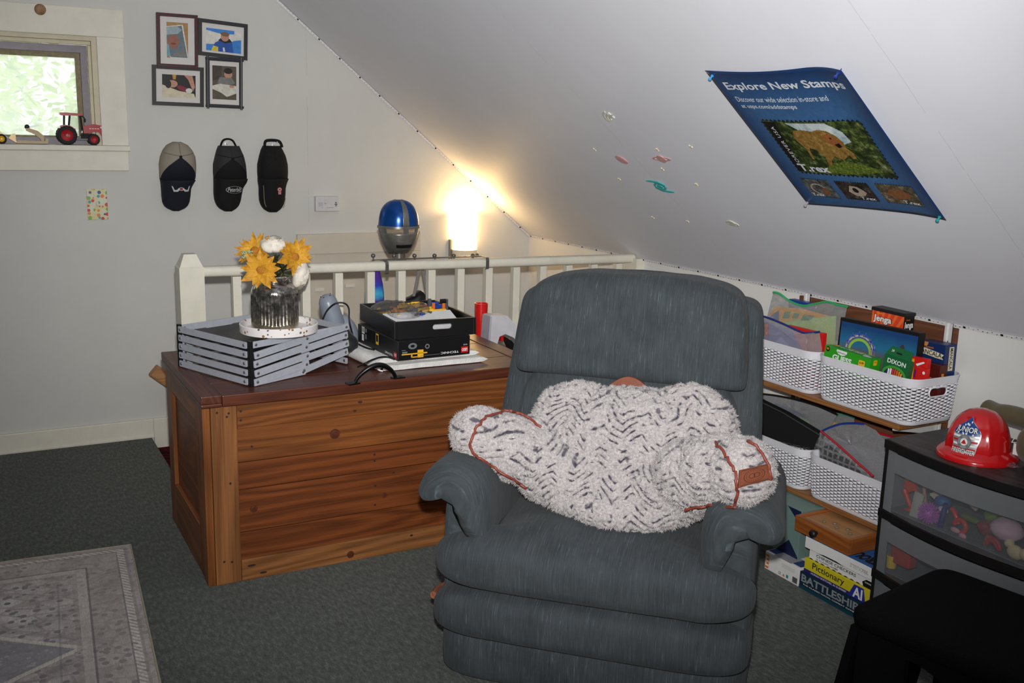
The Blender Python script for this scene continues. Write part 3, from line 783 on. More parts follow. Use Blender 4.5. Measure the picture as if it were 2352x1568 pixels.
# black cloth bag slumped against the rack's right side
q = zl(812, 850); 
bgm = MB(); bgm.blob((0, 0, .06), (.045, .15, .062), (2.6, 2.4), 36, 20, fn=lambda p: (p.x+.012*mnoise.noise(p*22)+(.02 if p.z < .03 else 0), p.y+.012*mnoise.noise(p*19+Vector((3, 0, 0))), max(.0, p.z+.010*mnoise.noise(p*25))))
bc = rk.matrix_world @ Vector((RW+.062, .19, 0))
solo(bgm.xf(Matrix.Translation((bc.x, bc.y, LZ1+.0005)) @ Matrix.Rotation(math.atan2(ex.y, ex.x), 4, 'Z')), 'black_bag', mat('black_nylon', srgb(18, 18, 22), .6, bump=.25, bscale=60, sheen=.2), 'soft black carry bag slumped between the folded rack and the towel', 'bag', smooth=180)

# ================================================================= TERRAZZO TRAY + JAR
tz = LZ1+RH
# tray sits on the rack
tc = pZ(641, 758, tz+.004)
tr_ = pZ(731, 754, tz+.01); RT = max(.115, (tr_-tc).length)
t = NT('terrazzo'); v = t.coord('Object'); cid = t.n('ShaderNodeTexVoronoi', feature='F1'); t.t.links.new(v, cid.inputs['Vector']); cid.inputs['Scale'].default_value = 75
rgb = t.sep(cid.outputs['Color'])
chipm = t.math('MULTIPLY', t.math('GREATER_THAN', rgb[0], .62), t.math('LESS_THAN', cid.outputs['Distance'], .36))
cc = t.ramp(rgb[1], [(.0, srgb(160, 110, 60)), (.35, srgb(120, 100, 110)), (.6, srgb(190, 150, 90)), (.85, srgb(90, 80, 80))], 'CONSTANT')
t.p(col=t.mix(chipm, srgb(236, 232, 230), cc), rough=.3, spec=.5)
tray = MB(); tray.lathe([(RT*.93, 0), (RT*.985, .004), (RT, .03), (RT-.003, .033), (RT-.008, .031), (RT-.012, .012), (0, .012)], 64, Matrix.Translation((tc.x, tc.y, tz-.001)))
solo(tray, 'terrazzo_tray', t.m, 'round white terrazzo tray with brown flecks under the silver jar', 'tray', smooth=40, base=(tc.x, tc.y, tz-.001))
# mercury glass jar
jz = tz+.0115
jc = pZ(632, 745, jz+.01); scl = jc.y and ((jc-CAM).dot(CF)/FPX)
JR = 53*scl; JH = (760-642)*scl*1.02
t = NT('mercury_glass'); v = t.coord('Object'); f = t.noise(v, 38, 5, .7); zf = t.sep(v)[2]
col = t.ramp(f, [(.33, srgb(70, 68, 66)), (.5, srgb(150, 145, 140)), (.66, srgb(226, 220, 212))])
low = t.math('SUBTRACT', 1, t.math('MULTIPLY', zf, 16), clamp=True)
t.p(col=t.mix(t.math('MULTIPLY', low, t.math('MULTIPLY', f, 1.1)), col, srgb(206, 190, 150)), rough=t.math('MULTIPLY_ADD', f, .25, .05), metal=.92, coat=.6)
M_merc = t.m
jar = MB(); seg = 132; NR = 44
prof = [(.0, .004), (.9, .0), (.985, .05), (1.0, .10), (1.0, .12), (1.0, .60), (1.0, .66), (.99, .70), (.95, .76), (.86, .82), (.74, .865), (.66, .885), (.62, .90), (.65, .905), (.66, .915), (.62, .925), (.62, .945), (.66, .95), (.665, .965), (.63, .975), (.635, .99), (.62, 1.0), (.58, .99), (.57, .9)]
rings = []
for r, z in prof:
    ring = []
    for k in range(seg):
        a = 2*math.pi*k/seg; rr = r
        if .095 < z < .67 and r > .98: rr = r*(1-.055*(.5-.5*math.cos(a*NR))*(1 if .11 < z < .62 else .5))
        ring.append((jc.x+rr*JR*math.cos(a), jc.y+rr*JR*math.sin(a), jz+z*JH))
    rings.append(ring)
rings[0] = [(jc.x+.001*math.cos(2*math.pi*k/seg), jc.y+.001*math.sin(2*math.pi*k/seg), jz+.004) for k in range(seg)]
jar.loft(rings, cap=False)
solo(jar, 'mercury_glass_jar', M_merc, 'ribbed silvery glass jar used as a flower vase on the terrazzo tray', 'vase', smooth=50, base=(jc.x, jc.y, jz))

# ================================================================= FLOWERS
def petal_mesh(name, L, Wd, cup, tip, m, curl=.25):
    mb = MB(); nu, nv = 6, 10
    def fn(u, v):
        w_ = Wd*math.sin(math.pi*min(1, .12+.88*v)**tip)*(1 if v < 1 else 0) + .0008
        x = (u-.5)*2*w_; z = cup*L*(v**1.6)*.6 + curl*(abs(u-.5)*2)**2*w_ - .12*L*max(0, v-.75)**2*8*.3
        return (x, L*v, z)
    mb.grid(fn, nu, nv)
    return mb.mesh(name, m, 180)
def petmat(name, a, b):
    t = NT(name); v = t.coord('Object'); s_ = t.sep(v)
    st = t.noise(t.coord('Object', (1, .08, 1)), 420, 2, .6)
    col = t.ramp(t.math('ADD', t.math('MULTIPLY', t.noise(v, 40, 3), .6), t.math('MULTIPLY', st, .4)), [(.3, a), (.65, b)])
    t.p(col=col, rough=.55, spec=.25, sss=0.0); t.bump(st, .4, .002); return t.m
M_gold = petmat('petal_gold', srgb(166, 104, 24), srgb(222, 168, 52)); M_white = petmat('petal_white', srgb(214, 204, 186), srgb(238, 232, 220))
M_stem = mat('stem_green', srgb(70, 80, 36), .6); M_leafd = mat('leaf_dark', srgb(52, 56, 30), .6, var=.2, bump=.3, bscale=40); M_disk = mat('flower_disk', srgb(66, 58, 28), .9, var=.3, scale=200, bump=.6, bscale=400)
neck = Vector((jc.x, jc.y, jz+JH*.96))
def aim(p, nrm):
    q = Vector(nrm).normalized().to_track_quat('Z', 'Y'); return Matrix.Translation(p) @ q.to_matrix().to_4x4()
def stem(p, nrm, th, r=.0025):
    p = Vector(p); nrm = Vector(nrm).normalized()
    base = neck + Vector(((p.x-neck.x)*.15, (p.y-neck.y)*.15, -.10))
    mb = MB(); P = [base.lerp(neck+Vector(((p.x-neck.x)*.3, (p.y-neck.y)*.3, 0)), s_) for s_ in (0, .6, 1)]
    P += [P[-1].lerp(p, .5)-nrm*.012, p-nrm*.004]
    mb.tube(P, r, 8); mb.obj('stem', M_stem, th, 60, world=True)
def daisy(px_, Y, nrm, R_, label, rows, m, seed, center=True, tip=.8):
    p = pY(px_[0], px_[1], Y); th = thing('artificial_flower', label, 'flower', M=aim(p, nrm), group='artificial flowers in the silver jar'); rnd = random.Random(seed)
    for i, (n, L, W_, cup, z) in enumerate(rows):
        me = petal_mesh('petal', R_*L, R_*W_, cup, tip, m)
        for k in range(n):
            o = bpy.data.objects.new('petal', me); link(o); o.parent = th
            o.location = (0, 0, z*R_); o.rotation_euler = (rnd.uniform(-.12, .2), rnd.uniform(-.15, .15), 2*math.pi*(k+.5*(i % 2))/n+rnd.uniform(-.12, .12)); s_ = rnd.uniform(.88, 1.1); o.scale = (s_, s_, s_)
    if center:
        MB().blob((0, 0, .10*R_), (.20*R_, .20*R_, .12*R_), (2, 2), 20, 12, fn=lambda q: q+q.normalized()*R_*.02*mnoise.noise(q*900/ (R_*20))).obj('flower_centre', mat('centre_gold', srgb(176, 116, 36), .8, var=.3, scale=300, bump=.5, bscale=500) if m is M_gold else M_disk, th, 180)
    stem(p, nrm, th); return th
FY = jc.y
k_ = scl
view = (CAM-neck).normalized()
daisy((600, 620), FY-.05, view+Vector((-.25, 0, -.05)), 48*k_, 'large gold star shaped flower hanging over the front of the jar', [(9, 1.0, .25, .12, 0), (8, .78, .20, .35, .04), (8, .45, .12, .75, .07)], M_gold, 1, True, .75)
daisy((676, 590), FY-.02, view+Vector((.55, 0, .15)), 47*k_, 'large gold flower leaning to the right above the jar', [(11, 1.0, .22, .15, 0), (10, .78, .18, .35, .04), (9, .48, .12, .75, .07)], M_gold, 2, True, .8)
daisy((586, 577), FY+.03, view*.75+Vector((-.35, .0, .75)), 46*k_, 'gold many petalled flower at the back left of the bouquet', [(16, 1.0, .14, .30, 0), (14, .78, .13, .5, .02)], M_gold, 3, True, .9)
q = pY(586, 580, FY+.03); 
daisy((606, 602), FY+.0, view+Vector((-.2, 0, .6)), 20*k_, 'small russet flower half hidden behind the gold ones', [(8, 1.0, .2, .5, 0), (7, .6, .16, .9, .02)], petmat('petal_russet', srgb(110, 40, 22), srgb(160, 70, 34)), 9, True)
def peony(px_, Y, nrm, R_, label, seed):
    p = pY(px_[0], px_[1], Y); th = thing('artificial_flower', label, 'flower', M=aim(p, nrm), group='artificial flowers in the silver jar'); rnd = random.Random(seed)
    def cupped(L, W_, rad_):
        mb = MB()
        def fn(u, v):
            a = (u-.5)*W_; ph = -1.25+v*2.15
            r = rad_*(math.cos(ph)**.8 if math.cos(ph) > 0 else 0)*(1+.06*math.sin(u*9+v*4))
            return (r*math.sin(a), -r*math.cos(a), L*math.sin(ph)*.5+L*.5+.01*R_*math.sin(u*14))
        mb.grid(fn, 8, 8); return mb.mesh('petal', M_white, 180)
    for i, (n, rr, L) in enumerate(((6, 1.0, 1.55), (5, .8, 1.8), (4, .55, 1.9), (3, .3, 1.9))):
        me = cupped(R_*L*.62, 1.7, R_*rr)
        for k in range(n):
            o = bpy.data.objects.new('petal', me); link(o); o.parent = th; o.location = (0, 0, -R_*.45); o.rotation_euler = (rnd.uniform(-.06, .06), rnd.uniform(-.06, .06), 2*math.pi*(k+.5*i)/n+rnd.uniform(-.15, .15)); s_ = rnd.uniform(.94, 1.06); o.scale = (s_, s_, s_)
    MB().blob((0, 0, -.42*R_), (.35*R_, .35*R_, .1*R_), (2, 2), 16, 8).obj('sepal', M_stem, th, 180)
    stem(p, nrm, th); return th
peony((628, 563), FY+.01, Vector((-.1, -.35, 1)), 30*k_, 'white peony bud at the top of the bouquet', 4)
peony((688, 632), FY-.01, Vector((.9, -.35, -.25)), 32*k_, 'white peony bud drooping at the right of the jar', 5)
# green filler leaves and a pale seed cluster
th = thing('leaf_sprig', 'dark green leaves filling the middle of the bouquet', 'leaves', neck, group='greenery in the silver jar'); rnd = random.Random(2)
lm = petal_mesh('leaf', .055, .016, -.1, .85, M_leafd)
for k in range(22):
    o = bpy.data.objects.new('leaf', lm); link(o); o.parent = th; o.location = (rnd.uniform(-.02, .03), rnd.uniform(-.03, .02), rnd.uniform(-.005, .035))
    o.rotation_euler = (rnd.uniform(.3, 1.4), rnd.uniform(-.4, .4), rnd.uniform(0, 6.28)); s_ = rnd.uniform(.7, 1.25); o.scale = (s_, s_, s_)
MB().tube([(0, 0, -.1), (0, 0, -.02), (.005, 0, .03)], .003, 8).obj('stem', M_stem, th, 60)
p = pY(568, 590, FY-.01); th = thing('seed_sprig', 'pale green cluster of small buds at the left of the bouquet', 'leaves', p, group='greenery in the silver jar')
bd = MB(); rnd = random.Random(6)
for k in range(60):
    a, b_ = rnd.uniform(0, 6.28), rnd.uniform(-.2, 1); r_ = .018*math.sqrt(rnd.random()); bd.blob((r_*math.cos(a), r_*math.sin(a), .02*b_), (.0028, .0028, .0034), (2, 2), 6, 5)
o = bd.obj('buds', mat('bud_pale', srgb(170, 180, 140), .7), th, 180); o['kind'] = 'stuff'
stem(p, Vector((-.3, -.3, .6)), th)

TT = LZ1+.046          # top of the folded towel
# ================================================================= DESK LAMP behind the rack
M_lampg = mat('lamp_grey', srgb(132, 140, 152), .35, spec=.5); M_chr = mat('chrome', srgb(200, 200, 205), .15, 1.0)
lb = zl(785, 800); lb.y = 3.62; lb.x = pY(790, 742, 3.62).x
dl = thing('desk_lamp', 'grey gooseneck desk lamp with rounded shade standing on the chest', 'lamp', (lb.x, lb.y, LZ1))
ks = (lb-CAM).dot(CF)/FPX
hb = MB(); hb.blob((lb.x, lb.y, LZ1+.0), (38*ks, .06, 84*ks), (2.2, 2), 36, 24, fn=lambda p: (p.x, p.y, max(LZ1+.0005, p.z))); hb.obj('base', M_lampg, dl, 60, world=True)
h0 = pY(752, 690, 3.6); h1 = pY(768, 742, 3.6)
ax = (h1-h0).normalized(); Mh = Matrix.Translation(h0-ax*.012) @ ax.to_track_quat('Z', 'Y').to_matrix().to_4x4()
rr = 22*ks
sh = MB(); sh.lathe([(0.001, -.012), (rr*.4, -.010), (rr*.72, -.002), (rr*.93, .014), (rr, .034), (rr*1.05, .11), (rr*1.02, .11), (rr*.9, .03), (rr*.5, .004), (0.001, .002)], 32, Mh, close=False); sh.obj('shade', M_lampg, dl, 50, world=True)
vt = MB()
for a in (0, 1.3, 2.6, 3.9, 5.2):
    q = Mh @ Vector((rr*.55*math.cos(a), rr*.55*math.sin(a), -.0075)); vt.blob(q, (.0022, .0022, .0022), (2, 2), 8, 6)
vt.obj('vent_holes', M_blk, dl, 180, world=True)
nk = MB(); na, nb = pY(768, 708, 3.57), pY(781, 752, 3.57)
npts = [na.lerp(nb, i/40) for i in range(41)]; nk.tube(npts, .0055, 10, rs=[.006 if i % 2 else .0048 for i in range(41)]); nk.obj('gooseneck', M_chr, dl, 60, world=True)
cpt = [pY(741, 733, 3.56), pY(752, 712, 3.55), pY(770, 697, 3.53), pY(790, 696, 3.52), pY(801, 708, 3.5), pY(803, 740, 3.48), pZ(816, 782, TT+.02), pZ(838, 797, TT+.012), pZ(860, 803, TT+.008)]
def smooth_path(P, k=6):
    P = [Vector(p) for p in P]; out = []
    for i in range(len(P)-1):
        p0, p1, p2, p3 = P[max(i-1, 0)], P[i], P[i+1], P[min(i+2, len(P)-1)]
        for j in range(k):
            s_ = j/k; out.append(.5*((2*p1)+(p2-p0)*s_+(2*p0-5*p1+4*p2-p3)*s_*s_+(3*p1-p0-3*p2+p3)*s_**3))
    return out+[P[-1]]
MB().tube(smooth_path(cpt), .0032, 8).obj('cord', M_blk, dl, 60, world=True, label='black lamp cord')

# ================================================================= FOLDED WHITE TOWEL
ta, tb = zl(832, 846), zl(1128, 834); tf = zl(893, 862)
t = NT('white_towel'); v = t.coord('Object'); wv = t.vor(v, 260); f = t.noise(v, 30, 3)
t.p(col=t.ramp(f, [(.3, srgb(214, 212, 210)), (.7, srgb(236, 234, 230))]), rough=.95, spec=.1, sheen=.3); t.bump(wv, .6, .003); M_towel = t.m
tw = thing('folded_towel', 'folded white bath towel under the black boxes on the chest', 'towel', (1.45, 3.42, LZ1))
x0t, x1t = tf.x-.02, tb.x
y0t, y1t = 3.245, 3.60
# profile seen from the front (x,z): left fold loop, two layers
def layer(z0, z1, xl, xr, yo):
    mb = MB(); nx = 24; rings = []
    for j in range(15):
        s_ = j/14; y = y0t+yo+(y1t-y0t-yo)*s_
        sk = .05*(s_-.0)
        lo, hi = [], []
        for i in range(nx+1):
            x = xl+(xr-xl)*i/nx - sk*.6
            wob = .0025*mnoise.noise(Vector((x*9, y*9, z0*40)))
            e_ = min(1, min(i/nx, 1-i/nx)*10); e_ = math.sqrt(max(0, 1-(1-e_)**2)); ey_ = 1 if 0 < j < 14 else .9
            zc_ = (z0+z1)/2+wob; hh = (z1-z0)/2*max(.12, e_)*ey_
            lo.append((x, y, zc_-hh)); hi.append((x, y, zc_+hh))
        rings.append(lo+hi[::-1])
    return mb.loft(rings)
layer(LZ1+.0005, LZ1+.021, x0t+.01, x1t, .0).obj('lower_layer', M_towel, tw, 60, world=True)
layer(LZ1+.025, LZ1+.046, x0t, x1t-.03, .012).obj('upper_layer', M_towel, tw, 60, world=True)
fd = MB(); rings = []
for j in range(15):
    s_ = j/14; y = y0t+(y1t-y0t)*s_; ring = []
    for i in range(13):
        a = math.pi/2+math.pi*i/12; ring.append((x0t+.022-.03*s_+.026*math.cos(a), y, LZ1+.023+.023*math.sin(a)))
    for i in range(13):
        a = 3*math.pi/2-math.pi*i/12; ring.append((x0t+.022-.03*s_+.013*math.cos(a), y, LZ1+.023+.007*math.sin(a)))
    rings.append(ring)
fd.loft(rings); fd.obj('fold', M_towel, tw, 60, world=True)
TT = LZ1+.046

# ================================================================= BLACK CONSTRUCTION-SET BOX (upside down) + TRAY
M_box = mat('box_black', srgb(17, 17, 19), .38, var=.1, scale=40, spec=.5)
bA = pZ(914, 829, TT+.001); bB = pZ(1079, 812, TT+.001)
ex = bB-bA; ex.z = 0; BW = ex.length; ex.normalize(); ey = Vector((-ex.y, ex.x, 0)); BD = .36
bh = pY(914, 785, bA.y).z-TT
bx = thing('toy_set_box', 'black construction toy box lying upside down on the folded towel', 'box', M=Matrix(((ex.x, ey.x, 0, bA.x), (ex.y, ey.y, 0, bA.y), (0, 0, 1, TT+.001), (0, 0, 0, 1))))
MB().box((0, 0, 0), (BW, BD, bh), .0025).obj('carton', M_box, bx)
M_pw = mat('print_white', srgb(232, 232, 230), .5, var=.02); M_pr = mat('print_red', srgb(196, 24, 26), .45, var=.03); M_py = mat('print_yellow', srgb(232, 176, 30), .5, var=.05); M_pg = mat('print_grey', srgb(110, 112, 116), .5)
M_pk = mat('print_black', srgb(14, 14, 16), .5)
F = face((0, 0, 0), (1, 0, 0), (0, 0, 1)); F2 = face((0, 0, 0), (1, 0, 0), (0, 0, 1), .0012)
def bt(*a, **k): return text(*a, world=False, **k)
flat(F, rect(BW-.036, bh*.10, BW-.008, bh*.42), M_pr, bx, 'logo_square', world=False)
bt('LEGO', F2, M_pw, bx, w=.022, h=bh*.16, at=(BW-.033, bh*.18), bold=.03, flip=True)
bt('TECHNIC', F, M_pw, bx, w=.072, h=bh*.11, at=(BW-.118, bh*.13), bold=.01, flip=True)
bt('42122', F, M_pw, bx, w=.016, h=bh*.06, at=(BW-.027, bh*.49), bold=.0, flip=True)
flat(F, rect(BW-.20, bh*.145, BW-.122, bh*.165), M_pg, bx, 'rule', world=False)
# printed picture of the yellow model, upside down
for poly, m in ((oval(.056, bh*.70, .017, bh*.16), M_pg), (oval(.056, bh*.70, .008, bh*.075), M_pk), (oval(.113, bh*.62, .009, bh*.13), M_pg), (oval(.113, bh*.62, .005, bh*.07), M_pk),
                (rect(.014, bh*.27, .113, bh*.33), M_py), (rect(.075, bh*.08, .098, bh*.48), M_py), (rect(.05, bh*.10, .078, bh*.15), M_py), (rect(.05, bh*.10, .055, bh*.3), M_py), (rect(.016, bh*.36, .036, bh*.44), M_pg), (rect(.014, bh*.5, .03, bh*.53), M_pg)):
    flat(F, poly, m, bx, 'picture', world=False, extra=.0003 if m is M_pk else 0)
L = face((0, BD, 0), (0, -1, 0), (0, 0, 1)); L2 = face((0, BD, 0), (0, -1, 0), (0, 0, 1), .0012)
flat(L, rect(BD-.032, bh*.08, BD-.008, bh*.40), M_pr, bx, 'logo_square', world=False)
bt('LEGO', L2, M_pw, bx, w=.018, h=bh*.15, at=(BD-.029, bh*.17), bold=.03, flip=True)
bt('TECHNIC', L, M_pw, bx, w=.07, h=bh*.11, at=(BD-.11, bh*.12), bold=.01, flip=True)
flat(L, rect(BD-.19, bh*.35, BD-.165, bh*.93), M_py, bx, 'sticker', world=False); flat(L2, rect(BD-.186, bh*.5, BD-.169, bh*.85), M_pk, bx, 'sticker_picture', world=False)
for k, (a_, b_, c_, d_) in enumerate(((.04, .6, .066, .96), (.07, .72, .088, .93), (.04, .2, .06, .55), (.07, .34, .086, .62))): flat(L, rect(a_, bh*b_, c_, bh*d_), M_pw if k in (0, 2) else M_pg, bx, 'barcode_label', world=False)
for k in range(8): flat(L2, rect(.043+k*.0028, bh*.68, .0444+k*.0028, bh*.92), M_pk, bx, 'barcode', world=False)
# wooden black tray on top, slightly turned
tA = pZ(906, 781, TT+bh+.002); tB = pZ(1092, 770, TT+bh+.002)
tzb = TT+bh+.0012
tA = pZ(906, 780, tzb); tB = pZ(1093, 767, tzb); ex = tB-tA; ex.z = 0; TW = ex.length; ex.normalize(); ey = Vector((-ex.y, ex.x, 0)); TD = .40
thh = pY(906, 740, tA.y).z-tzb
ty = thing('serving_tray', 'black wooden tray with slot handles stacked on the black box', 'tray', M=Matrix(((ex.x, ey.x, 0, tA.x), (ex.y, ey.y, 0, tA.y), (0, 0, 1, tzb), (0, 0, 0, 1))))
wt = .010
def tp(mb, n, s=None): return mb.obj(n, M_box, ty, s)
tp(MB().box((wt, wt, 0), (TW-wt, TD-wt, .006)), 'bottom')
tp(MB().box((0, 0, 0), (wt, TD, thh), .0015), 'side_wall'); tp(MB().box((TW-wt, 0, 0), (TW, TD, thh), .0015), 'side_wall')
def slotted(y):
    mb = MB(); s0, s1, h0, h1 = TW*.46, TW*.70, thh*.42, thh*.74
    from mathutils.geometry import tessellate_polygon
    out = rect(wt, 0, TW-wt, thh); inn = rrect(s0, h0, s1, h1, (h1-h0)*.48, 6)
    loops = [[Vector((x, z, 0)) for x, z in out], [Vector((x, z, 0)) for x, z in inn]]
    P = out+inn; tris = tessellate_polygon(loops); b = 0
    V = [(x, y, z) for x, z in P]+[(x, y+wt, z) for x, z in P]; n = len(P); Fs = []
    for t_ in tris:
        a_, b_, c_ = [P[i] for i in t_]; ccw = (b_[0]-a_[0])*(c_[1]-a_[1])-(c_[0]-a_[0])*(b_[1]-a_[1]) > 0
        t_ = t_ if ccw else t_[::-1]; Fs += [tuple(t_), tuple(n+i for i in reversed(t_))]
    for base, cnt, fl__ in ((0, 4, 0), (4, len(inn), 1)):
        for i in range(cnt):
            j = (i+1) % cnt; q = (base+j, base+i, n+base+i, n+base+j); Fs.append(q if not fl__ else q[::-1])
    return mb.add(V, Fs)
tp(slotted(0), 'handle_wall'); tp(slotted(TD-wt), 'handle_wall')
# contents of the tray
def tloc(x, y, z): return ty.matrix_world @ Vector((x, y, z))
bk = MB(); bk.box((.02, .014, .006), (TW-.03, .19, .012)); M_ = WM[ty.name]
pg = MB(); 
solo(MB().obox(M_ @ Matrix.Translation((0, .014, .008)) @ Matrix.Rotation(rad(17), 4, 'X'), (.016, 0, 0), (TW-.03, .17, .004), .001), 'instruction_booklet', mat('paper_white', srgb(222, 222, 224), .5), 'white instruction booklet lying in the black tray', 'booklet', base=tloc(TW*.45, .09, .0065))
t = NT('clear_plastic_bag'); v = t.coord('Object')
tr = t.n('ShaderNodeBsdfTransparent'); gl = t.n('ShaderNodeBsdfGlossy'); gl.inputs['Roughness'].default_value = .12; df = t.n('ShaderNodeBsdfDiffuse'); df.inputs[0].default_value = (.62, .6, .58, 1)
fr = t.n('ShaderNodeFresnel'); fr.inputs[0].default_value = 1.5
bn = t.n('ShaderNodeBump'); t.t.links.new(t.noise(v, 60, 4, .6), bn.inputs['Height']); bn.inputs['Strength'].default_value = .8; bn.inputs['Distance'].default_value = .01
for nd in (gl, fr): t.t.links.new(bn.outputs[0], nd.inputs['Normal'])
m1 = t.n('ShaderNodeMixShader'); m1.inputs[0].default_value = .06; t.t.links.new(tr.outputs[0], m1.inputs[1]); t.t.links.new(df.outputs[0], m1.inputs[2])
m2 = t.n('ShaderNodeMixShader'); t.t.links.new(t.math('MULTIPLY_ADD', fr.outputs[0], .8, .05), m2.inputs[0]); t.t.links.new(m1.outputs[0], m2.inputs[1]); t.t.links.new(gl.outputs[0], m2.inputs[2]); t.t.links.new(m2.outputs[0], t.out.inputs[0])
M_bag = t.m
def baggy(cx, cy, rx, ry, rz, z, label, seed, rot=0.0, cols=None):
    th = thing('plastic_bag', label, 'bag', M=WM[ty.name] @ Matrix.Translation((cx, cy, z)) @ Matrix.Rotation(rot, 4, 'Z'))
    MB().blob((0, 0, rz), (rx, ry, rz), (3, 2), 40, 18, fn=lambda p: (p.x, p.y, max(.001, p.z+.012*mnoise.noise(p*28+Vector((seed, 0, 0))))) ).obj('film', M_bag, th, 180)
    rnd = random.Random(seed)
    for k in range(26):
        w_, h_ = rnd.choice(((.04, .010), (.06, .010), (.024, .010), (.09, .010))); a = rnd.uniform(0, 3.14)
        Mx = Matrix.Translation((rnd.uniform(-.6, .6)*rx, rnd.uniform(-.6, .6)*ry, rnd.uniform(.3, 1.1)*rz)) @ Matrix.Rotation(a, 4, 'Z') @ Matrix.Rotation(rnd.uniform(-.4, .4), 4, 'X')
        m = rnd.choice(cols)
        mb = MB().obox(Mx, (-w_/2, -h_/2, 0), (w_/2, h_/2, .008), .0015)
        mb.obj('toy_beam', m, th)
M_ty = mat('toy_yellow', srgb(236, 184, 22), .3, var=.03, spec=.6); M_tg = mat('toy_dark_grey', srgb(74, 78, 84), .35); M_tb = mat('toy_black', srgb(20, 20, 22), .35); M_tr = mat('toy_red', srgb(190, 26, 24), .35); M_to = mat('toy_orange', srgb(220, 110, 30), .35); M_tbl = mat('toy_blue', srgb(30, 62, 150), .35)
baggy(.085, .24, .070, .12, .040, .012, 'clear plastic bag of yellow toy beams at the left of the tray', 3, .2, [M_ty, M_ty, M_tg, M_tb, M_to])
baggy(.165, .215, .045, .07, .020, .045, 'clear plastic bag of mixed small toy parts beside the booklet', 5, -.25, [M_ty, M_tg, M_tb, M_tbl])
tm = thing('toy_vehicle_frame', 'half built yellow and blue construction toy standing at the back of the tray', 'toy', M=WM[ty.name] @ Matrix.Translation((TW*.62, TD*.60, .016)))
def tmp(a, b, m, n): MB().box(a, b, .0015).obj(n, m, tm)
tmp((-.03, -.02, -.0095), (.10, .05, .03), M_tb, 'chassis'); tmp((-.10, -.01, .052), (-.03, -.002, .062), M_ty, 'beam'); tmp((-.045, -.012, .022), (-.012, -.002, .072), M_ty, 'panel'); tmp((-.095, -.014, .064), (-.02, -.006, .070), M_ty, 'beam')
tmp((.02, -.018, .03), (.032, -.006, .082), M_tg, 'upright'); tmp((.088, -.018, .03), (.1, -.006, .078), M_tg, 'upright'); tmp((.034, -.02, .03), (.046, -.01, .066), M_to, 'upright'); tmp((.076, -.02, .03), (.087, -.01, .066), M_to, 'upright')
tmp((.034, -.024, .03), (.09, -.012, .042), M_ty, 'bumper'); tmp((.046, -.016, .044), (.075, .0, .058), M_tbl, 'block'); tmp((.0, -.01, .05), (.022, .0, .058), M_tr, 'axle')
MB().cyl((.03, -.012, .062), (.06, -.012, .062), .007, 16).obj('gear', M_tbl, tm, 40); MB().cyl((.07, -.014, .07), (.09, -.014, .07), .009, 16).obj('gear', M_tb, tm, 40)
for k in range(4): MB().lathe([(.0012, 0), (.0022, 0), (.0022, .0006), (.0012, .0006)], 10, Matrix.Translation((-.085+k*.016, -.0145, .067)) @ Matrix.Rotation(rad(90), 4, 'X')).obj('pin_hole', M_tb, tm)
solo(MB().obox(WM[ty.name], (TW*.86, TD*.45, .0065), (TW*.86+.02, TD*.45+.012, .02), .002), 'toy_brick', M_ty, 'single yellow toy brick lying near the right wall of the tray', 'toy', base=tloc(TW*.86, TD*.45, .0065))
# power cord loop lying in front of the box
cd2 = [zl(822, 842, LZ1+.030), zl(838, 834, TT+.006), zl(855, 826, TT+.012), zl(875, 820, TT+.010), zl(892, 820, TT+.006), zl(906, 824, TT+.005)]
solo(MB().tube(smooth_path(cd2), .003, 8), 'power_cord', M_blk, 'thin black cord lying across the white towel in front of the box', 'cord', smooth=60)
# ================================================================= RECLINER
CA = rad(-44.5); CO = Vector((1.345, 2.035, 0))
rc = thing('recliner_armchair', 'blue grey upholstered recliner armchair with rolled arms and tall padded back', 'armchair', CO, CA)
CW = WM[rc.name]
def cpx(x, y, d):
    n = CW.to_3x3() @ Vector((0, 1, 0)); P = hit(x, y, n, CO+n*d); return CW.inverted() @ P
def fabric(name, axis):
    t = NT(name); s_ = [1.0, 1.0, 1.0]
    sc_ = {'x': (1, .035, .035), 'y': (.035, 1, .035)}[axis]
    v = t.coord('Object', sc_); vo = t.coord('Object')
    f = t.noise(v, 380, 2, .6); g = t.noise(v, 420, 2, .5); h = t.noise(vo, 9, 4, .6); br = t.noise(vo, 34, 3, .6)
    base = t.ramp(t.math('ADD', t.math('MULTIPLY', h, .5), t.math('MULTIPLY', g, .5)), [(.32, srgb(50, 55, 58)), (.68, srgb(70, 76, 80))])
    st = t.math('MULTIPLY', t.math('SUBTRACT', f, .58, clamp=True), 7, clamp=True)
    st = t.math('MULTIPLY', st, t.math('MULTIPLY', t.math('SUBTRACT', br, .38, clamp=True), 4, clamp=True))
    col = t.mix(t.math('MULTIPLY', st, .6), base, srgb(104, 117, 124))
    col = t.mix(t.math('MULTIPLY', t.math('SUBTRACT', t.noise(vo, 4, 3), .5, clamp=True), .5), col, srgb(84, 84, 80))
    t.p(col=col, rough=.95, spec=.10, sheen=.06); t.bump(t.math('ADD', t.math('MULTIPLY', g, .6), t.noise(vo, 500, 2)), .35, .002)
    return t.m
M_fx, M_fy = fabric('chair_fabric_lengthwise', 'x'), fabric('chair_fabric_crosswise', 'y')
def rp_(mb, n, m=M_fx, s=180, label=None): return mb.obj(n, m, rc, s, label=label)
def wr_(p, a=.004, f=11): return Vector((p.x+a*mnoise.noise(p*f), p.y+a*mnoise.noise(p*f+Vector((5, 1, 2))), p.z+a*mnoise.noise(p*f+Vector((1, 7, 3)))))
def sstep(a, b, x):
    t_ = max(0, min(1, (x-a)/(b-a))); return t_*t_*(3-2*t_)
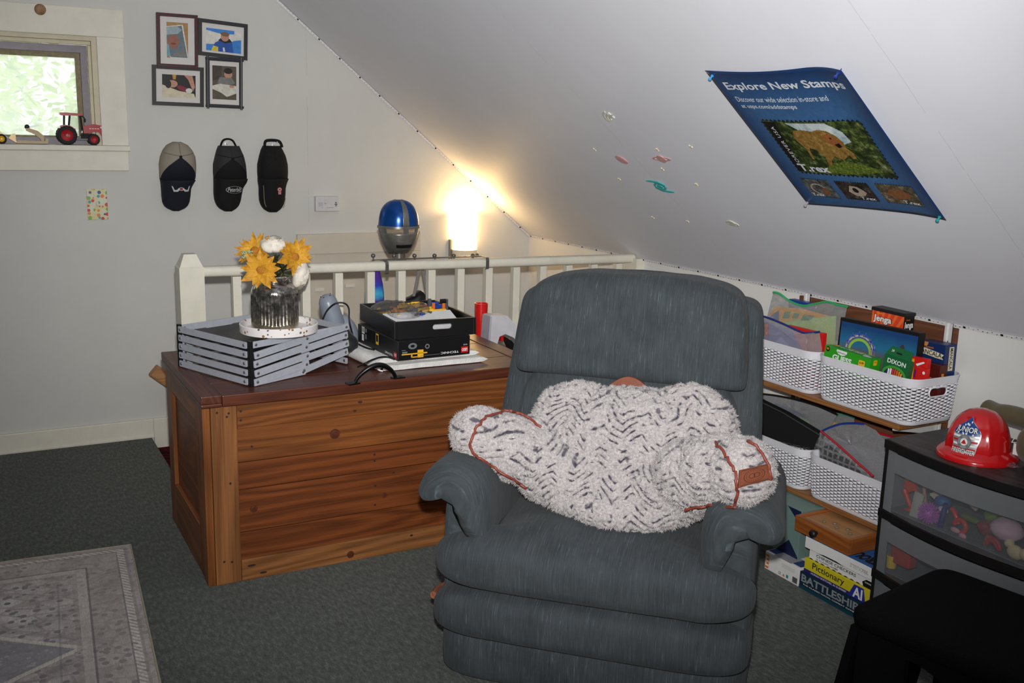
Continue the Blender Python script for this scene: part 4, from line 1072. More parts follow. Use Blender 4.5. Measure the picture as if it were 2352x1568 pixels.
# base, footrest board, seat
rp_(MB().blob((0, .40, .075), (.425, .38, .085), (9, 6), 64, 20, fn=lambda p: (p.x, p.y, max(.002, p.z))), 'base')
rp_(MB().blob((0, .13, .205), (.43, .145, .075), (7, 3.6), 64, 24, fn=lambda p: wr_(p, .002)), 'footrest')
def seatfn(p):
    k = 1-.26*sstep(.09, .16, p.y); x = p.x*k
    up = .028*max(0, 1-(p.x/.42)**2)*max(0, 1-((p.y-.28)/.32)**2) if p.z > .34 else 0
    return wr_(Vector((x, p.y, p.z+up)), .003)
seat = rp_(MB().blob((0, .28, .345), (.437, .295, .088), (7, 3.2), 90, 30, fn=seatfn), 'seat_cushion')
sm = MB(); sm.tube([(x, .012+.012*(abs(x)/.4)**6, .398-.03*(abs(x)/.4)**6) for x in np.linspace(-.40, .40, 30)], .0016, 6); sm.obj('seam', mat('seam_thread', srgb(52, 58, 62), .9), seat, 60)
# arms
for sg in (-1, 1):
    pn = MB(); pn.blob((sg*.365, .36, .30), (.060, .275, .235), (8, 7), 40, 20, fn=lambda p: wr_(p, .002)); rp_(pn, 'arm_panel', M_fy)
    sec = [(.285, .40), (.282, .48), (.288, .545), (.308, .592), (.345, .618), (.39, .622), (.435, .606), (.468, .575), (.486, .54), (.487, .515), (.474, .502), (.452, .503), (.436, .512), (.42, .517), (.40, .51), (.36, .49), (.34, .46), (.33, .40)]
    cxs = sum(a for a, _ in sec)/len(sec); czs = .53
    pts2 = [Vector(q) for q in sec]
    # refine the outline
    P3 = smooth_path([(a, b, 0) for a, b in sec], 3)
    rings = []
    for y, k in ((.030, .30), (.034, .62), (.045, .83), (.062, .95), (.085, 1.0), (.12, 1.01), (.2, 1.0), (.35, .985), (.5, .97), (.6, .955), (.64, .9), (.65, .5)):
        ring = []
        for q in P3:
            x_, z_ = cxs+(q.x-cxs)*k, czs+(q.y-czs)*k
            z_ -= .035*sstep(.2, .62, y) - .012*sstep(.16, .03, y)*0
            ring.append(tuple(wr_(Vector((sg*x_, y, z_)), .003, 14)))
        rings.append(ring)
    mb = MB(); mb.loft(rings); o = rp_(mb, 'arm_pad', M_fy)
    if sg > 0: pass
    # gathered pleats at the front of the pad
    pl_ = MB()
    for k in range(6):
        a = .30+.024*k; z_ = .60 - .0*k
        z_ = .575+.03*math.sin(math.pi*(a-.29)/.19)
        pl_.tube([(sg*a, .036, z_-.062), (sg*(a+.003), .040, z_-.04), (sg*(a+.004), .054, z_-.012)], .0014, 5)
    pl_.obj('pleats', mat('seam_thread', srgb(52, 58, 62), .9), o, 60)
# back: outer frame, lumbar cushion, head cushion
def lean(p):       # back leans away with height
    return Vector((p.x, p.y+.20*(p.z-.40)/.62, p.z))
rp_(MB().blob((0, .55, .65), (.412, .075, .366), (6, 13), 72, 48, fn=lambda p: wr_(lean(Vector((p.x*(1-.075*sstep(.45, 1.0, p.z)), p.y, p.z))), .003)), 'back_frame')
rp_(MB().blob((0, .485, .60), (.335, .075, .245), (6, 3), 64, 36, fn=lambda p: wr_(lean(p), .004)), 'lumbar_cushion')
def headfn(p):
    k = 1-.05*sstep(.8, 1.06, p.z); zn = min(.995, abs(p.z-.926)/.155)
    if p.z < .926: k *= ((1-zn**14)**(1/14))/max(.05, (1-zn**4.6)**(1/4.6))
    q = Vector((max(-.36, min(.36, p.x*k)), p.y, p.z))
    q.z += .012*math.cos(p.x*5)-.012
    return wr_(lean(q), .004)
hc = rp_(MB().blob((0, .475, .926), (.352, .105, .155), (6, 4.6), 72, 40, fn=headfn), 'head_cushion')
# recline lever on the left side
q = cpx(984, 1356, .05)
lv = MB(); lv.tube([(-.432, .26, .19), (-.438, .20, .20), (-.444, .12, .21), (-.444, .085, .212)], .009, 12, rs=[.009, .01, .014, .011]); lv.cyl((-.41, .26, .19), (-.44, .26, .19), .018, 16)
lv.obj('recline_lever', wood('lever_wood', srgb(110, 56, 36), srgb(176, 108, 80), 1, spec=.6), rc, 60, label='small reddish wooden recline lever')

# ================================================================= FLUFFY READING PILLOW
def L3(x, y, d): return cpx(x, y, d)
ell = []
def E_(c, r, rot=None): ell.append((Vector(c), r, rot))
E_((.055, .37, .60), (.25, .115, .165))            # main back body
E_((.06, .40, .68), (.235, .085, .095)); E_((.05, .33, .52), (.26, .13, .085))
E_((-.115, .43, .705), (.10, .075, .072)); E_((.20, .43, .715), (.105, .075, .085)); E_((.05, .43, .69), (.19, .065, .075))
E_((-.165, .41, .655), (.085, .08, .11)); E_((.255, .40, .665), (.085, .08, .12)); E_((.05, .435, .715), (.17, .06, .06)); E_((-.235, .33, .60), (.09, .09, .085)); E_((.04, .27, .49), (.22, .12, .058)); E_((.05, .23, .485), (.16, .10, .05))
E_((-.20, .30, .575), (.15, .11, .085), rad(-24)); E_((-.355, .23, .650), (.088, .105, .070), rad(-20)); E_((-.28, .26, .612), (.12, .11, .082), rad(-22)); E_((-.14, .30, .54), (.13, .12, .085))
E_((.25, .28, .585), (.12, .12, .088)); E_((.372, .105, .672), (.080, .105, .080)); E_((.31, .17, .645), (.10, .115, .085)); E_((.25, .22, .61), (.11, .12, .09)); E_((.18, .29, .54), (.13, .12, .085))
bm = bmesh.new()
for c, r, rot in ell:
    M_ = Matrix.Translation(c) @ (Matrix.Rotation(-rot, 4, 'Y') if rot else Matrix.Identity(4)) @ Matrix.Diagonal((r[0], r[1], r[2], 1))
    bmesh.ops.create_icosphere(bm, subdivisions=4, radius=1, matrix=M_)
tm_ = bpy.data.meshes.new('pillow_tmp'); bm.to_mesh(tm_); bm.free()
to = bpy.data.objects.new('pillow_tmp', tm_); link(to)
md = to.modifiers.new('r', 'REMESH'); md.mode = 'VOXEL'; md.voxel_size = .0065
ms = to.modifiers.new('s', 'SMOOTH'); ms.iterations = 22; ms.factor = .5
bpy.context.view_layer.update()
dg = bpy.context.evaluated_depsgraph_get()
pm = bpy.data.meshes.new_from_object(to.evaluated_get(dg))
bpy.data.objects.remove(to)
bm = bmesh.new(); bm.from_mesh(pm); bmesh.ops.subdivide_edges(bm, edges=list(bm.edges), cuts=1, use_grid_fill=True); bm.to_mesh(pm); bm.free()
nv = len(pm.vertices)
co = np.empty(nv*3); pm.vertices.foreach_get('co', co); co = co.reshape(-1, 3)
no = np.empty(nv*3); pm.vertex_normals.foreach_get('vector', no) if hasattr(pm, 'vertex_normals') else pm.vertices.foreach_get('normal', no); no = no.reshape(-1, 3)
smo = co.copy()
ridge = np.zeros(nv); disp = np.zeros(nv)
for i in range(nv):
    x, y, z = co[i]; p = Vector((x, y, z))
    wx = x+.012*mnoise.noise(p*12); wz = z+.012*mnoise.noise(p*12+Vector((4, 0, 0)))
    colw = .115; tri = abs(((wx+.02)/colw) % 1-.5)*colw
    arm = max(0, (abs(x-.02)-.24))
    ph = (wz - (.72*tri if arm < .01 else .12*tri))/.0205 + .9*mnoise.noise(p*11)
    fr_ = ph % 1
    broken = sstep(-.22, .12, mnoise.noise(p*30+Vector((9, 0, 0))))*(.75+.5*mnoise.noise(p*90))
    val = math.exp(-((fr_-.5)/.20)**2)*broken
    seam = math.exp(-(((wx+.02)/colw % 1-.5)*colw/.004)**2)*.25
    ridge[i] = max(val, 0)
    fleck = sstep(.28, .62, mnoise.noise(Vector((p.x*60, p.y*60, p.z*170))+Vector((2, 8, 1))))*.62
    ridge[i] = max(val, fleck)
    disp[i] = .0085*(1-val) + .0045*mnoise.noise(p*60) + .0030*mnoise.noise(p*130) - .004*seam - .003*fleck
co2 = co+no*disp[:, None]
pm.vertices.foreach_set('co', co2.reshape(-1).tolist())
at_ = pm.attributes.new('ridge', 'FLOAT', 'POINT'); at_.data.foreach_set('value', ridge)
pm.polygons.foreach_set('use_smooth', [True]*len(pm.polygons)); pm.update()
def furmat(name, strand):
    t = NT(name); a = t.n('ShaderNodeAttribute', attribute_name='ridge'); v = t.coord('Object')
    n1 = t.noise(v, 160, 3, .7); n2 = t.noise(v, 40, 3, .6)
    lightc = t.ramp(n1, [(.25, srgb(136, 129, 132)), (.5, srgb(184, 177, 176)), (.75, srgb(214, 208, 205))])
    k = t.math('MULTIPLY', t.math('SUBTRACT', t.math('ADD', a.outputs['Fac'], t.math('MULTIPLY', t.math('SUBTRACT', n1, .5), .5)), .32, clamp=True), 2.8, clamp=True)
    t.p(col=t.mix(t.math('MULTIPLY', k, .95), lightc, srgb(44, 34, 58)), rough=.95, spec=.08, sheen=.4)
    if not strand: t.bump(t.noise(v, 420, 3, .7), .8, .004)
    return t.m
M_fur = furmat('sherpa_fleece', False); M_str = furmat('sherpa_strands', True)
pm.materials.append(M_fur)
pth = thing('reading_pillow', 'fluffy grey and white backrest pillow with two arms and brown piping on the recliner', 'pillow', M=CW @ Matrix.Translation((.05, .32, .44)))
Mi = Matrix.Translation((-.05, -.32, -.44))
pm.transform(Mi)
po = bpy.data.objects.new('cover', pm); link(po); po.parent = pth
# projection helper: snap pixels of the photo to the pillow surface
from mathutils.bvhtree import BVHTree
bv = BVHTree.FromPolygons([tuple(v_) for v_ in co2], [tuple(p.vertices) for p in pm.polygons])
Ci = CW.inverted(); camL = Ci @ CAM; R3 = Ci.to_3x3()
def onpillow(x, y, lift=.004):
    d_ = (R3 @ ray(x, y)).normalized(); h_ = bv.ray_cast(camL, d_)
    if h_[0] is None: return None
    return h_[0]+h_[1]*lift
TAGC = onpillow(1728, 1092, 0) or Vector((9, 9, 9))
# short pile strands
rs_ = random.Random(11); V, Fc, RG = [], [], []
cand = [i for i in range(nv)]
for _ in range(52000):
    i = rs_.randrange(nv)
    if ridge[i] > .4: continue
    p = Vector(co2[i]); n_ = Vector(no[i])
    t1 = n_.cross(Vector((rs_.uniform(-1, 1), rs_.uniform(-1, 1), rs_.uniform(-1, 1)))).normalized()
    if (p-TAGC).length < .042: continue
    p = p+t1*rs_.uniform(-.003, .003)
    d_ = (n_+t1*rs_.uniform(.4, 1.5)+Vector((0, -.15, -.55))).normalized(); ln = rs_.uniform(.004, .0095); sd = d_.cross(n_).normalized()*rs_.uniform(.0006, .0012)
    b = len(V); V += [p-sd-n_*.001, p+sd-n_*.001, p+d_*ln]; Fc.append((b, b+1, b+2)); g_ = ridge[i]*.6; RG += [g_, g_, 0.0]
sm_ = bpy.data.meshes.new('pile'); sm_.from_pydata([tuple(Mi @ v_) for v_ in V], [], Fc); a2 = sm_.attributes.new('ridge', 'FLOAT', 'POINT'); a2.data.foreach_set('value', RG); sm_.materials.append(M_str); sm_.update()
so = bpy.data.objects.new('pile', sm_); link(so); so.parent = pth; so['kind'] = 'stuff'
M_pipe = mat('piping_brown', srgb(128, 58, 44), .45, var=.15, scale=120, spec=.5)
def piping(pix):
    sp = smooth_path([(x, y, 0) for x, y in pix], 5); P = [onpillow(q.x, q.y, .008) for q in sp]; P = [Mi @ p for p in P if p is not None]
    if len(P) > 3: MB().tube(P, .0038, 8).obj('piping', M_pipe, pth, 60)
piping([(1240, 985), (1215, 965), (1185, 952), (1160, 948), (1128, 955), (1105, 972), (1088, 995), (1082, 1020), (1095, 1042), (1125, 1062), (1160, 1085), (1190, 1105), (1212, 1117)])
piping([(1645, 1021), (1652, 1028), (1672, 1050), (1685, 1080), (1690, 1110), (1693, 1135), (1690, 1156)])
piping([(1577, 1166), (1600, 1160), (1640, 1157), (1690, 1158)])
piping([(1715, 1015), (1745, 1040), (1762, 1075), (1768, 1100)])
piping([(1292, 878), (1310, 869), (1330, 869), (1347, 872)]); piping([(1365, 871), (1382, 869), (1400, 870)]); piping([(1556, 865), (1590, 864), (1618, 872)])
# leather tag
cs = [onpillow(x, y, .016) for x, y in ((1700, 1114), (1760, 1106), (1755, 1070), (1697, 1076))]
if all(c is not None for c in cs):
    def tg(u, v): return Mi @ (cs[0].lerp(cs[1], u).lerp(cs[3].lerp(cs[2], u), v))
    N_ = (cs[1]-cs[0]).cross(cs[3]-cs[0]).normalized()
    mb = MB(); A = [tg(0, 0), tg(1, 0), tg(1, 1), tg(0, 1)]
    mb.add([a+N_*.002 for a in A]+[a-N_*.004 for a in A], [(0, 1, 2, 3), (7, 6, 5, 4), (0, 4, 5, 1), (1, 5, 6, 2), (2, 6, 7, 3), (3, 7, 4, 0)])
    lt = mb.obj('leather_tag', mat('leather_tan', srgb(118, 62, 40), .5, var=.12, scale=60), pth, None, label='square tan leather tag')
    M_emb = mat('leather_emboss', srgb(66, 34, 22), .6)
    fn = lambda u, v: tg(u, v)+N_*.0028
    for poly in (ringpoly(.5, .5, .36, .40, .93), ringpoly(.42, .5, .11, .15, .75), ringpoly(.58, .5, .11, .15, .75)):
        flat(fn, poly, M_emb, pth, 'emblem', world=False)
    for k in range(22):
        a = 2*math.pi*k/22; flat(fn, rect(.5+.27*math.cos(a)-.014, .5+.30*math.sin(a)-.02, .5+.27*math.cos(a)+.014, .5+.30*math.sin(a)+.02), M_emb, pth, 'emblem_mark', world=False)
    st_ = MB().tube([tg(.05, .06)+N_*.002, tg(.95, .06)+N_*.002, tg(.95, .94)+N_*.002, tg(.05, .94)+N_*.002], .0008, 5, closed=True); st_.obj('stitching', M_emb, pth)
# brown carrying handle at the top
h0, h1 = cpx(1403, 872, .46), cpx(1487, 876, .46)
mb = MB(); rings = []
for i in range(13):
    s_ = i/12; c = h0.lerp(h1, s_)+Vector((0, -.01, .018*math.sin(math.pi*s_)-.018)); w_ = .013+.016*math.sin(math.pi*s_)
    rings.append([Mi @ (c+Vector((0, a_, b_))) for a_, b_ in ((-.004, -w_*.5), (.004, -w_*.5), (.007, w_*.5), (-.002, w_*.5))])
mb.loft(rings); mb.obj('carry_handle', mat('leather_tan', srgb(118, 62, 40)), pth, 60, label='tan leather carry handle')
# ================================================================= WALL SHELVES
S1, S2, SF = .62, .265, 2.55          # tops of the two shelves, front edge
M_oak = wood('shelf_oak', srgb(112, 70, 38), srgb(170, 118, 70), 1, 12, .45, 0, .3, .6)
ws = thing('shelf_unit', 'two oak shelf boards on white standards screwed to a brown board on the knee wall', 'shelf', (XK, 2.5, 0))
def sp(mb, n, m, s=None): return mb.obj(n, m, ws, s, world=True)
b0 = pX(1838, 668, XK-.012).y; b1 = pX(2199, 748, XK-.012).y
M_bb = wood('backboard_brown', srgb(92, 54, 34), srgb(132, 84, 56), 1, 5, .6, 0, 1.2, .3)
sp(MB().box((XK-.014, b1, S1-.32), (XK, b0, ZK-.012), .002), 'backboard', M_bb)
M_std = mat('standard_white', srgb(222, 222, 220), .35, .2)
for px_ in (1852, 2178):
    yy = pX(px_, 700 if px_ < 2000 else 765, XK-.02).y
    mb = MB(); mb.box((XK-.024, yy-.012, .12), (XK-.014, yy-.006, ZK+.002)); mb.box((XK-.024, yy+.006, .12), (XK-.014, yy+.012, ZK+.002)); mb.box((XK-.017, yy-.012, .12), (XK-.014, yy+.012, ZK+.002)); sp(mb, 'standard', M_std)
    ho_ = MB()
    for k in range(14): ho_.box((XK-.0177, yy-.0025, .2+.05*k), (XK-.0165, yy+.0025, .216+.05*k))
    sp(ho_, 'standard_slots', M_pk)
    for S in (S1, S2):
        mb = MB(); mb.prism([(0, 0), (.21, 0), (.21, -.012), (.0, -.05)], (XK-.02, yy+.003, S-.019), (-1, 0, 0), (0, 0, 1), .006, n=(0, -1, 0)); sp(mb, 'bracket', M_std)
sp(MB().box((SF, 2.10, S1-.018), (XK-.026, 3.0, S1), .002), 'shelf_board', M_oak)
sp(MB().box((SF, 2.06, S2-.018), (XK-.026, 3.0, S2), .002), 'shelf_board', M_oak)

# ================================================================= WOVEN PLASTIC BASKETS
M_bask = mat('basket_white', srgb(224, 224, 230), .35, var=.02, spec=.5)
def basket(Yc, z0, label, handle_text=False, a=.207, b=.1175, h=.155, xc=None):
    xc = xc if xc is not None else 2.658
    th = thing('storage_basket', label, 'basket', (xc, Yc, z0), group='white woven plastic baskets on the wall shelves')
    R_ = .045
    # perimeter points (x across, y along)
    per = []
    for cx_, cy_, a0 in ((b-R_, a-R_, 0), (-(b-R_), a-R_, 90), (-(b-R_), -(a-R_), 180), (b-R_, -(a-R_), 270)):
        for i in range(7):
            q = rad(a0+90*i/6); per.append((cx_+R_*math.cos(q), cy_+R_*math.sin(q)))
    per.append(per[0]); L = [0]
    for i in range(1, len(per)): L.append(L[-1]+math.dist(per[i-1], per[i]))
    tot = L[-1]
    def at(s):
        s %= tot; i = max(k for k in range(len(L)) if L[k] <= s+1e-9); i = min(i, len(L)-2)
        u = (s-L[i])/(L[i+1]-L[i]) if L[i+1] > L[i] else 0
        p = Vector((per[i][0]*(1-u)+per[i+1][0]*u, per[i][1]*(1-u)+per[i+1][1]*u, 0)); return p
    def P(s, z, out=0.0):
        p = at(s); k = .94+.06*(z/h); n = Vector((p.x/b**1.0, p.y/a, 0)); n = Vector((at(s+.001)-at(s-.001)).to_2d().to_3d()); n = Vector((n.y, -n.x, 0)).normalized()
        return Vector((p.x*k, p.y*k, z))+n*out
    nc = 72; cw = tot/nc; zt, zb = h-.028, .014; pitch = (zt-zb)/10
    mb = MB()
    for c in range(nc):
        s0, s1 = c*cw, (c+1)*cw; off = 0 if c % 2 else pitch*.5
        zs = [zb]; k = 0; segs = []
        z = zb; edges = []
        zc_ = zb-pitch*.5+off
        while zc_ < zt+pitch:
            edges.append((zc_-pitch*.14, zc_+pitch*.14)); zc_ += pitch
        cur = zb
        for e0, e1 in edges:
            e0c, e1c = max(e0, zb), min(e1, zt)
            if e1c <= zb or e0c >= zt: continue
            if e0c > cur: segs.append((cur, e0c, True))
            segs.append((e0c, e1c, False)); cur = e1c
        if cur < zt: segs.append((cur, zt, True))
        hs_ = [ (at(s0).y+at(s1).y)/2 ]
        for za, zb_, solid in segs:
            zm = (za+zb_)/2; my = at((s0+s1)/2)
            inhandle = abs(abs(my.y)-a) < .012 and abs(my.x) < .038 and h*.60 < zm < h*.78
            if inhandle: continue
            if solid:
                A = [P(s0, za), P((s0+s1)/2, za, .0012), P(s1, za), P(s0, zm, .0005), P((s0+s1)/2, zm, .0032), P(s1, zm, .0005), P(s0, zb_), P((s0+s1)/2, zb_, .0012), P(s1, zb_)]
                mb.add(A, [(0, 1, 4, 3), (1, 2, 5, 4), (3, 4, 7, 6), (4, 5, 8, 7)])
            else:
                bw = cw*.11
                for q0, q1 in ((s0, s0+bw), (s1-bw, s1)):
                    mb.add([P(q0, za), P(q1, za), P(q1, zb_), P(q0, zb_)], [(0, 1, 2, 3)])
    o = mb.obj('woven_wall', M_bask, th, 60)
    so_ = o.modifiers.new('thickness', 'SOLIDIFY'); so_.thickness = .0016; so_.offset = -1
    n2 = 96
    def ringz(z, out): return [P(tot*i/n2, z, out) for i in range(n2)]
    mb = MB(); mb.loft([ringz(zt-.001, 0), ringz(zt+.004, .002), ringz(zt+.008, .0005), ringz(zt+.013, .003), ringz(zt+.017, .0015), ringz(h-.004, .0045), ringz(h, .004), ringz(h, .0), ringz(h-.006, -.001), ringz(zt, -.002)], cap=False); mb.obj('rim', M_bask, th, 60)
    mb = MB(); mb.loft([ringz(.0, -.004), ringz(.004, .0005), ringz(zb+.001, .0005), ringz(zb, -.0015), ringz(.005, -.003)]); mb.obj('basket_base', M_bask, th, 60)
    for sg in (-1, 1):
        k = .94+.06*.69; yy = sg*a*k
        pts = [(x, yy+sg*.0015, h*.69+z) for x, z in rrect(-.040, -h*.095, .040, h*.095, h*.09, 6)]
        MB().tube(pts, .0028, 6, closed=True).obj('handle_rim', M_bask, th, 60)
    return th
bk1 = basket(2.684, S1+.0005, 'white woven basket on the upper shelf holding zip pouches')
bk2 = basket(2.262, S1+.0005, 'white woven basket on the upper shelf full of games and pencils')
bk3 = basket(2.688, S2+.0005, 'white woven basket on the lower shelf with a black case leaning in it')
bk4 = basket(2.266, S2+.0005, 'white woven basket on the lower shelf holding a red zip bag')

# ================================================================= CARTONS
def frame_of(TL, TR, X, lean=0.0):
    a, b = pX(TL[0], TL[1], X), pX(TR[0], TR[1], X); U = (b-a); w_ = U.length; U.normalize()
    N = Vector((-1, 0, 0)); V = N.cross(U).normalized()
    if lean:
        R_ = Matrix.Rotation(-lean, 3, U); V = R_ @ V; N = R_ @ N
    return a, U, V, N, w_
def carton(name, label, TL, TR, X, h, d, m, cat='box', lean=0.0, side_m=None, w=None, group=None, floor=None):
    a, U, V, N, w_ = frame_of(TL, TR, X, lean)
    if w: w_ = w
    if floor is not None: h = (a.z-floor)/V.z
    o = a-V*h
    M_ = Matrix(((U.x, -N.x, V.x, o.x), (U.y, -N.y, V.y, o.y), (U.z, -N.z, V.z, o.z), (0, 0, 0, 1)))
    th = thing(name, label, cat, M=M_, group=group)
    MB().box((0, 0, 0), (w_, d, h), .0015).obj('carton', m, th)
    th_f = {'F': face((0, 0, 0), (1, 0, 0), (0, 0, 1)), 'F2': face((0, 0, 0), (1, 0, 0), (0, 0, 1), .0012), 'F3': face((0, 0, 0), (1, 0, 0), (0, 0, 1), .0018), 'S': face((w_, 0, 0), (0, 1, 0), (0, 0, 1)), 'S2': face((w_, 0, 0), (0, 1, 0), (0, 0, 1), .0012), 'T': face((0, 0, h), (1, 0, 0), (0, 1, 0)), 'T2': face((0, 0, h), (1, 0, 0), (0, 1, 0), .0012), 'w': w_, 'h': h, 'd': d, 'th': th}
    return th_f
def CM(n, c, **k): return mat('card_'+n, srgb(*c), .4, var=.03, **k)
def T(c, s, f, m, w, h, x, y, **k): return text(s, c[f], m, c['th'], w=w, h=h, at=(x, y), world=False, **k)
def FL(c, f, poly, m, n='print', extra=0.0): return flat(c[f], poly, m, c['th'], n, world=False, extra=extra)
Z1 = S1+.006
# GUESS IN 10
c = carton('card_game_box', 'bright green guessing game box at the front of the upper basket', (1896, 791), (2000, 824), 2.566, .078, .052, CM('green', (44, 150, 30)), lean=.06)
w_, h_, d_ = c['w'], c['h'], c['d']; M_py2 = CM('amber', (226, 176, 40)); M_orn = CM('orange', (220, 120, 30))
FL(c, 'F', [(w_*.27, h_*.96), (w_*.50, h_*.96), (w_*.50, h_*.88), (w_*.46, h_*.78), (w_*.385, h_*.74), (w_*.31, h_*.78), (w_*.27, h_*.88)], M_pw, 'badge'); T(c, 'Skillmatics', 'F2', M_pk, w_*.18, h_*.08, w_*.295, h_*.82)
T(c, 'GUESS', 'F', M_pw, w_*.42, .019, w_*.20, h_-.041, bold=.035); T(c, 'IN 10', 'F', M_pw, w_*.30, h_*.22, w_*.28, h_*.04, bold=.03)
FL(c, 'F', rrect(w_*.77, h_*.55, w_*.90, h_*.82, .004), M_py2, 'badge'); T(c, '6-99', 'F2', M_pk, w_*.09, h_*.10, w_*.79, h_*.66, bold=.02)
FL(c, 'F', oval(w_*.075, h_*.86, .008, .009), M_pk, 'mascot_dot'); FL(c, 'F2', oval(w_*.075, h_*.875, .005, .004), M_orn, 'dot')
T(c, 'GUESS IN 10', 'T', M_pw, w_*.62, d_*.30, w_*.22, d_*.42, bold=.03, flip=True); FL(c, 'T', rrect(w_*.04, d_*.5, w_*.18, d_*.85, .003), M_py2, 'badge'); FL(c, 'T', rrect(w_*.36, d_*.80, w_*.68, d_*.95, .002), M_py2, 'band'); FL(c, 'T', oval(w_*.86, d_*.28, w_*.09, d_*.16), M_pw, 'badge')
T(c, '10', 'S', M_pw, h_*.26, d_*.34, d_*.66, h_*.14, bold=.03, angle=rad(90)); FL(c, 'S', rrect(d_*.3, h_*.70, d_*.62, h_*.93, .003), M_py2, 'badge'); T(c, '52', 'S2', M_pk, d_*.2, h_*.06, d_*.36, h_*.82)
# puzzle / marble-run box with a picture
t = NT('picture_sky'); v = t.coord('Object'); s_ = t.sep(v); f = t.noise(v, 14, 3)
t.p(col=t.ramp(t.math('ADD', t.math('MULTIPLY', s_[2], 3.5), t.math('MULTIPLY', f, .12)), [(.45, srgb(96, 74, 84)), (.62, srgb(88, 96, 104)), (.72, srgb(34, 112, 150)), (.9, srgb(22, 66, 120))]), rough=.35)
M_sky = t.m
c = carton('marble_run_box', 'dark framed game box with a blue picture of a marble run wheel', (1931, 728), (2113, 765), 2.665, .2, .028, M_pk, floor=Z1, lean=.05)
w_, h_, d_ = c['w'], c['h'], c['d']
FL(c, 'F', rect(w_*.025, h_*.02, w_*.99, h_*.955), M_sky, 'picture')
FL(c, 'F2', ringpoly(w_*.30, h_*.60, w_*.20, h_*.24, .8, 0, math.pi), CM('lilac', (120, 108, 140)), 'wheel'); FL(c, 'F2', ringpoly(w_*.30, h_*.60, w_*.155, h_*.18, .8, 0, math.pi), CM('lime', (150, 190, 70)), 'wheel'); FL(c, 'F3', ringpoly(w_*.30, h_*.60, w_*.185, h_*.22, .94, .2, 3.0), CM('cream', (210, 200, 170)), 'wheel')
for k in range(6):
    a_ = .35+.45*k; x_, y_ = w_*.30+w_*.19*math.cos(a_), h_*.60+h_*.23*math.sin(a_); FL(c, 'F3', rect(x_-.003, y_-.012, x_+.003, y_+.012), CM('brick_blue', (60, 90, 180)), 'brick'); FL(c, 'F3', rect(x_-.012, y_-.003, x_+.012, y_+.003), CM('brick_blue', (60, 90, 180)), 'brick')
FL(c, 'F2', [(w_*.42, h_*.35), (w_*.50, h_*.35), (w_*.49, h_*.72), (w_*.44, h_*.74)], CM('pinkwhite', (220, 190, 190)), 'tower'); FL(c, 'F3', rect(w_*.47, h_*.45, w_*.51, h_*.60), M_orn, 'tower'); FL(c, 'F2', rect(w_*.50, h_*.22, w_*.60, h_*.42), M_py2, 'brick_column'); 
for k in range(3): FL(c, 'F3', rect(w_*.50, h_*(.24+.06*k), w_*.60, h_*(.27+.06*k)), M_pr, 'brick_column')
for k, (x_, y_, r_) in enumerate(((.74, .70, -.7), (.82, .76, .2), (.9, .66, .25), (.95, .5, .2))): FL(c, 'F2', [(w_*x_+.010*math.cos(r_+q)*(1 if abs(math.cos(q)) > .9 else 1), h_*y_+.016*math.sin(r_+q)) for q in [2*math.pi*i/8 for i in range(8)]], CM('bolt', (70, 54, 60)), 'figure')
# JENGA
M_jr = None
t = NT('red_rays'); v = t.coord('Object'); s_ = t.sep(v); ang = t.math('ARCTAN2', t.math('SUBTRACT', s_[2], .12), t.math('SUBTRACT', s_[0], .02))
t.p(col=t.mix(t.math('GREATER_THAN', t.math('SINE', t.math('MULTIPLY', ang, 46)), .25), srgb(214, 70, 34), srgb(232, 104, 52)), rough=.4); M_rays = t.m
c = carton('stacking_game_box', 'orange red wooden block game box with black lid at the back of the upper basket', (2004, 711), (2077, 728), 2.735, .2, .05, M_rays, floor=Z1)
w_, h_, d_ = c['w'], c['h'], c['d']
T(c, 'Jenga', 'F', M_pk, w_*.60, .031, w_*.05, h_-.0415, bold=.06); T(c, 'Jenga', 'F2', M_pw, w_*.57, .028, w_*.065, h_-.040, bold=.03); T(c, 'Classic', 'F2', M_py2, w_*.22, .005, w_*.14, h_-.008)
FL(c, 'S', rect(0, 0, d_, h_), M_pk, 'black_side'); T(c, 'Jenga', 'S2', M_pw, d_*.86, .028, d_*.07, h_-.046, bold=.03); T(c, 'Classic', 'S2', M_orn, d_*.4, .005, d_*.2, h_-.014)
MB().box((-.003, -.003, h_), (w_+.003, d_+.003, h_+.012), .002).obj('lid', CM('charcoal', (30, 30, 32)), c['th'])
# DIXON pencils
c = carton('coloured_pencil_box', 'dark green coloured pencil box with a round window standing in the upper basket', (2032, 812), (2090, 832), 2.592, .115, .022, CM('dkgreen', (18, 96, 52)), lean=.05)
w_, h_, d_ = c['w'], c['h'], c['d']
T(c, 'DIXON', 'F', M_pw, w_*.72, h_*.13, w_*.16, h_*.80, bold=.02); FL(c, 'F', oval(w_*.5, h_*.50, w_*.47, h_*.26), CM('lightgreen', (60, 150, 50)), 'ring'); FL(c, 'F2', oval(w_*.5, h_*.48, w_*.38, h_*.21), M_pk, 'window')
for k, cc in enumerate(((50, 40, 110), (230, 230, 230), (236, 236, 236), (196, 60, 60), (200, 80, 50), (214, 100, 40), (226, 130, 40), (232, 150, 50))):
    x_ = w_*(.17+.083*k); dx = abs(x_+.003-w_*.5)/(w_*.38); dz = h_*.20*math.sqrt(max(.02, 1-dx*dx)); FL(c, 'F3', rect(x_, h_*.48-dz, x_+w_*.062, h_*.48+dz), mat('pencil_%d' % k, srgb(*cc), .3), 'pencil')
mb = MB(); mb.prism([(0, 0), (w_*1.02, 0), (w_*.95, .03), (w_*.12, .03)], (0, .004, h_), (1, 0, 0), (0, .35, 1), .001); mb.obj('hang_flap', CM('dkgreen', (18, 96, 52)), c['th']); ff = face((0, .002, h_), (1, 0, 0), (0, .35, 1), .002)
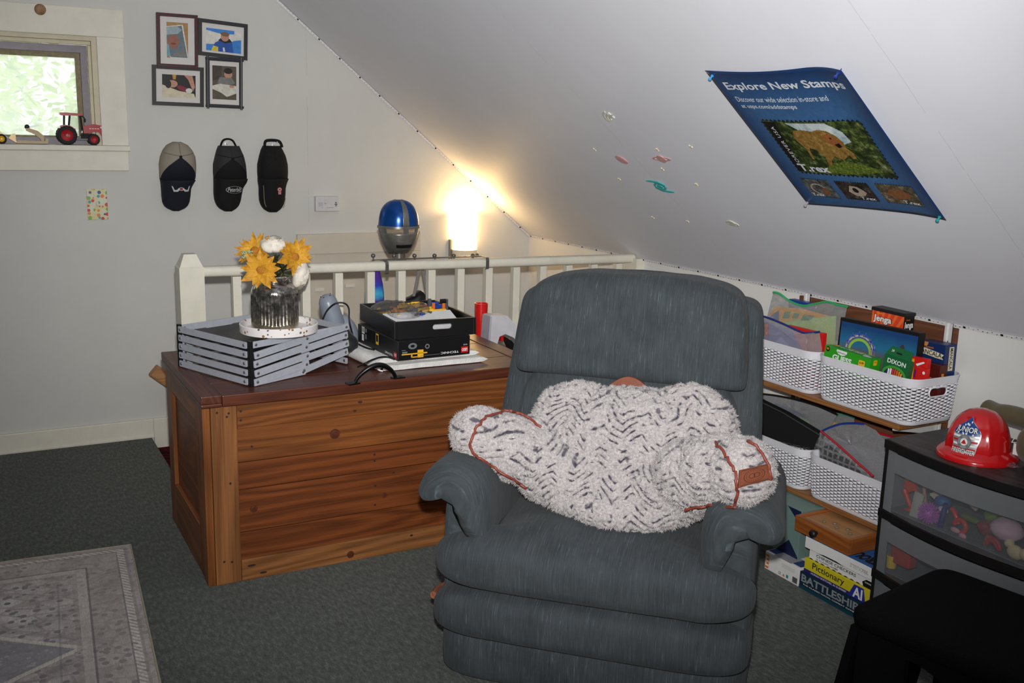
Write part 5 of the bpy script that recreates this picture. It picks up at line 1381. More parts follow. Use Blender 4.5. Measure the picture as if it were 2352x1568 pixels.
text('24', ff, M_pw, c['th'], w=.010, h=.008, at=(w_*.2, .014), world=False); flat(ff, rrect(w_*.40, .012, w_*.62, .017, .002), M_pk, c['th'], 'hang_hole', world=False)
# crayons
c = carton('crayon_box', 'red and yellow crayon box beside the green pencil box', (2092, 817), (2130, 825), 2.640, .10, .02, CM('crayon_red', (206, 30, 28)), lean=.04)
w_, h_, d_ = c['w'], c['h'], c['d']
FL(c, 'F', rect(0, 0, w_*.26, h_*.93), CM('crayon_yellow', (232, 160, 30)), 'stripe'); FL(c, 'F', [(w_*.35, h_*.78), (w_*.82, h_*.90), (w_*.88, h_*.86), (w_*.45, h_*.72)], M_pw, 'crayon'); FL(c, 'F', rect(w_*.3, h_*.35, w_*.62, h_*.60), CM('violet', (84, 40, 120)), 'window'); FL(c, 'F', [(w_*.3, h_*.1), (w_*.95, h_*.45), (w_*.95, h_*.3), (w_*.5, h_*.05)], CM('cyan', (40, 150, 190)), 'stripe'); FL(c, 'F2', [(w_*.72, h_*.05), (w_*.95, h_*.05), (w_*.95, h_*.70), (w_*.78, h_*.70)], CM('crayon_yellow', (232, 160, 30)), 'stripe')
# red tag box + brown card game
c = carton('red_card_pack', 'small red pack with a white dot at the right end of the upper basket', (2104, 842), (2129, 848), 2.622, .07, .016, CM('crayon_red', (206, 30, 28)))
FL(c, 'F', oval(c['w']*.75, c['h']*.80, .005, .005), M_pw, 'dot')
c = carton('brown_card_game', 'maroon brown card game box with gold letters in the upper basket', (2122, 831), (2160, 840), 2.672, .1, .035, CM('maroon', (78, 24, 18)), floor=Z1)
w_, h_ = c['w'], c['h']; M_gl = CM('goldprint', (206, 140, 50)); T(c, 'UNI', 'F', M_gl, h_*.16, w_*.20, w_*.55, h_*.60, bold=.01, angle=rad(90)); FL(c, 'F', oval(w_*.22, h_*.82, .005, .005), M_orn, 'dot'); FL(c, 'S', rect(.008, h_*.6, .02, h_*.85), M_gl, 'marks')
# MANCALA
c = carton('mancala_box', 'navy blue board game box with cream lettered banners at the end of the upper basket', (2108, 780), (2172, 793), 2.70, .2, .055, CM('navy', (22, 44, 92)), floor=Z1)
w_, h_, d_ = c['w'], c['h'], c['d']; M_ban = CM('banner', (214, 206, 180))
FL(c, 'F', [(w_*.0, h_-.022), (w_*.3, h_-.020), (w_*.75, h_-.027), (w_*.98, h_-.032), (w_*.90, h_-.041), (w_*.97, h_-.048), (w_*.7, h_-.046), (w_*.3, h_-.040), (w_*.0, h_-.042)], M_ban, 'banner'); T(c, 'MANCALA', 'F2', M_pk, w_*.86, .015, w_*.04, h_-.036, bold=.015, angle=rad(-5))
FL(c, 'F', rect(w_*.1, h_-.019, w_*.6, h_-.014), CM('woodprint', (150, 90, 50)), 'band'); FL(c, 'F', [(w_*.12+w_*.14*math.cos(q)+w_*.14, h_+w_*.16*math.sin(q)) for q in [math.pi+math.pi*i/12 for i in range(13)]], CM('woodprint2', (196, 130, 80)), 'thumb_cut')
FL(c, 'S', rect(d_*.36, h_-.085, d_*.76, h_-.008), M_ban, 'banner'); T(c, 'MANCALA', 'S2', M_pk, 0.068, d_*.26, d_*.43, h_-.012, bold=.012, angle=rad(-90))
# blue drum behind the green pouch, red box between pouches
c = carton('blue_toy_box', 'blue box just showing behind the green zip pouch', (1812, 686), (1862, 697), 2.742, .2, .03, CM('royal', (28, 62, 140)), floor=Z1); FL(c, 'F', rect(.01, c['h']*.93, .02, c['h']*.97), M_orn, 'mark')
c = carton('red_white_box', 'red and white lettered box between the two zip pouches', (1806, 746), (1890, 766), 2.632, .2, .02, CM('crayon_red', (206, 30, 28)), floor=Z1)
T(c, 'Yo', 'F', M_pw, c['w']*.4, c['h']*.2, c['w']*.22, c['h']*.72, bold=.03); FL(c, 'F', rect(c['w']*.0, c['h']*.8, c['w']*.2, c['h']*.93), M_pw, 'print')

# ================================================================= ZIP POUCHES
def vinyl(name, tint, dens, cell=420):
    t = NT(name); v = t.coord('Object'); s_ = t.sep(v)
    gx = t.math('ABSOLUTE', t.math('SINE', t.math('MULTIPLY', s_[1], cell*3.14))); gy = t.math('ABSOLUTE', t.math('SINE', t.math('MULTIPLY', s_[2], cell*3.14)))
    g = t.math('MINIMUM', gx, gy); line = t.math('LESS_THAN', g, .45)
    tr = t.n('ShaderNodeBsdfTransparent'); tr.inputs[0].default_value = (.95, .96, .97, 1)
    df = t.n('ShaderNodeBsdfDiffuse'); df.inputs[0].default_value = tint+(1,); gl = t.n('ShaderNodeBsdfGlossy'); gl.inputs['Roughness'].default_value = .22
    bn = t.n('ShaderNodeBump'); t.t.links.new(t.noise(v, 30, 3), bn.inputs['Height']); bn.inputs['Strength'].default_value = .7; bn.inputs['Distance'].default_value = .02; t.t.links.new(bn.outputs[0], gl.inputs['Normal'])
    m1 = t.n('ShaderNodeMixShader'); t.t.links.new(t.math('MULTIPLY_ADD', line, dens, dens*.45), m1.inputs[0]); t.t.links.new(tr.outputs[0], m1.inputs[1]); t.t.links.new(df.outputs[0], m1.inputs[2])
    m2 = t.n('ShaderNodeMixShader'); m2.inputs[0].default_value = .14; t.t.links.new(m1.outputs[0], m2.inputs[1]); t.t.links.new(gl.outputs[0], m2.inputs[2]); t.t.links.new(m2.outputs[0], t.out.inputs[0])
    return t.m
M_vin = vinyl('mesh_vinyl', (.62, .66, .66), .26); M_ving = vinyl('mesh_vinyl_grey', (.42, .43, .45), .5); M_vinc = vinyl('clear_vinyl', (.55, .56, .58), .22, 40)
def pouch(label, outline, X, zip_n, zip_c, m, bulge=.012, sheet=None, lean=.0, name='zip_pouch', th_=.006):
    """outline in photo pixels on the plane X; first zip_n points are the zip"""
    P = [pX(x, y, X) for x, y in outline]
    base = Vector((X, sum(p.y for p in P)/len(P), min(p.z for p in P)))
    t_ = thing(name, label, 'pouch', base)
    Pl = [p-base for p in P]
    cy_, cz_ = sum(p.y for p in Pl)/len(Pl), sum(p.z for p in Pl)/len(Pl)
    def fr(off):
        def f(u, v): return Vector((off, u, v))
        return f
    # front and back skins, puffed in the middle
    for sg in (-1, 1):
        mb = MB(); n = len(Pl); K = 5
        # a fan of rings towards the centre
        rings = []
        dense = []
        for i in range(n):
            a, b = Pl[i], Pl[(i+1) % n]
            for j in range(4): dense.append(a.lerp(b, j/4))
        for k in range(K+1):
            s_ = 1-k/K*.98
            rings.append([Vector((sg*bulge*(1-s_**2)+.004*mnoise.noise(Vector((p.y*20, p.z*20, sg)))*(1-s_), cy_+(p.y-cy_)*s_, cz_+(p.z-cz_)*s_)) for p in dense])
        mb.loft(rings, cap=False); mb.obj('skin', m, t_, 180)
    zp = [Vector((0, p.y, p.z)) for p in Pl[:zip_n]]
    MB().tube(smooth_path(zp, 5), .0042, 8).obj('zip', mat('zip_'+zip_c[0], srgb(*zip_c[1]), .45), t_, 60)
    if sheet:
        for poly, mm, off in sheet:
            q = [pX(x, y, X)-base for x, y in poly]; ar = sum(q[i].y*q[(i+1) % len(q)].z-q[(i+1) % len(q)].y*q[i].z for i in range(len(q)))
            flat(lambda u, v, o_=off: Vector((o_, u, v)), [(p.y, p.z) for p in q], mm, t_, 'card', world=False)
    return t_
M_cy = CM('bus_yellow', (226, 160, 50)); M_cg = CM('pale_green', (176, 206, 120)); M_cgr = CM('mid_green', (96, 136, 96)); M_cbl = CM('slate', (86, 110, 150)); M_lil = CM('lilac2', (116, 108, 160)); M_lil2 = CM('lilac3', (150, 144, 190))
pouch('clear mesh pouch with green zip holding a yellow and green card', [(1776, 671), (1790, 674), (1815, 692), (1845, 702), (1870, 698), (1900, 693), (1925, 700), (1946, 704), (1938, 745), (1925, 830), (1762, 800), (1758, 740)], 2.70, 8, ('green', (46, 168, 96)), M_vin,
      sheet=[([(1765, 725), (1780, 704), (1840, 708), (1908, 726), (1850, 730), (1775, 745)], M_cy, .0), ([(1790, 735), (1920, 725), (1915, 830), (1780, 800)], M_cg, .002), ([(1803, 716), (1818, 715), (1812, 731), (1797, 731)], M_cgr, -.002), ([(1825, 718), (1838, 719), (1833, 732), (1819, 730)], M_cgr, -.002), ([(1846, 722), (1872, 725), (1862, 735), (1840, 736)], M_cgr, -.002), ([(1770, 725), (1790, 712), (1790, 735), (1766, 733)], M_cbl, -.002)])
pouch('purple filled mesh pouch with dark blue zip at the front of the basket', [(1735, 721), (1765, 730), (1800, 744), (1830, 758), (1850, 765), (1882, 762), (1888, 800), (1885, 850), (1735, 820)], 2.604, 6, ('blue', (26, 44, 120)), M_vin,
      sheet=[([(1735, 728), (1765, 738), (1820, 760), (1855, 830), (1735, 820)], M_lil, .0), ([(1778, 790), (1795, 772), (1818, 800), (1780, 800)], M_lil2, -.002), ([(1736, 738), (1766, 742), (1766, 772), (1736, 765)], M_pk, -.002), ([(1758, 742), (1766, 743), (1766, 772), (1759, 770)], M_pr, -.004), ([(1820, 760), (1850, 768), (1855, 825)], CM('rose', (180, 110, 120)), .0)])
# lower shelf pouches and black case
pouch('grey mesh pouch with black zip leaning behind the black case', [(1735, 903), (1780, 908), (1830, 918), (1880, 933), (1923, 952), (1905, 985), (1890, 1010), (1735, 950)], 2.70, 5, ('black', (18, 18, 20)), M_ving, bulge=.01,
      sheet=[([(1780, 925), (1850, 950), (1848, 962), (1778, 936)], CM('crayon_blue', (30, 60, 130)), -.0), ([(1838, 955), (1858, 966), (1866, 982), (1840, 968)], CM('lime2', (130, 200, 60)), -.002)])
pouch('small clear pouch with a yellow card at the back of the lower shelf', [(1922, 950), (1945, 953), (1962, 960), (1962, 985), (1908, 985), (1908, 968)], 2.735, 3, ('teal', (80, 150, 130)), M_vin, bulge=.006, sheet=[([(1906, 965), (1925, 972), (1918, 985), (1906, 982)], M_py2, 0)])
pouch('large grey mesh pouch with a blue zip in the lower basket', [(1884, 992), (1905, 982), (1930, 974), (1960, 972), (1985, 974), (2012, 988), (2032, 1012), (2044, 1050), (2040, 1120), (1960, 1110), (1885, 1040)], 2.645, 5, ('royal', (30, 60, 150)), M_ving, bulge=.022)
pouch('red edged mesh pouch at the right end of the lower shelf', [(2012, 992), (2030, 998), (2050, 1003), (2050, 1060), (2020, 1050)], 2.715, 3, ('crimson', (190, 20, 40)), M_ving, bulge=.006)
pouch('clear zip bag with a red slider strip and black things inside', [(1886, 990), (1925, 1022), (1965, 1058), (2006, 1094), (1990, 1100), (1940, 1095), (1875, 1062), (1868, 1010)], 2.604, 4, ('red', (176, 40, 50)), M_vinc, bulge=.012, name='zip_bag',
      sheet=[([(1870, 1030), (1905, 1022), (1960, 1065), (1985, 1092), (1920, 1080), (1872, 1060)], M_pk, .001)])
P = [pX(x, y, 2.60) for x, y in ((1735, 916), (1800, 948), (1882, 998), (1868, 1030), (1735, 1000))]
mb = MB(); mb.prism([(-p.y, p.z) for p in P], (2.60, 0, 0), (0, -1, 0), (0, 0, 1), .03, n=(1, 0, 0))
cs_ = thing('black_case', 'flat black cloth case leaning across the lower basket', 'case', (2.615, P[2].y, P[3].z-.0))
mb.obj('case_body', mat('black_cloth', srgb(15, 15, 17), .75, bump=.2, bscale=300), cs_, None, world=True, fix=True)
MB().tube([(2.598, p.y, p.z) for p in P[:3]], .003, 6).obj('piping', mat('case_edge', srgb(60, 60, 64), .5), cs_, 60, world=True)

# ================================================================= BOARD GAMES UNDER THE SHELVES
YR = 2.035
def game(name, label, TL, BL, X, d, m, yr=YR):
    a, b = pX(TL[0], TL[1], X), pX(BL[0], BL[1], X)
    return a, b
gz = 0.0
def slab(name, label, y0, y1, z0, z1, X, d, m, cat='board game'):
    M_ = Matrix(((0, 1, 0, X), (-1, 0, 0, y0), (0, 0, 1, z0), (0, 0, 0, 1)))
    th = thing(name, label, cat, M=M_); w_ = y0-y1; h_ = z1-z0
    MB().box((0, 0, 0), (w_, d, h_), .0015).obj('carton', m, th)
    return {'F': face((0, 0, 0), (1, 0, 0), (0, 0, 1)), 'F2': face((0, 0, 0), (1, 0, 0), (0, 0, 1), .0012), 'F3': face((0, 0, 0), (1, 0, 0), (0, 0, 1), .002), 'T': face((0, 0, h_), (1, 0, 0), (0, 1, 0)), 'T2': face((0, 0, h_), (1, 0, 0), (0, 1, 0), .0012), 'w': w_, 'h': h_, 'd': d, 'th': th}
GX = 2.412
yB = pX(1838, 1310, GX).y; zB = pX(1838, 1310, GX).z
c = slab('battleship_game', 'dark blue naval board game box at the bottom of the game stack', yB, YR, .001, zB, GX, .27, CM('sea', (20, 44, 62)))
w_, h_ = c['w'], c['h']; M_sil = mat('print_silver', srgb(170, 178, 184), .3, .4)
T(c, 'BATTLESHIP', 'F', M_sil, w_*.86, h_*.46, w_*.03, h_*.44, bold=.03); T(c, 'THE CLASSIC NAVAL COMBAT GAME', 'F', M_pw, w_*.78, h_*.08, w_*.06, h_*.28); FL(c, 'F', rect(0, 0, w_, h_*.2), CM('sea2', (18, 66, 82)), 'band')
yP = pX(1849, 1280, GX+.006).y; zP = pX(1849, 1279, GX+.006).z
c = slab('drawing_game', 'yellow drawing board game box second from the floor in the stack', yP, YR, zB+.001, zP, GX+.006, .26, CM('pictyellow', (212, 198, 40)))
w_, h_ = c['w'], c['h']; FL(c, 'F', rect(0, 0, w_*.75, h_*.26), CM('indigo', (44, 40, 110)), 'band'); T(c, 'Pictionary', 'F', M_pk, w_*.50, h_*.56, w_*.13, h_*.34, bold=.008); T(c, 'HUMAN SKETCHES, AI GUESSES!', 'F2', M_pw, w_*.55, h_*.14, w_*.12, h_*.06, bold=.01)
FL(c, 'F2', [(w_*.70, h_*.02), (w_*.96, h_*.02), (w_*.92, h_*.92), (w_*.78, h_*.92)], CM('ai_blue', (40, 50, 150)), 'badge'); T(c, 'AI', 'F3', M_pw, w_*.14, h_*.7, w_*.77, h_*.1, bold=.03)
yC = pX(1860, 1260, GX+.012).y; zC = pX(1860, 1259, GX+.012).z
c = slab('chinese_checkers_game', 'white checkers board game box with a scalloped black edge in the stack', yC, YR, zP+.001, zC, GX+.012, .25, M_pw)
w_, h_ = c['w'], c['h']; T(c, 'CHINESE CHECKERS', 'F', M_pk, w_*.64, h_*.30, w_*.12, h_*.46, bold=.012); T(c, 'A CLASSIC GAME', 'F', M_pk, w_*.36, h_*.16, w_*.12, h_*.18)
for k in range(9): FL(c, 'F', oval(w_*(.04+.095*k), h_*1.0, w_*.032, h_*.10, 12)[6:]+[(w_*(.04+.095*k)+w_*.032, h_*.99)], M_pk, 'scallop'); FL(c, 'F', oval(w_*(.04+.095*k), 0, w_*.032, h_*.10, 12)[:7], M_pk, 'scallop')
FL(c, 'F', [(w_*.88, 0), (w_, 0), (w_, h_*.75), (w_*.92, h_*.75), (w_*.86, h_*.4)], M_pk, 'corner'); T(c, 'CHINESE', 'F2', M_pw, w_*.1, h_*.14, w_*.9, h_*.4)
yT = pX(1850, 1240, GX+.004).y; zT = pX(1848, 1229, GX+.004).z
c = slab('trouble_game', 'white and blue board game box with a torn lid near the top of the stack', yT, YR, zC+.001, zT, GX+.004, .26, M_pw)
w_, h_ = c['w'], c['h']; M_tb_ = CM('trouble_blue', (34, 96, 160)); T(c, 'TROUBLE', 'F', M_pk, w_*.26, h_*.30, w_*.70, h_*.30, bold=.03, flip=True); T(c, 'TROUBLE', 'F2', M_pw, w_*.25, h_*.26, w_*.705, h_*.32, bold=.01, flip=True)
FL(c, 'T', rect(0, 0, w_, .26), M_tb_, 'lid_print'); T(c, 'TROUBLE', 'T2', M_pk, w_*.5, .05, w_*.45, .02, bold=.05, flip=True); FL(c, 'F', [(w_*.22, 0), (w_*.30, h_*.10), (w_*.5, h_*.12), (w_*.62, 0)], M_pk, 'tear_gap')
# wooden box with a knob
aw = pX(1828, 1174, GX+.006); bw_ = pX(1823, 1213, GX+.006); rw = pX(1949, 1262, GX+.006)
wb = thing('wooden_game_box', 'flat varnished wooden box with a black knob on top of the game stack', 'box', M=Matrix(((0, 1, 0, GX+.006), (-1, 0, 0, aw.y), (0, 0, 1, zT+.0015), (0, 0, 0, 1))))
ww, wh = aw.y-rw.y, min(.243, aw.z)-zT-.002
Mwb = lambda k, ax: wood('gamebox_%d' % k, srgb(124, 66, 26), srgb(186, 112, 54), ax, 6, .35, 0, k*.9, .4, .5)
MB().box((0, 0, 0), (ww, .012, wh), .001).obj('front_wall', Mwb(1, 0), wb); MB().box((0, .258, 0), (ww, .27, wh), .001).obj('back_wall', Mwb(2, 0), wb)
MB().box((0, .0125, 0), (.012, .2575, wh), .001).obj('side_wall', Mwb(3, 1), wb); MB().box((ww-.012, .0125, 0), (ww, .2575, wh), .001).obj('side_wall', Mwb(4, 1), wb)
MB().box((.006, .006, 0), (ww-.006, .264, .005)).obj('bottom', Mwb(5, 0), wb); MB().box((.008, .01, wh-.016), (ww-.008, .262, wh-.009), .001).obj('game_board', wood('board_top', srgb(150, 100, 60), srgb(196, 150, 100), 0), wb)
kb = MB(); kb.lathe([(.006, 0), (.006, .006), (.0125, .012), (.014, .018), (.0115, .024), (0, .026)], 20, Matrix.Translation((ww*.42, 0, wh*.48)) @ Matrix.Rotation(rad(90), 4, 'X')); kb.obj('knob', M_blk, wb, 60, label='round black knob')
dv = MB()
for k in range(5): dv.blob((ww*(.3+.12*k), .06+.02*(k % 2), wh-.007), (.008, .008, .003), (2, 2), 12, 6)
dv.obj('glass_stones', mat('glass_stone', srgb(120, 110, 90), .15, spec=.8), wb, 180)
# white game box on the floor left of the stack, teal box standing on it
y0w = pX(1759, 1264, GX).y; z0w = pX(1759, 1264, GX).z
c = slab('white_game_box', 'white game box with an orange letter tab on the carpet left of the stack', y0w, yB+.004, .001, z0w, GX, .25, M_pw)
w_, h_ = c['w'], c['h']; FL(c, 'F', rect(w_*.015, h_*.08, w_*.12, h_*.86), M_orn, 'tab'); T(c, 'E', 'F2', M_pw, w_*.09, h_*.55, w_*.025, h_*.2, bold=.03); T(c, 'CE', 'F', M_pk, w_*.07, h_*.15, w_*.42, h_*.12); FL(c, 'F', [(w_*.54, h_*.12), (w_*.61, h_*.12), (w_*.575, h_*.28)], M_orn, 'recycle_mark'); FL(c, 'F', rect(w_*.65, h_*.12, w_*.71, h_*.30), CM('teal2', (30, 140, 130)), 'mark')
FL(c, 'F', rect(w_*.83, h_*.08, w_*.97, h_*.40), CM('barcode_grey', (120, 120, 124)), 'barcode')
for k in range(7): FL(c, 'F2', rect(w_*(.84+.018*k), h_*.12, w_*(.848+.018*k), h_*.38), M_pk, 'barcode_line')
for k in range(4): FL(c, 'F', rect(w_*.5, h_*(.60+.06*k), w_*.88, h_*(.615+.06*k)), CM('small_print', (170, 170, 174)), 'small_print')
FL(c, 'T', rect(w_*.02, .01, w_*.98, .06), CM('box_top_blue', (40, 60, 120)), 'lid_print'); FL(c, 'T2', rect(w_*.25, .0, w_*.75, .06), CM('box_top_grey', (150, 150, 160)), 'lid_picture')
c = slab('teal_box', 'grey teal box with navy triangles standing on the white game box', 2.62, aw.y+.012, z0w+.001, .243, GX+.045, .16, mat('card_teal', srgb(110, 136, 130), .5, var=.06, scale=300), 'box')
w_, h_ = c['w'], c['h']; FL(c, 'F', [(w_*.55, 0), (w_, 0), (w_, h_*.04), (w_*.80, h_*.32)], CM('navy2', (26, 34, 70)), 'triangle'); FL(c, 'F', [(w_*.72, h_), (w_, h_), (w_, h_*.72)], CM('navy2', (26, 34, 70)), 'triangle'); FL(c, 'F', rrect(w_*.40, h_*.78, w_*.66, h_*.93, .003), M_pw, 'label'); FL(c, 'F2', rect(w_*.44, h_*.82, w_*.62, h_*.88), M_pg, 'label_text')

# ================================================================= PLASTIC DRAWER CART
KX, KY, KW, KD, KZ = 2.40, 2.018, .56, .365, .62
kt = thing('drawer_cart', 'black plastic drawer cart with three smoky see-through drawers full of toys', 'drawers', M=Matrix(((0, 1, 0, KX), (-1, 0, 0, KY), (0, 0, 1, 0), (0, 0, 0, 1))))
M_cart = mat('cart_black', srgb(20, 19, 20), .5, var=.12, scale=30, bump=.1, bscale=300, spec=.4)
t = NT('cart_top_grain'); v = t.coord('Object'); f = t.noise(t.coord('Object', (.2, 1, 1)), 60, 4, .6)
t.p(col=t.ramp(f, [(.35, srgb(40, 34, 34)), (.65, srgb(64, 54, 54))]), rough=.5, spec=.35); t.bump(f, .2, .002); M_ctop = t.m
def bow(u): return -.035*math.sin(math.pi*max(0, min(1, u/KW)))
def bowslab(z0, z1, y_off, thick, inset=0.0):
    mb = MB(); n = 24; rings = []
    for i in range(n+1):
        u = inset+(KW-2*inset)*i/n; y = bow(u)+y_off
        rings.append([(u, y, z0), (u, y+thick, z0), (u, y+thick, z1), (u, y, z1)])
    return mb.loft(rings)
def bowplate(z0, z1, y_off, yback, inset=0.0):
    mb = MB(); n = 24; rings = []
    for i in range(n+1):
        u = inset+(KW-2*inset)*i/n; rings.append([(u, bow(u)+y_off, z0), (u, yback, z0), (u, yback, z1), (u, bow(u)+y_off, z1)])
    return mb.loft(rings)
bowplate(KZ-.028, KZ-.002, -.006, KD, 0).obj('top_frame', M_cart, kt, 40); bowplate(KZ-.002, KZ, -.002, KD-.004, .006).obj('top_panel', M_ctop, kt, 40)
for u0 in (0, KW-.014):
    MB().box((u0, .0, .02), (u0+.014, .02, KZ-.028), .002).obj('post', M_cart, kt); MB().box((u0, KD-.02, .02), (u0+.014, KD, KZ-.028), .002).obj('post', M_cart, kt)
    t = None
levels = [(.398, .592), (.200, .374), (.022, .176)]
for z0, z1 in ((.374, .398), (.176, .200), (.0, .022)): bowplate(z0, z1, -.004, KD).obj('shelf_frame', M_cart, kt, 40)
def smoky(name, dens, col):
    t = NT(name); v = t.coord('Object'); tr = t.n('ShaderNodeBsdfTransparent'); tr.inputs[0].default_value = (.94, .95, .96, 1); df = t.n('ShaderNodeBsdfDiffuse'); df.inputs[0].default_value = col+(1,)
    gl = t.n('ShaderNodeBsdfGlossy'); gl.inputs['Roughness'].default_value = .25
    m1 = t.n('ShaderNodeMixShader'); t.t.links.new(t.math('MULTIPLY_ADD', t.noise(v, 30, 3), .1, dens), m1.inputs[0]); t.t.links.new(tr.outputs[0], m1.inputs[1]); t.t.links.new(df.outputs[0], m1.inputs[2])
    m2 = t.n('ShaderNodeMixShader'); m2.inputs[0].default_value = .05; t.t.links.new(m1.outputs[0], m2.inputs[1]); t.t.links.new(gl.outputs[0], m2.inputs[2]); t.t.links.new(m2.outputs[0], t.out.inputs[0]); return t.m
M_smoke, M_frost = smoky('drawer_smoky', .09, (.32, .33, .35)), smoky('drawer_frosted', .55, (.24, .255, .27))
for z0, z1 in levels:
    d1_ = bowslab(z0+.002, z1-.062, .003, .003, .05).obj('drawer', M_smoke, kt, 40, label='smoky see-through drawer front')
    for u0, u1 in ((.004, .05), (KW-.05, KW-.004)):
        mb = MB(); rings = []
        for i in range(5):
            u = u0+(u1-u0)*i/4; rings.append([(u, bow(u)+.003, z0+.002), (u, bow(u)+.006, z0+.002), (u, bow(u)+.006, z1-.004), (u, bow(u)+.003, z1-.004)])
        mb.loft(rings); mb.obj('drawer_cheek', M_frost, d1_, 40)
    mb = bowslab(z1-.062, z1-.004, -.006, .004, .05); mb.obj('pull_lip', M_frost, d1_, 40)
    for u in (.02, KW-.023): MB().box((u, .02, z0+.002), (u+.003, KD-.02, z1-.01)).obj('drawer_side', M_frost, d1_)
    MB().box((.02, .012, z0+.0005), (KW-.02, KD-.02, z0+.003)).obj('drawer_bottom', M_frost, d1_)
MB().box((.002, KD-.006, .02), (KW-.002, KD, KZ-.03)).obj('back_panel', M_cart, kt)

# toys seen through the drawer fronts
def tm(n, c, r=.45): return mat('toyc_'+n, srgb(*c), r, var=.05)
DZ = levels[0][0]+.0035
def toy(name, label, px_, X, mb, m, cat='toy', smooth=60, rest=False):
    q = pX(px_[0], px_[1], X); mb.xf(Matrix.Translation(q)); return solo(mb, name, m, label, cat, 'toys in the top drawer', smooth=smooth)
def ball(r, sx=1, sy=1, sz=1, bump_=0, f=60): return MB().blob((0, 0, 0), (r*sx, r*sy, r*sz), (2, 2), 28, 18, fn=(lambda p: p+p.normalized()*bump_*mnoise.noise(p*f)) if bump_ else None)
toy('flower_toy', 'orange red flower shaped toy in the top drawer', (2096, 1112), 2.47, MB().prism(star(0, 0, .026, .7, 6), (0, 0, 0), (0, -1, 0), (0, 0, 1), .012), tm('orange', (206, 66, 34)))
toy('red_figure', 'small orange red figure lying low in the drawer corner', (2087, 1150), 2.46, MB().tube([(0, .02, .03), (0, .0, .0), (0, -.015, -.02), (0, .01, -.035)], .008, 8), tm('orange', (206, 66, 34)))
c_ = MB(); c_.box((-.006, -.016, -.055), (.006, .016, .055), .003); c_.xf(Matrix.Rotation(rad(8), 4, 'X'))
toy('grey_tile', 'long pale grey plastic tile standing in the top drawer', (2104, 1170), 2.435, c_, tm('tile', (176, 176, 168)))
sp_ = MB(); rnd = random.Random(3); sp_.blob((0, 0, 0), (.022, .022, .022), (2, 2), 20, 14)
for k in range(150):
    d_ = Vector((rnd.gauss(0, 1), rnd.gauss(0, 1), rnd.gauss(0, 1))).normalized(); sp_.cyl(d_*.018, d_*.034, .0022, 5, .0012)
toy('spiky_ball', 'pink purple rubber spiky ball in the top drawer', (2134, 1178), 2.435, sp_, tm('purple', (176, 90, 180)))
toy('blue_ball', 'dull blue toy ball at the back of the top drawer', (2166, 1152), 2.47, ball(.024), tm('blue', (40, 90, 150)))
toy('teal_star', 'small teal star toy in the top drawer', (2172, 1118), 2.48, MB().prism(star(0, 0, .018), (0, 0, 0), (0, -1, 0), (0, 0, 1), .008), tm('teal', (60, 160, 150)))
hd_ = MB()
for k in range(4): hd_.tube([(0, 0, 0), (0, -.018-.004*k, .012-.008*k), (0, -.04, .014-.012*k)], .0045, 8)
toy('toy_hand', 'pale plastic toy hand with spread fingers in the top drawer', (2138, 1135), 2.46, hd_, tm('bone', (190, 180, 165)))
c_ = MB(); c_.box((-.006, -.04, -.017), (.006, .04, .017), .005); c_.xf(Matrix.Rotation(rad(24), 4, 'X'))
toy('beige_block', 'beige oblong foam block leaning in the top drawer', (2225, 1142), 2.46, c_, tm('beige', (206, 186, 160)))
mk = MB(); mk.lathe([(.0, -.05), (.007, -.048), (.008, -.04), (.008, .03), (.0065, .032), (.0065, .048), (0, .05)], 16, Matrix.Rotation(rad(8), 4, 'X'))
mo = toy('navy_marker', 'navy blue marker with white writing in the top drawer', (2164, 1190), 2.432, mk, tm('navy', (28, 40, 110)))
toy('white_cap_toy', 'crumpled white toy beside the navy marker', (2167, 1170), 2.45, ball(.011, 1, 1.3, .8, .006, 90), tm('white', (214, 210, 204)))
toy('red_claw', 'shiny red hook shaped toy in the top drawer', (2192, 1186), 2.44, MB().tube([(0, .012, .022), (0, 0, .012), (0, -.012, -.006), (0, -.016, -.016)], .007, 10), tm('red', (200, 44, 30), .2))
toy('red_ring', 'shiny red ring toy at the front of the top drawer', (2205, 1208), 2.435, MB().tube([(0, .019*math.cos(a), .019*math.sin(a)) for a in [math.pi*1.5*i/16 for i in range(17)]], .007, 10), tm('red', (200, 44, 30), .2))
toy('green_ball', 'round green toy with a stalk in the top drawer', (2262, 1158), 2.46, ball(.017), tm('green', (30, 150, 84)))
toy('green_star', 'yellow green star toy at the back of the drawer', (2306, 1175), 2.46, MB().prism(star(0, 0, .024, .4), (0, 0, 0), (0, -1, 0), (0, 0, 1), .008), tm('yellowgreen', (140, 150, 50)))
toy('lime_frog', 'lime green lump of a toy animal in the drawer', (2282, 1188), 2.45, ball(.024, 1, 1, .8, .008, 50), tm('lime', (110, 130, 30)))
toy('plush_head', 'pale pink furry toy head in the top drawer', (2312, 1216), 2.43, ball(.042, .8, 1.1, .75, .004, 120), tm('blush', (214, 176, 190), .9))
toy('dark_red_toy', 'dark red crumpled toy beside the pink head', (2265, 1212), 2.45, ball(.020, 1, 1.1, 1, .008, 60), tm('darkred', (150, 30, 36)))
toy('red_coil', 'tangled red toy under the pink head', (2282, 1240), 2.43, MB().tube([(.0, .022*math.cos(a), -.008+.012*math.sin(a*1.7)) for a in [8*i/40 for i in range(41)]], .006, 8), tm('redb', (176, 30, 40)))
toy('cream_bear', 'cream coloured rubber bear at the front of the drawer', (2332, 1268), 2.41, MB().blob((0, 0, 0), (.014, .024, .02), (2, 2), 20, 14).blob((0, .02, .018), (.012, .014, .013), (2, 2), 16, 10).blob((0, -.028, .004), (.013, .016, .016), (2, 2), 16, 10), tm('cream', (214, 196, 150)))
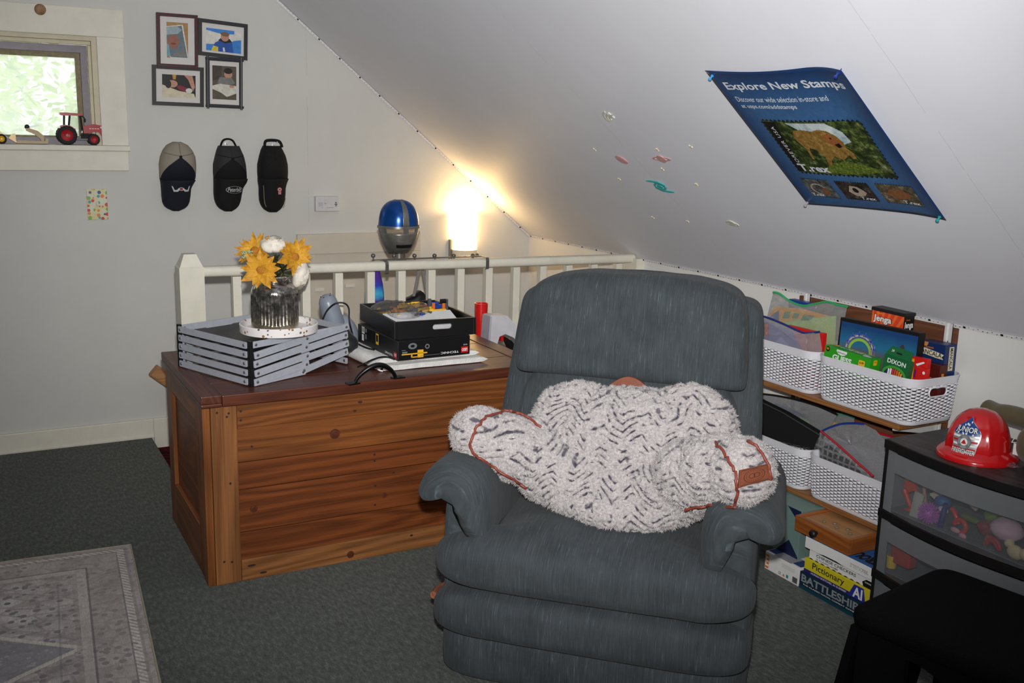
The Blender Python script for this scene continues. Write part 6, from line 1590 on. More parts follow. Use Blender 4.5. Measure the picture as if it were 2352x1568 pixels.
toy('small_pink_toy', 'tiny pink and white toy at the front of the top drawer', (2203, 1224), 2.43, MB().blob((0, .014, .004), (.006, .016, .008), (2, 2), 16, 10).blob((0, -.012, -.004), (.006, .012, .008), (2, 2), 16, 10), tm('pinktoy', (206, 150, 160)))
toy('green_stripe_toy', 'olive green leaf shaped toy in the middle of the drawer', (2230, 1190), 2.46, ball(.03, .5, 1.2, .35, .003, 60), tm('olive', (96, 120, 50)))
toy('orange_rod', 'thin orange rod at the back of the drawer', (2135, 1112), 2.48, MB().cyl((0, .014, -.008), (0, -.014, .008), .004, 10), tm('orange', (206, 66, 34)))
toy('pink_wand', 'long dusty pink wand leaning in the drawer corner', (2123, 1130), 2.455, MB().tube([(0, .008, .05), (0, .0, .0), (0, -.012, -.05)], .006, 8), tm('dusty', (180, 130, 130)))
# second drawer
def toy2(*a, **k):
    o = toy(*a, **k); o['group'] = 'toys in the middle drawer'; return o
toy2('red_block', 'large red plastic block in the middle drawer', (2078, 1268), 2.45, MB().box((-.02, -.035, -.04), (.02, .035, .04), .006), tm('red2', (190, 50, 40)))
toy2('yellow_cylinder', 'yellow plastic cup in the middle drawer corner', (2048, 1288), 2.44, MB().lathe([(.0, -.02), (.014, -.02), (.017, .02), (.015, .02), (.012, -.016)], 20), tm('yellow', (226, 190, 50)))
toy2('orange_ball', 'small orange ball near the bottom of the middle drawer', (2030, 1320), 2.43, ball(.013), tm('orange2', (226, 150, 50)))
toy2('red_plank', 'long red plank lying in the middle drawer', (2170, 1300), 2.45, MB().box((-.02, -.06, -.012), (.02, .06, .012), .003), tm('red2', (190, 50, 40)))
toy2('green_plank', 'long green plank lying in the middle drawer', (2310, 1352), 2.44, MB().box((-.02, -.07, -.012), (.02, .07, .012), .003), tm('green2', (40, 140, 50)))

# ================================================================= FIRE HELMET on the cart
hz = KZ+.0005
hc_ = pZ(2243, 1046, hz); hs_ = (hc_-CAM).dot(CF)/FPX
HR = 76*hs_; HH = 112*hs_
fh = thing('toy_fire_helmet', 'shiny red toy fire helmet with a firefighter shield badge on the drawer cart', 'helmet', (hc_.x, hc_.y, hz))
M_hred = mat('helmet_red', srgb(196, 16, 22), .16, var=.02, spec=.6, coat=.3)
az0 = math.atan2(CAM.y-hc_.y, CAM.x-hc_.x)-rad(24)     # the badge's direction
prof = [(1.0, .02), (.995, .12), (.975, .28), (.93, .45), (.86, .60), (.74, .75), (.58, .87), (.40, .95), (.2, .99), (.02, 1.0)]
def hr_(z):
    z = max(prof[0][1], min(.9999, z))
    for (r0, z0_), (r1, z1_) in zip(prof, prof[1:]):
        if z0_ <= z <= z1_: return r0+(r1-r0)*(z-z0_)/(z1_-z0_)
    return prof[-1][0]
mb = MB(); seg = 96; rings = []
for r, z in prof:
    ring = []
    for k in range(seg):
        a = 2*math.pi*k/seg; rr = r*HR*.93*(1+.05*max(0, math.cos(4*(a-az0-rad(45))))**18)
        el = 1.12 if True else 1
        ring.append((rr*math.cos(a), rr*math.sin(a), z*HH))
    rings.append(ring)
mb.loft(rings, cap=False); mb.obj('dome', M_hred, fh, 180)
mb = MB(); rings = []
def brim_r(a): return HR*(1.14+.16*max(0, math.cos(a-az0-math.pi))**2+.05*max(0, math.cos(a-az0))**2)
for f_, z in ((0, .012), (.5, .014), (.93, .006), (1.0, .0), (1.0, .004), (.94, .012), (.5, .020), (0, .03)):
    rings.append([((HR*.9*(1-f_)+brim_r(a)*f_)*math.cos(a), (HR*.9*(1-f_)+brim_r(a)*f_)*math.sin(a), z) for a in [2*math.pi*k/seg for k in range(seg)]])
mb.loft(rings, cap=False); mb.obj('brim', M_hred, fh, 60)
def dome(u, v, off=.003):
    """u,v in metres across and up the front of the dome"""
    z = v/HH; r = hr_(z)*HR*.93*(1+.0)+off; a = az0+u/(HR*.95)
    return Vector((r*math.cos(a), r*math.sin(a), v+off*.4))
# shield: rows so that it follows the dome
def shield_w(s): # half width at height fraction
    pts = [(0, .62), (.06, .72), (.30, .80), (.55, 1.0), (.66, 1.0), (.75, .86), (.86, .42), (.95, .16), (1.0, .03)]
    for (a, b), (a2, b2) in zip(pts, pts[1:]):
        if a <= s <= a2: return b+(b2-b)*(s-a)/(a2-a)
    return .03
SWd, SV0, SV1 = 34*hs_, .07*HH, .88*HH
def shield_patch(s0, s1, off, m, name, k=1.0, nu=14, nv=10, u0=-1, u1=1):
    mb = MB(); mb.grid(lambda u, v: dome((u0+(u1-u0)*u)*SWd*shield_w(s0+(s1-s0)*v)*k, SV0+(SV1-SV0)*(s0+(s1-s0)*v), off), nu, nv); return mb.obj(name, m, fh, 180)
M_silv = mat('badge_silver', srgb(180, 180, 184), .3, .5); M_bblue = mat('badge_blue', srgb(30, 70, 140), .35, var=.3, scale=40); M_bred = mat('badge_red', srgb(190, 36, 40), .35); 
shield_patch(0, 1, .0025, M_silv, 'shield', 1.05)
shield_patch(.58, .99, .0034, M_bblue, 'shield_field')
for k in range(6): shield_patch(.02+.095*k, .02+.095*k+.05, .0034, M_bred if k % 2 == 0 else M_pw, 'shield_stripe', .97, 12, 3)
def dm(off): return lambda u, v: dome(u, v, off)
rnd = random.Random(8)
for k in range(12):
    s_ = rnd.choice((.60, .59, .78, .82, .86, .9))+rnd.uniform(-.02, .02); u = rnd.uniform(-.75, .75)*SWd*shield_w(s_); flat(dm(.0042), star(u, SV0+(SV1-SV0)*s_, .0042), M_pw, fh, 'shield_star', world=False)
for bb, m, off in ((.07, M_pk, .0048), (.02, M_pw, .0060)):
    text('JUNIOR', dm(off), m, fh, w=SWd*1.6, h=.019, at=(-SWd*.80, SV0+(SV1-SV0)*.60), bold=bb, world=False); text('FIREFIGHTER', dm(off), m, fh, w=SWd*1.5, h=.014, at=(-SWd*.75, SV0+(SV1-SV0)*.10), bold=bb, world=False)
sv = SV0+(SV1-SV0)*.40
for poly, m, off in ((oval(0, sv, .020, .020), M_pg, .0056), (oval(0, sv, .0175, .0175), M_silv, .006), (oval(0, sv, .010, .010), M_pw, .0064), (star(0, sv-.001, .008, .6, 3), M_bred, .0068)): flat(dm(off), poly, m, fh, 'badge_disc', world=False)
for k in range(4):
    a = rad(45+90*k); flat(dm(.0062), [( .0185*math.cos(a+q)*r_, sv+.0185*math.sin(a+q)*r_) for q, r_ in ((-.2, .62), (-.28, 1), (.28, 1), (.2, .62))], M_pg, fh, 'badge_arm', world=False)
tg_ = MB(); a = az0+rad(92); q = Vector((HR*.95*math.cos(a), HR*.95*math.sin(a), HH*.45))
tg_.tube(smooth_path([q, q+Vector((.0, -.012, .02)), q+Vector((-.005, -.03, .018)), q+Vector((0, -.02, .005)), q]), .0012, 6); tg_.obj('tag_string', M_pw, fh, 60)
MB().box((q.x-.002, q.y-.026, q.z-.032), (q.x, q.y-.008, q.z), .0005).obj('price_tag', M_pw, fh, label='small white price tag')
# olive drab cushion behind the helmet
oq = pX(2322, 1010, 2.60)
M_olv = mat('olive_canvas', srgb(92, 84, 58), .9, var=.12, scale=12, bump=.3, bscale=220, sheen=.2)
ol = thing('olive_cushion', 'soft olive green canvas bag slumped beside the red helmet', 'bag', (2.58, 1.66, hz))
MB().blob((2.60, 1.615, hz+.065), (.10, .085, .065), (2.6, 2.6), 40, 24, fn=lambda p: Vector((p.x+.01*mnoise.noise(p*16), p.y+.01*mnoise.noise(p*16+Vector((3, 1, 0))), max(hz, p.z+.012*mnoise.noise(p*14+Vector((1, 5, 2))))))).obj('body', M_olv, ol, 180, world=True)
fa, fb_ = pX(2268, 938, 2.66), pX(2352, 962, 2.62)
MB().tube(smooth_path([fa, fa.lerp(fb_, .3)+Vector((0, 0, -.004)), fa.lerp(fb_, .7)+Vector((0, 0, .002)), fb_+Vector((0, -.06, .0))]), .028, 16, rs=None).obj('rolled_flap', M_olv, ol, 180, world=True)

wq = pZ(2322, 1072, hz)
wr2 = MB(); wr2.blob((wq.x, wq.y, hz+.006), (.016, .022, .006), (2, 2), 20, 10, fn=lambda p: (p.x+.006*mnoise.noise(p*120), p.y+.006*mnoise.noise(p*120+Vector((3, 0, 0))), max(hz, p.z+.006*mnoise.noise(p*150))))
solo(wr2, 'plastic_wrapper', M_bag, 'crumpled clear plastic wrapper on the drawer cart in front of the helmet', 'wrapper', smooth=60)

# ================================================================= BLACK BENCH
OZ = .40
oA, oB = pZ(1946, 1386, OZ), pZ(2117, 1271, OZ); oF = pZ(2352, 1562, OZ)
e1 = oB-oA; OD = e1.length; e1.normalize(); e2 = Vector((e1.y, -e1.x, 0)); OL = .62
# the short edge seen in the photo is the left end; the long edges run out of the picture
e2 = (oF-oA).normalized(); e1 = Vector((-e2.y, e2.x, 0)); OD = (oB-oA).dot(e1)
ob = thing('black_bench', 'low black cloth covered bench in front of the drawer cart', 'bench', M=Matrix(((e1.x, e2.x, 0, oA.x), (e1.y, e2.y, 0, oA.y), (0, 0, 1, 0), (0, 0, 0, 1))))
t = NT('black_felt'); v = t.coord('Object'); f = t.noise(v, 420, 3, .7)
t.p(col=t.ramp(f, [(.4, srgb(5, 5, 6)), (.62, srgb(12, 12, 13)), (.76, srgb(40, 38, 38))]), rough=.9, spec=.1); t.bump(f, .4, .002); M_felt = t.m
MB().blob((OD/2, OL/2, OZ-.03), (OD/2, OL/2, .03), (14, 5), 80, 14).obj('padded_top', M_felt, ob, 60)
def panel_leg(y0, y1, x0, x1, sp0, sp1):
    mb = MB(); mb.loft([[(x0-sp0, y0-sp1, 0), (x1-sp0, y0-sp1, 0), (x1-sp0, y1-sp1, 0), (x0-sp0, y1-sp1, 0)], [(x0, y0, OZ-.055), (x1, y0, OZ-.055), (x1, y1, OZ-.055), (x0, y1, OZ-.055)]]); return mb
panel_leg(.008, .03, .012, OD-.012, 0, .06).obj('end_panel', M_felt, ob); panel_leg(OL-.03, OL-.008, .012, OD-.012, 0, -.03).obj('end_panel', M_felt, ob)
mb = MB(); 
pts = [(.03, OZ-.055), (.03, .0), (.157, .0), (.156, .322), (.20, .318), (.25, .304), (.42, .28), (.465, .2), (.47, 0), (OL-.03, 0), (OL-.03, OZ-.055)]
mb.prism(pts[::-1], (.012, 0, 0), (0, 1, 0), (0, 0, 1), .018, n=(1, 0, 0)); mb.obj('front_apron', M_felt, ob, None, fix=True)
mb = MB(); mb.prism(pts[::-1], (OD-.03, 0, 0), (0, 1, 0), (0, 0, 1), .018, n=(1, 0, 0)); mb.obj('back_apron', M_felt, ob, None, fix=True)
# ================================================================= POSTER ON THE SLOPED CEILING
cTL, cTR, cBR, cBL = (1620, 160), (1950, 138), (2178, 499), (1857, 468)
def bil(a, b, c, d, u, v): return (a*(1-u)+b*u)*v+(d*(1-u)+c*u)*(1-v)
A3 = [pC(*c) for c in (cTL, cTR, cBR, cBL)]
pbase = (A3[0]+A3[1]+A3[2]+A3[3])/4
PDn = -CN                                           # into the room
def poster_off(u, v):
    o = .003+.010*math.sin(math.pi*v)*math.sin(math.pi*u)
    o += .030*max(0, (u-.72)/.28)**2*(.25+.75*v)       # right edge lifts, most at the top
    o += .012*max(0, (v-.85)/.15)**2*math.sin(math.pi*u)
    return o
def PP(u, v, lift=0.0):
    """u right, v up, both 0..1"""
    p = bil(A3[0], A3[1], A3[2], A3[3], u, v)
    # straight pulls along the edges, bowed a little as paper does
    p = p + (A3[2]-A3[1])*(-.010*math.sin(math.pi*u)*(1-2*v)) 
    return p+PDn*(poster_off(u, v)+lift)
ps = thing('poster', 'blue poster with dinosaur stamps pinned to the sloped ceiling', 'poster', pbase)
t = NT('poster_blue'); uvn = t.n('ShaderNodeUVMap'); uvn.uv_map = 'UVMap'; s_ = t.sep(uvn.outputs[0]); f = t.noise(t.coord('Object'), 60, 4, .7)
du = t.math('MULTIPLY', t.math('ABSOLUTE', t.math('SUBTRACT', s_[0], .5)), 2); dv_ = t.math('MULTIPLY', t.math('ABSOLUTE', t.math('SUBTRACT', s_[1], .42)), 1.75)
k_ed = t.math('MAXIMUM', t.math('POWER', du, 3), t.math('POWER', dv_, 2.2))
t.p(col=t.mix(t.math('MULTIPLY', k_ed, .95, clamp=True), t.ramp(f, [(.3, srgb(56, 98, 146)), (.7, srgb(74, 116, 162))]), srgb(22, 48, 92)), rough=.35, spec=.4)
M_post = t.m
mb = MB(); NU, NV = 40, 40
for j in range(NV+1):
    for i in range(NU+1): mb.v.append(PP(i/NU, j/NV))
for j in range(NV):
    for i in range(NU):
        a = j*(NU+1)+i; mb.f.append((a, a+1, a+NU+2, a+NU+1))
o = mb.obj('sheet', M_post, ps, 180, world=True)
uvl = o.data.uv_layers.new(name='UVMap')
for poly in o.data.polygons:
    for li in poly.loop_indices:
        vi = o.data.loops[li].vertex_index; uvl.data[li].uv = ((vi % (NU+1))/NU, (vi//(NU+1))/NV)
so_ = o.modifiers.new('paper', 'SOLIDIFY'); so_.thickness = .0006; so_.offset = -1
PW = (A3[1]-A3[0]).length; PH_ = (A3[0]-A3[3]).length
asp_ = PW/PH_
def PL(l): return lambda u, v: PP(u, v, l)
def ptext(s, m, x, y, w=None, h=None, bold=.01, angle=0.0, lift=.0012, shear=0, spacing=1.0):
    V, F_, asp = textmesh(s, bold, shear, spacing)
    # fixed width in poster units; height follows unless given
    if h is None: h = w/asp*asp_
    ca, sa = math.cos(angle), math.sin(angle); pts = []
    for a, b in V:
        X_, Y_ = a*w, b*h
        if angle: X_, Y_ = (a*w*ca - b*h*sa*1.0), (a*w*sa*asp_ + b*h*ca)
        pts.append(PP(x+X_, y+Y_, lift))
    m_ = MB(); m_.add(pts, F_); return m_.obj('lettering', m, ps, None, world=True)
M_prt = mat('poster_white', srgb(216, 220, 226), .4, var=.03)
ptext('Explore New Stamps', M_prt, .072, .858, w=.855, h=.066, bold=.022)
ptext('Discover our wide selection in-store and', M_prt, .085, .792, w=.66, h=.034, bold=.004)
ptext('at usps.com/addstamps', M_prt, .085, .742, w=.42, h=.034, bold=.012)
def stampm(name, stops, sc_=40):
    t = NT(name); v = t.coord('Object'); t.p(col=t.ramp(t.noise(v, sc_, 5, .75), stops), rough=.4, spec=.4); return t.m
M_for = stampm('stamp_forest', [(.32, srgb(14, 20, 12)), (.48, srgb(44, 58, 26)), (.6, srgb(98, 112, 54)), (.75, srgb(176, 182, 150))])
def zig(x0, y0, x1, y1, n, m_, d):
    P = []
    for (ax, ay, bx, by, k) in ((x0, y0, x1, y0, n), (x1, y0, x1, y1, m_), (x1, y1, x0, y1, n), (x0, y1, x0, y0, m_)):
        for i in range(k):
            for s__, off in ((0, d), (.5, -d)):
                q = (i+s__)/k; px2, py2 = ax+(bx-ax)*q, ay+(by-ay)*q
                nx, ny = (0, -1) if ay == by == y0 else (0, 1) if ay == by else (1, 0) if ax == x1 else (-1, 0)
                P.append((px2+nx*off, py2+ny*off*asp_))
    return P
def pflat(poly, m, name, lift=.0008):
    # subdivide long edges so the print follows the paper
    from mathutils.geometry import intersect_point_tri_2d
    xs_ = [q[0] for q in poly]; ys_ = [q[1] for q in poly]; st = max(.0025, (max(xs_)-min(xs_))/110)
    def inside(x, y):
        c_ = False; n = len(poly); j = n-1
        for i in range(n):
            if (poly[i][1] > y) != (poly[j][1] > y) and x < (poly[j][0]-poly[i][0])*(y-poly[i][1])/(poly[j][1]-poly[i][1])+poly[i][0]: c_ = not c_
            j = i
        return c_
    mb = MB(); idx = {}
    nx, ny = int((max(xs_)-min(xs_))/st)+1, int((max(ys_)-min(ys_))/st)+1
    def vid(i, j):
        if (i, j) not in idx: idx[(i, j)] = len(mb.v); mb.v.append(PP(min(xs_)+i*st, min(ys_)+j*st, lift))
        return idx[(i, j)]
    for i in range(nx):
        for j in range(ny):
            if inside(min(xs_)+(i+.5)*st, min(ys_)+(j+.5)*st): mb.f.append((vid(i, j), vid(i+1, j), vid(i+1, j+1), vid(i, j+1)))
    if not mb.f: return flat(PL(lift), poly, m, ps, name)
    return mb.obj(name, m, ps, 180, world=True)
def pgrid(x0, y0, x1, y1, m, name, lift, n=10):
    g_ = MB(); g_.grid(lambda u, v: PP(x0+(x1-x0)*u, y0+(y1-y0)*v, lift), n, n); return g_.obj(name, m, ps, 180, world=True)
X0, Y0, X1, Y1 = .165, .285, .865, .665
pgrid(X0, Y0, X1, Y1, M_for, 'stamp_picture', .0016, 16)
# perforated edge strips around the picture
for (ax, ay, bx, by, k) in ((X0, Y0, X1, Y0, 22), (X0, Y1, X1, Y1, 22), (X0, Y0, X0, Y1, 15), (X1, Y0, X1, Y1, 15)):
    g_ = MB()
    for i in range(k):
        if ay == by:
            xx = ax+(bx-ax)*(i+.5)/k; hw_ = (bx-ax)/k*.42; sg = -1 if ay == Y0 else 1
            g_.add([PP(xx-hw_, ay, .0016), PP(xx+hw_, ay, .0016), PP(xx, ay+sg*.014, .0016)], [(0, 1, 2) if sg > 0 else (1, 0, 2)])
        else:
            yy = ay+(by-ay)*(i+.5)/k; hw_ = (by-ay)/k*.42; sg = -1 if ax == X0 else 1
            g_.add([PP(ax, yy-hw_, .0016), PP(ax, yy+hw_, .0016), PP(ax+sg*.012, yy, .0016)], [(1, 0, 2) if sg > 0 else (0, 1, 2)])
    g_.obj('perforation', mat('stamp_edge', srgb(20, 22, 18), .5, var=.2, scale=80), ps, None, world=True)['kind'] = 'stuff'
M_mist = stampm('stamp_mist', [(.3, srgb(120, 150, 160)), (.5, srgb(186, 200, 204)), (.7, srgb(226, 230, 226))], 24)
pflat([(.34, .655), (.42, .60), (.50, .55), (.62, .50), (.72, .53), (.70, .60), (.62, .655)], M_mist, 'mist', .0020)
pflat([(.165, .29), (.21, .29), (.265, .66), (.17, .66)], mat('stamp_dark', srgb(18, 16, 14), .5, var=.2, scale=60), 'dark_margin', .0020)
# a plain stocky brown dinosaur
M_din = stampm('dino_hide', [(.3, srgb(92, 62, 26)), (.55, srgb(150, 116, 56)), (.75, srgb(196, 168, 100))], 70)
pflat([(.335, .560), (.36, .600), (.42, .612), (.50, .602), (.545, .615), (.60, .606), (.645, .57), (.665, .53), (.66, .49), (.685, .45), (.68, .415), (.655, .412), (.648, .44), (.62, .425), (.585, .40), (.54, .43), (.50, .40), (.475, .355), (.455, .36), (.465, .42), (.44, .47), (.40, .485), (.385, .46), (.375, .40), (.36, .40), (.365, .48), (.345, .52)], M_din, 'dinosaur', .0024)
pflat([(.55, .575), (.60, .59), (.64, .55), (.65, .50), (.61, .49), (.565, .52)], mat('dino_head', srgb(146, 88, 46), .5, var=.25, scale=80), 'dinosaur_head', .0028)
pflat([(.60, .515), (.635, .525), (.64, .50), (.615, .49)], M_pk, 'dinosaur_mouth', .0032); pflat(oval(.598, .557, .007, .006, 10), M_pk, 'dinosaur_eye', .0032)
M_grass = stampm('stamp_grass', [(.3, srgb(30, 44, 14)), (.5, srgb(90, 110, 36)), (.7, srgb(150, 164, 70))], 120)
pflat([(.40, .33), (.50, .38), (.62, .39), (.75, .35), (.80, .32), (.60, .295), (.42, .30)], M_grass, 'grass', .0022)
ptext('T.rex', M_prt, .195, .300, w=.235, h=.055, bold=.03, lift=.0036)
V, F_, asp = textmesh('FOREVER USA', .004, 0, 1.15)
m_ = MB(); m_.add([PP(.235-b*.028-.0*a, .345+a*.285, .0036) for a, b in V], F_); m_.obj('lettering', M_prt, ps, None, world=True)
M_st = [stampm('stamp_a', [(.35, srgb(40, 38, 36)), (.55, srgb(96, 100, 98)), (.75, srgb(150, 156, 158))], 50), stampm('stamp_b', [(.4, srgb(18, 14, 14)), (.6, srgb(66, 56, 50)), (.8, srgb(150, 140, 130))], 50), stampm('stamp_c', [(.35, srgb(40, 44, 26)), (.55, srgb(100, 86, 62)), (.75, srgb(176, 168, 158))], 50)]
M_bone = mat('stamp_bone', srgb(176, 160, 140), .5, var=.25, scale=90); M_brn = mat('stamp_brown', srgb(130, 84, 50), .5, var=.25, scale=90)
for k, (x0, x1) in enumerate(((.115, .335), (.385, .620), (.670, .915))):
    pgrid(x0, .085, x1, .228, M_st[k], 'stamp_picture', .0016, 6)
    g_ = MB(); n_ = 14
    for i in range(n_):
        xx = x0+(x1-x0)*(i+.5)/n_; hw_ = (x1-x0)/n_*.45
        g_.add([PP(xx-hw_, .085, .0016), PP(xx+hw_, .085, .0016), PP(xx, .079, .0016), PP(xx-hw_, .228, .0016), PP(xx+hw_, .228, .0016), PP(xx, .234, .0016)], [(1, 0, 2), (3, 4, 5)])
    g_.obj('perforation', mat('stamp_edge', srgb(20, 22, 18)), ps, None, world=True)['kind'] = 'stuff'
    w_ = x1-x0
    if k == 0: pflat(ringpoly(x0+w_*.45, .15, w_*.28, .045, .8, .3, 4.6), M_bone, 'dinosaur_outline', .002); pflat(oval(x0+w_*.66, .135, w_*.12, .03), M_brn, 'dinosaur_head', .002)
    if k == 1: pflat([(x0+w_*.25, .15), (x0+w_*.4, .20), (x0+w_*.62, .195), (x0+w_*.8, .15), (x0+w_*.66, .12), (x0+w_*.4, .115)], M_bone, 'skull', .002); pflat(oval(x0+w_*.5, .165, w_*.08, .02), M_pk, 'skull_eye', .0024)
    if k == 2: pflat([(x0+w_*.15, .15), (x0+w_*.3, .19), (x0+w_*.6, .20), (x0+w_*.85, .16), (x0+w_*.7, .13), (x0+w_*.4, .12)], M_brn, 'dinosaur', .002)
    tx = x0+w_*(.06 if k == 0 else .50); ptext('T.rex', M_prt, tx, .093, w=w_*.44, h=.024, bold=.02, lift=.0034)
# pins
def pin(uv, c, label, kind='pin'):
    p = PP(uv[0], uv[1]); q = bil(A3[0], A3[1], A3[2], A3[3], *uv)
    mb = MB(); Mx = Matrix.Translation(p) @ PDn.to_track_quat('Z', 'Y').to_matrix().to_4x4()
    mb.lathe([(.001, -.012), (.001, 0), (.0045, .0003), (.005, .002), (.003, .004), (.0028, .011), (.0048, .0125), (.005, .016), (.003, .018), (0, .0182)], 14, Mx)
    solo(mb, 'push_pin', mat('pin_'+c[0], srgb(*c[1]), .2, spec=.7), label, 'pin', 'pins holding the poster', smooth=40, base=p)
pin((.035, .968), ('lightblue', (60, 150, 210)), 'light blue push pin at the upper left corner of the poster')
pin((.962, .982), ('navy', (30, 50, 130)), 'dark blue push pin at the curled corner of the poster')
pin((.972, .022), ('teal', (30, 150, 150)), 'teal push pin at the lower right corner of the poster')
pin((.012, .02), ('steel', (150, 150, 155)), 'steel coloured push pin at the torn lower corner of the poster')

# ================================================================= PHOTO COLLAGE
cf = thing('photo_collage', 'cluster of four joined black picture frames with white mats on the wall', 'picture frame', pY(460, 246, YG))
M_mat = mat('mat_board', srgb(214, 211, 208), .8, var=.02); M_frb = mat('frame_black', srgb(24, 25, 28), .45, spec=.5); M_bead = mat('frame_beads_red', srgb(150, 36, 50), .4)
def pic(tl, tr, br, bl, ph, fw, dep, fill, m_frame=M_frb, beads=False, pipe=False):
    q = [pY(x, y, YG-dep) for x, y in (bl, br, tr, tl)]
    o_, U_, V_ = q[0], (q[1]-q[0]), (q[3]-q[0])
    W_, H_ = U_.length, V_.length; U_.normalize(); V_.normalize(); N_ = Vector((0, -1, 0))
    fr = None
    def P_(x, y, d=0): return o_+U_*x+V_*y+N_*d
    mb = MB()
    for poly in ([(0, 0), (W_, 0), (W_-fw, fw), (fw, fw)], [(W_, 0), (W_, H_), (W_-fw, H_-fw), (W_-fw, fw)], [(W_, H_), (0, H_), (fw, H_-fw), (W_-fw, H_-fw)], [(0, H_), (0, 0), (fw, fw), (fw, H_-fw)]):
        mb.prism(poly, P_(0, 0, -dep), U_, V_, dep+.004, n=N_)
    fr = mb.obj('frame', m_frame, cf, None, world=True, fix=True)
    def sub(fn_, m, n):
        o2 = fn_.obj(n, m, cf, None, world=True); o2.parent = fr; return o2
    sub(MB().prism(rect(fw*.8, fw*.8, W_-fw*.8, H_-fw*.8), P_(0, 0, -.004), U_, V_, .003, n=N_), M_mat, 'mat')
    x0, y0, x1, y1 = [a*b for a, b in zip(ph, (W_, H_, W_, H_))]
    F = lambda l: (lambda u, v: P_(x0+(x1-x0)*u, y0+(y1-y0)*v, l))
    for i, (poly, m) in enumerate(fill):
        o2 = flat(F(-.0008+.00025*i), poly, m, cf, 'photograph'); o2.parent = fr
    if beads:
        bd_ = MB()
        for ins in (fw*.18, fw*.86):
            for (a, b, L_, ax) in ((ins, ins, W_-2*ins, 0), (ins, H_-ins, W_-2*ins, 0), (ins, ins, H_-2*ins, 1), (W_-ins, ins, H_-2*ins, 1)):
                n_ = int(L_/.0065)
                for i in range(n_+1):
                    bd_.blob(P_(a+(L_*i/n_ if ax == 0 else 0), b+(L_*i/n_ if ax == 1 else 0), .0045), (.0022, .0022, .0022), (2, 2), 6, 4)
        sub(bd_, M_bead, 'beads')
    if pipe:
        pp = MB()
        for a, b in (((fw*.4, -.006), (fw*.4, H_+.006)), ((W_-fw*.4, -.006), (W_-fw*.4, H_+.006)), ((-.004, fw*.4), (W_+.004, fw*.4)), ((-.004, H_-fw*.4), (W_+.004, H_-fw*.4))): pp.cyl(P_(a[0], a[1], .006), P_(b[0], b[1], .006), .006, 10)
        sub(pp, mat('frame_rods', srgb(58, 60, 66), .4), 'rods')
def pm_(n, c): return mat('photo_'+n, srgb(*c), .35, var=.15, scale=60)
sk, skd, bl1, bl2, wt_, dk, gy, ol_, tan_ = pm_('skin', (186, 138, 116)), pm_('skin2', (150, 96, 80)), pm_('blue', (58, 130, 206)), pm_('blue2', (34, 80, 160)), pm_('white', (214, 212, 206)), pm_('dark', (30, 26, 26)), pm_('grey', (120, 120, 118)), pm_('olive', (88, 80, 66)), pm_('tan', (170, 128, 80))
full = rect(0, 0, 1, 1)
pic((455, 41), (570, 50), (568, 139), (455, 126), (.16, .16, .87, .77), .017, .010, [(full, wt_), ([(0, .9), (0, 1), (.8, 1), (.8, .85), (.5, .78)], bl1), ([(0, 0), (1, 0), (1, .62), (.78, .55), (.6, .35), (0, .28)], bl1), ([(.15, 0), (.78, 0), (.74, .45), (.60, .52), (.40, .52), (.25, .38)], bl2), ([(.34, .5), (.42, .62), (.66, .62), (.74, .48), (.54, .40)], dk), (oval(.53, .68, .12, .20), sk), (oval(.53, .80, .125, .10), pm_('hair', (120, 92, 66))), ([(.14, 0), (.34, 0), (.34, .2), (.2, .24)], pm_('yellow', (206, 186, 60))), ([(.48, .02), (.54, .02), (.52, .2), (.47, .2)], wt_)])
pic((349, 148), (468, 160), (468, 246), (350, 241), (.19, .21, .84, .78), .017, .010, [(full, dk), ([(0, 0), (1, 0), (.95, .2), (.5, .3), (0, .55)], pm_('cream', (206, 196, 170))), (oval(.30, .60, .16, .16), sk), (oval(.18, .58, .09, .18), dk), ([(.42, .52), (.55, .55), (.88, .36), (.74, .24), (.5, .36)], pm_('wine', (130, 30, 56))), (oval(.80, .33, .10, .11), wt_), ([(.65, 1), (.9, 1), (.98, .5), (.92, .3), (.86, .5), (.78, .8)], sk), ([(.32, .8), (.4, .8), (.42, 1), (.30, 1)], pm_('ochre', (190, 140, 60)))])
pic((473, 130), (558, 137), (557, 250), (474, 246), (.17, .17, .83, .84), .016, .014, [(full, ol_), ([(0, 1), (0, .55), (.35, .6), (.4, 1)], pm_('brown', (70, 56, 46))), (oval(.66, .76, .17, .13), sk), (oval(.66, .86, .18, .09), dk), ([(.3, .66), (.5, .66), (.8, .66), (.95, .5), (.6, .42), (.2, .48)], gy), ([(0, .4), (.3, .47), (.7, .44), (1, .42), (1, .2), (.6, .08), (.35, .2), (.0, .3)], pm_('cloth', (206, 202, 190))), (oval(.80, .40, .10, .04), sk)], pipe=True)
pic((359, 28), (455, 37), (455, 158), (361, 153), (.24, .18, .76, .84), .015, .018, [(full, tan_), ([(0, .12), (.18, 0), (1, 0), (.98, .1), (.76, .95), (0, .88)], wt_), ([(0, .12), (.2, .02), (.96, .02), (.70, .92), (0, .84)], pm_('slate', (100, 116, 124))), ([(0, .64), (.5, .68), (.72, .8), (.5, .9), (0, .86)], pm_('bluegrey', (150, 168, 176))), (oval(.30, .46, .28, .20), skd), (oval(.3, .40, .12, .03), pm_('mouth', (120, 60, 56))), ([(.2, .05), (.9, .05), (.85, .25), (.5, .18)], gy), ([(0, .05), (.16, .05), (.1, .35), (0, .4)], pm_('aqua', (110, 160, 176)))], beads=True)

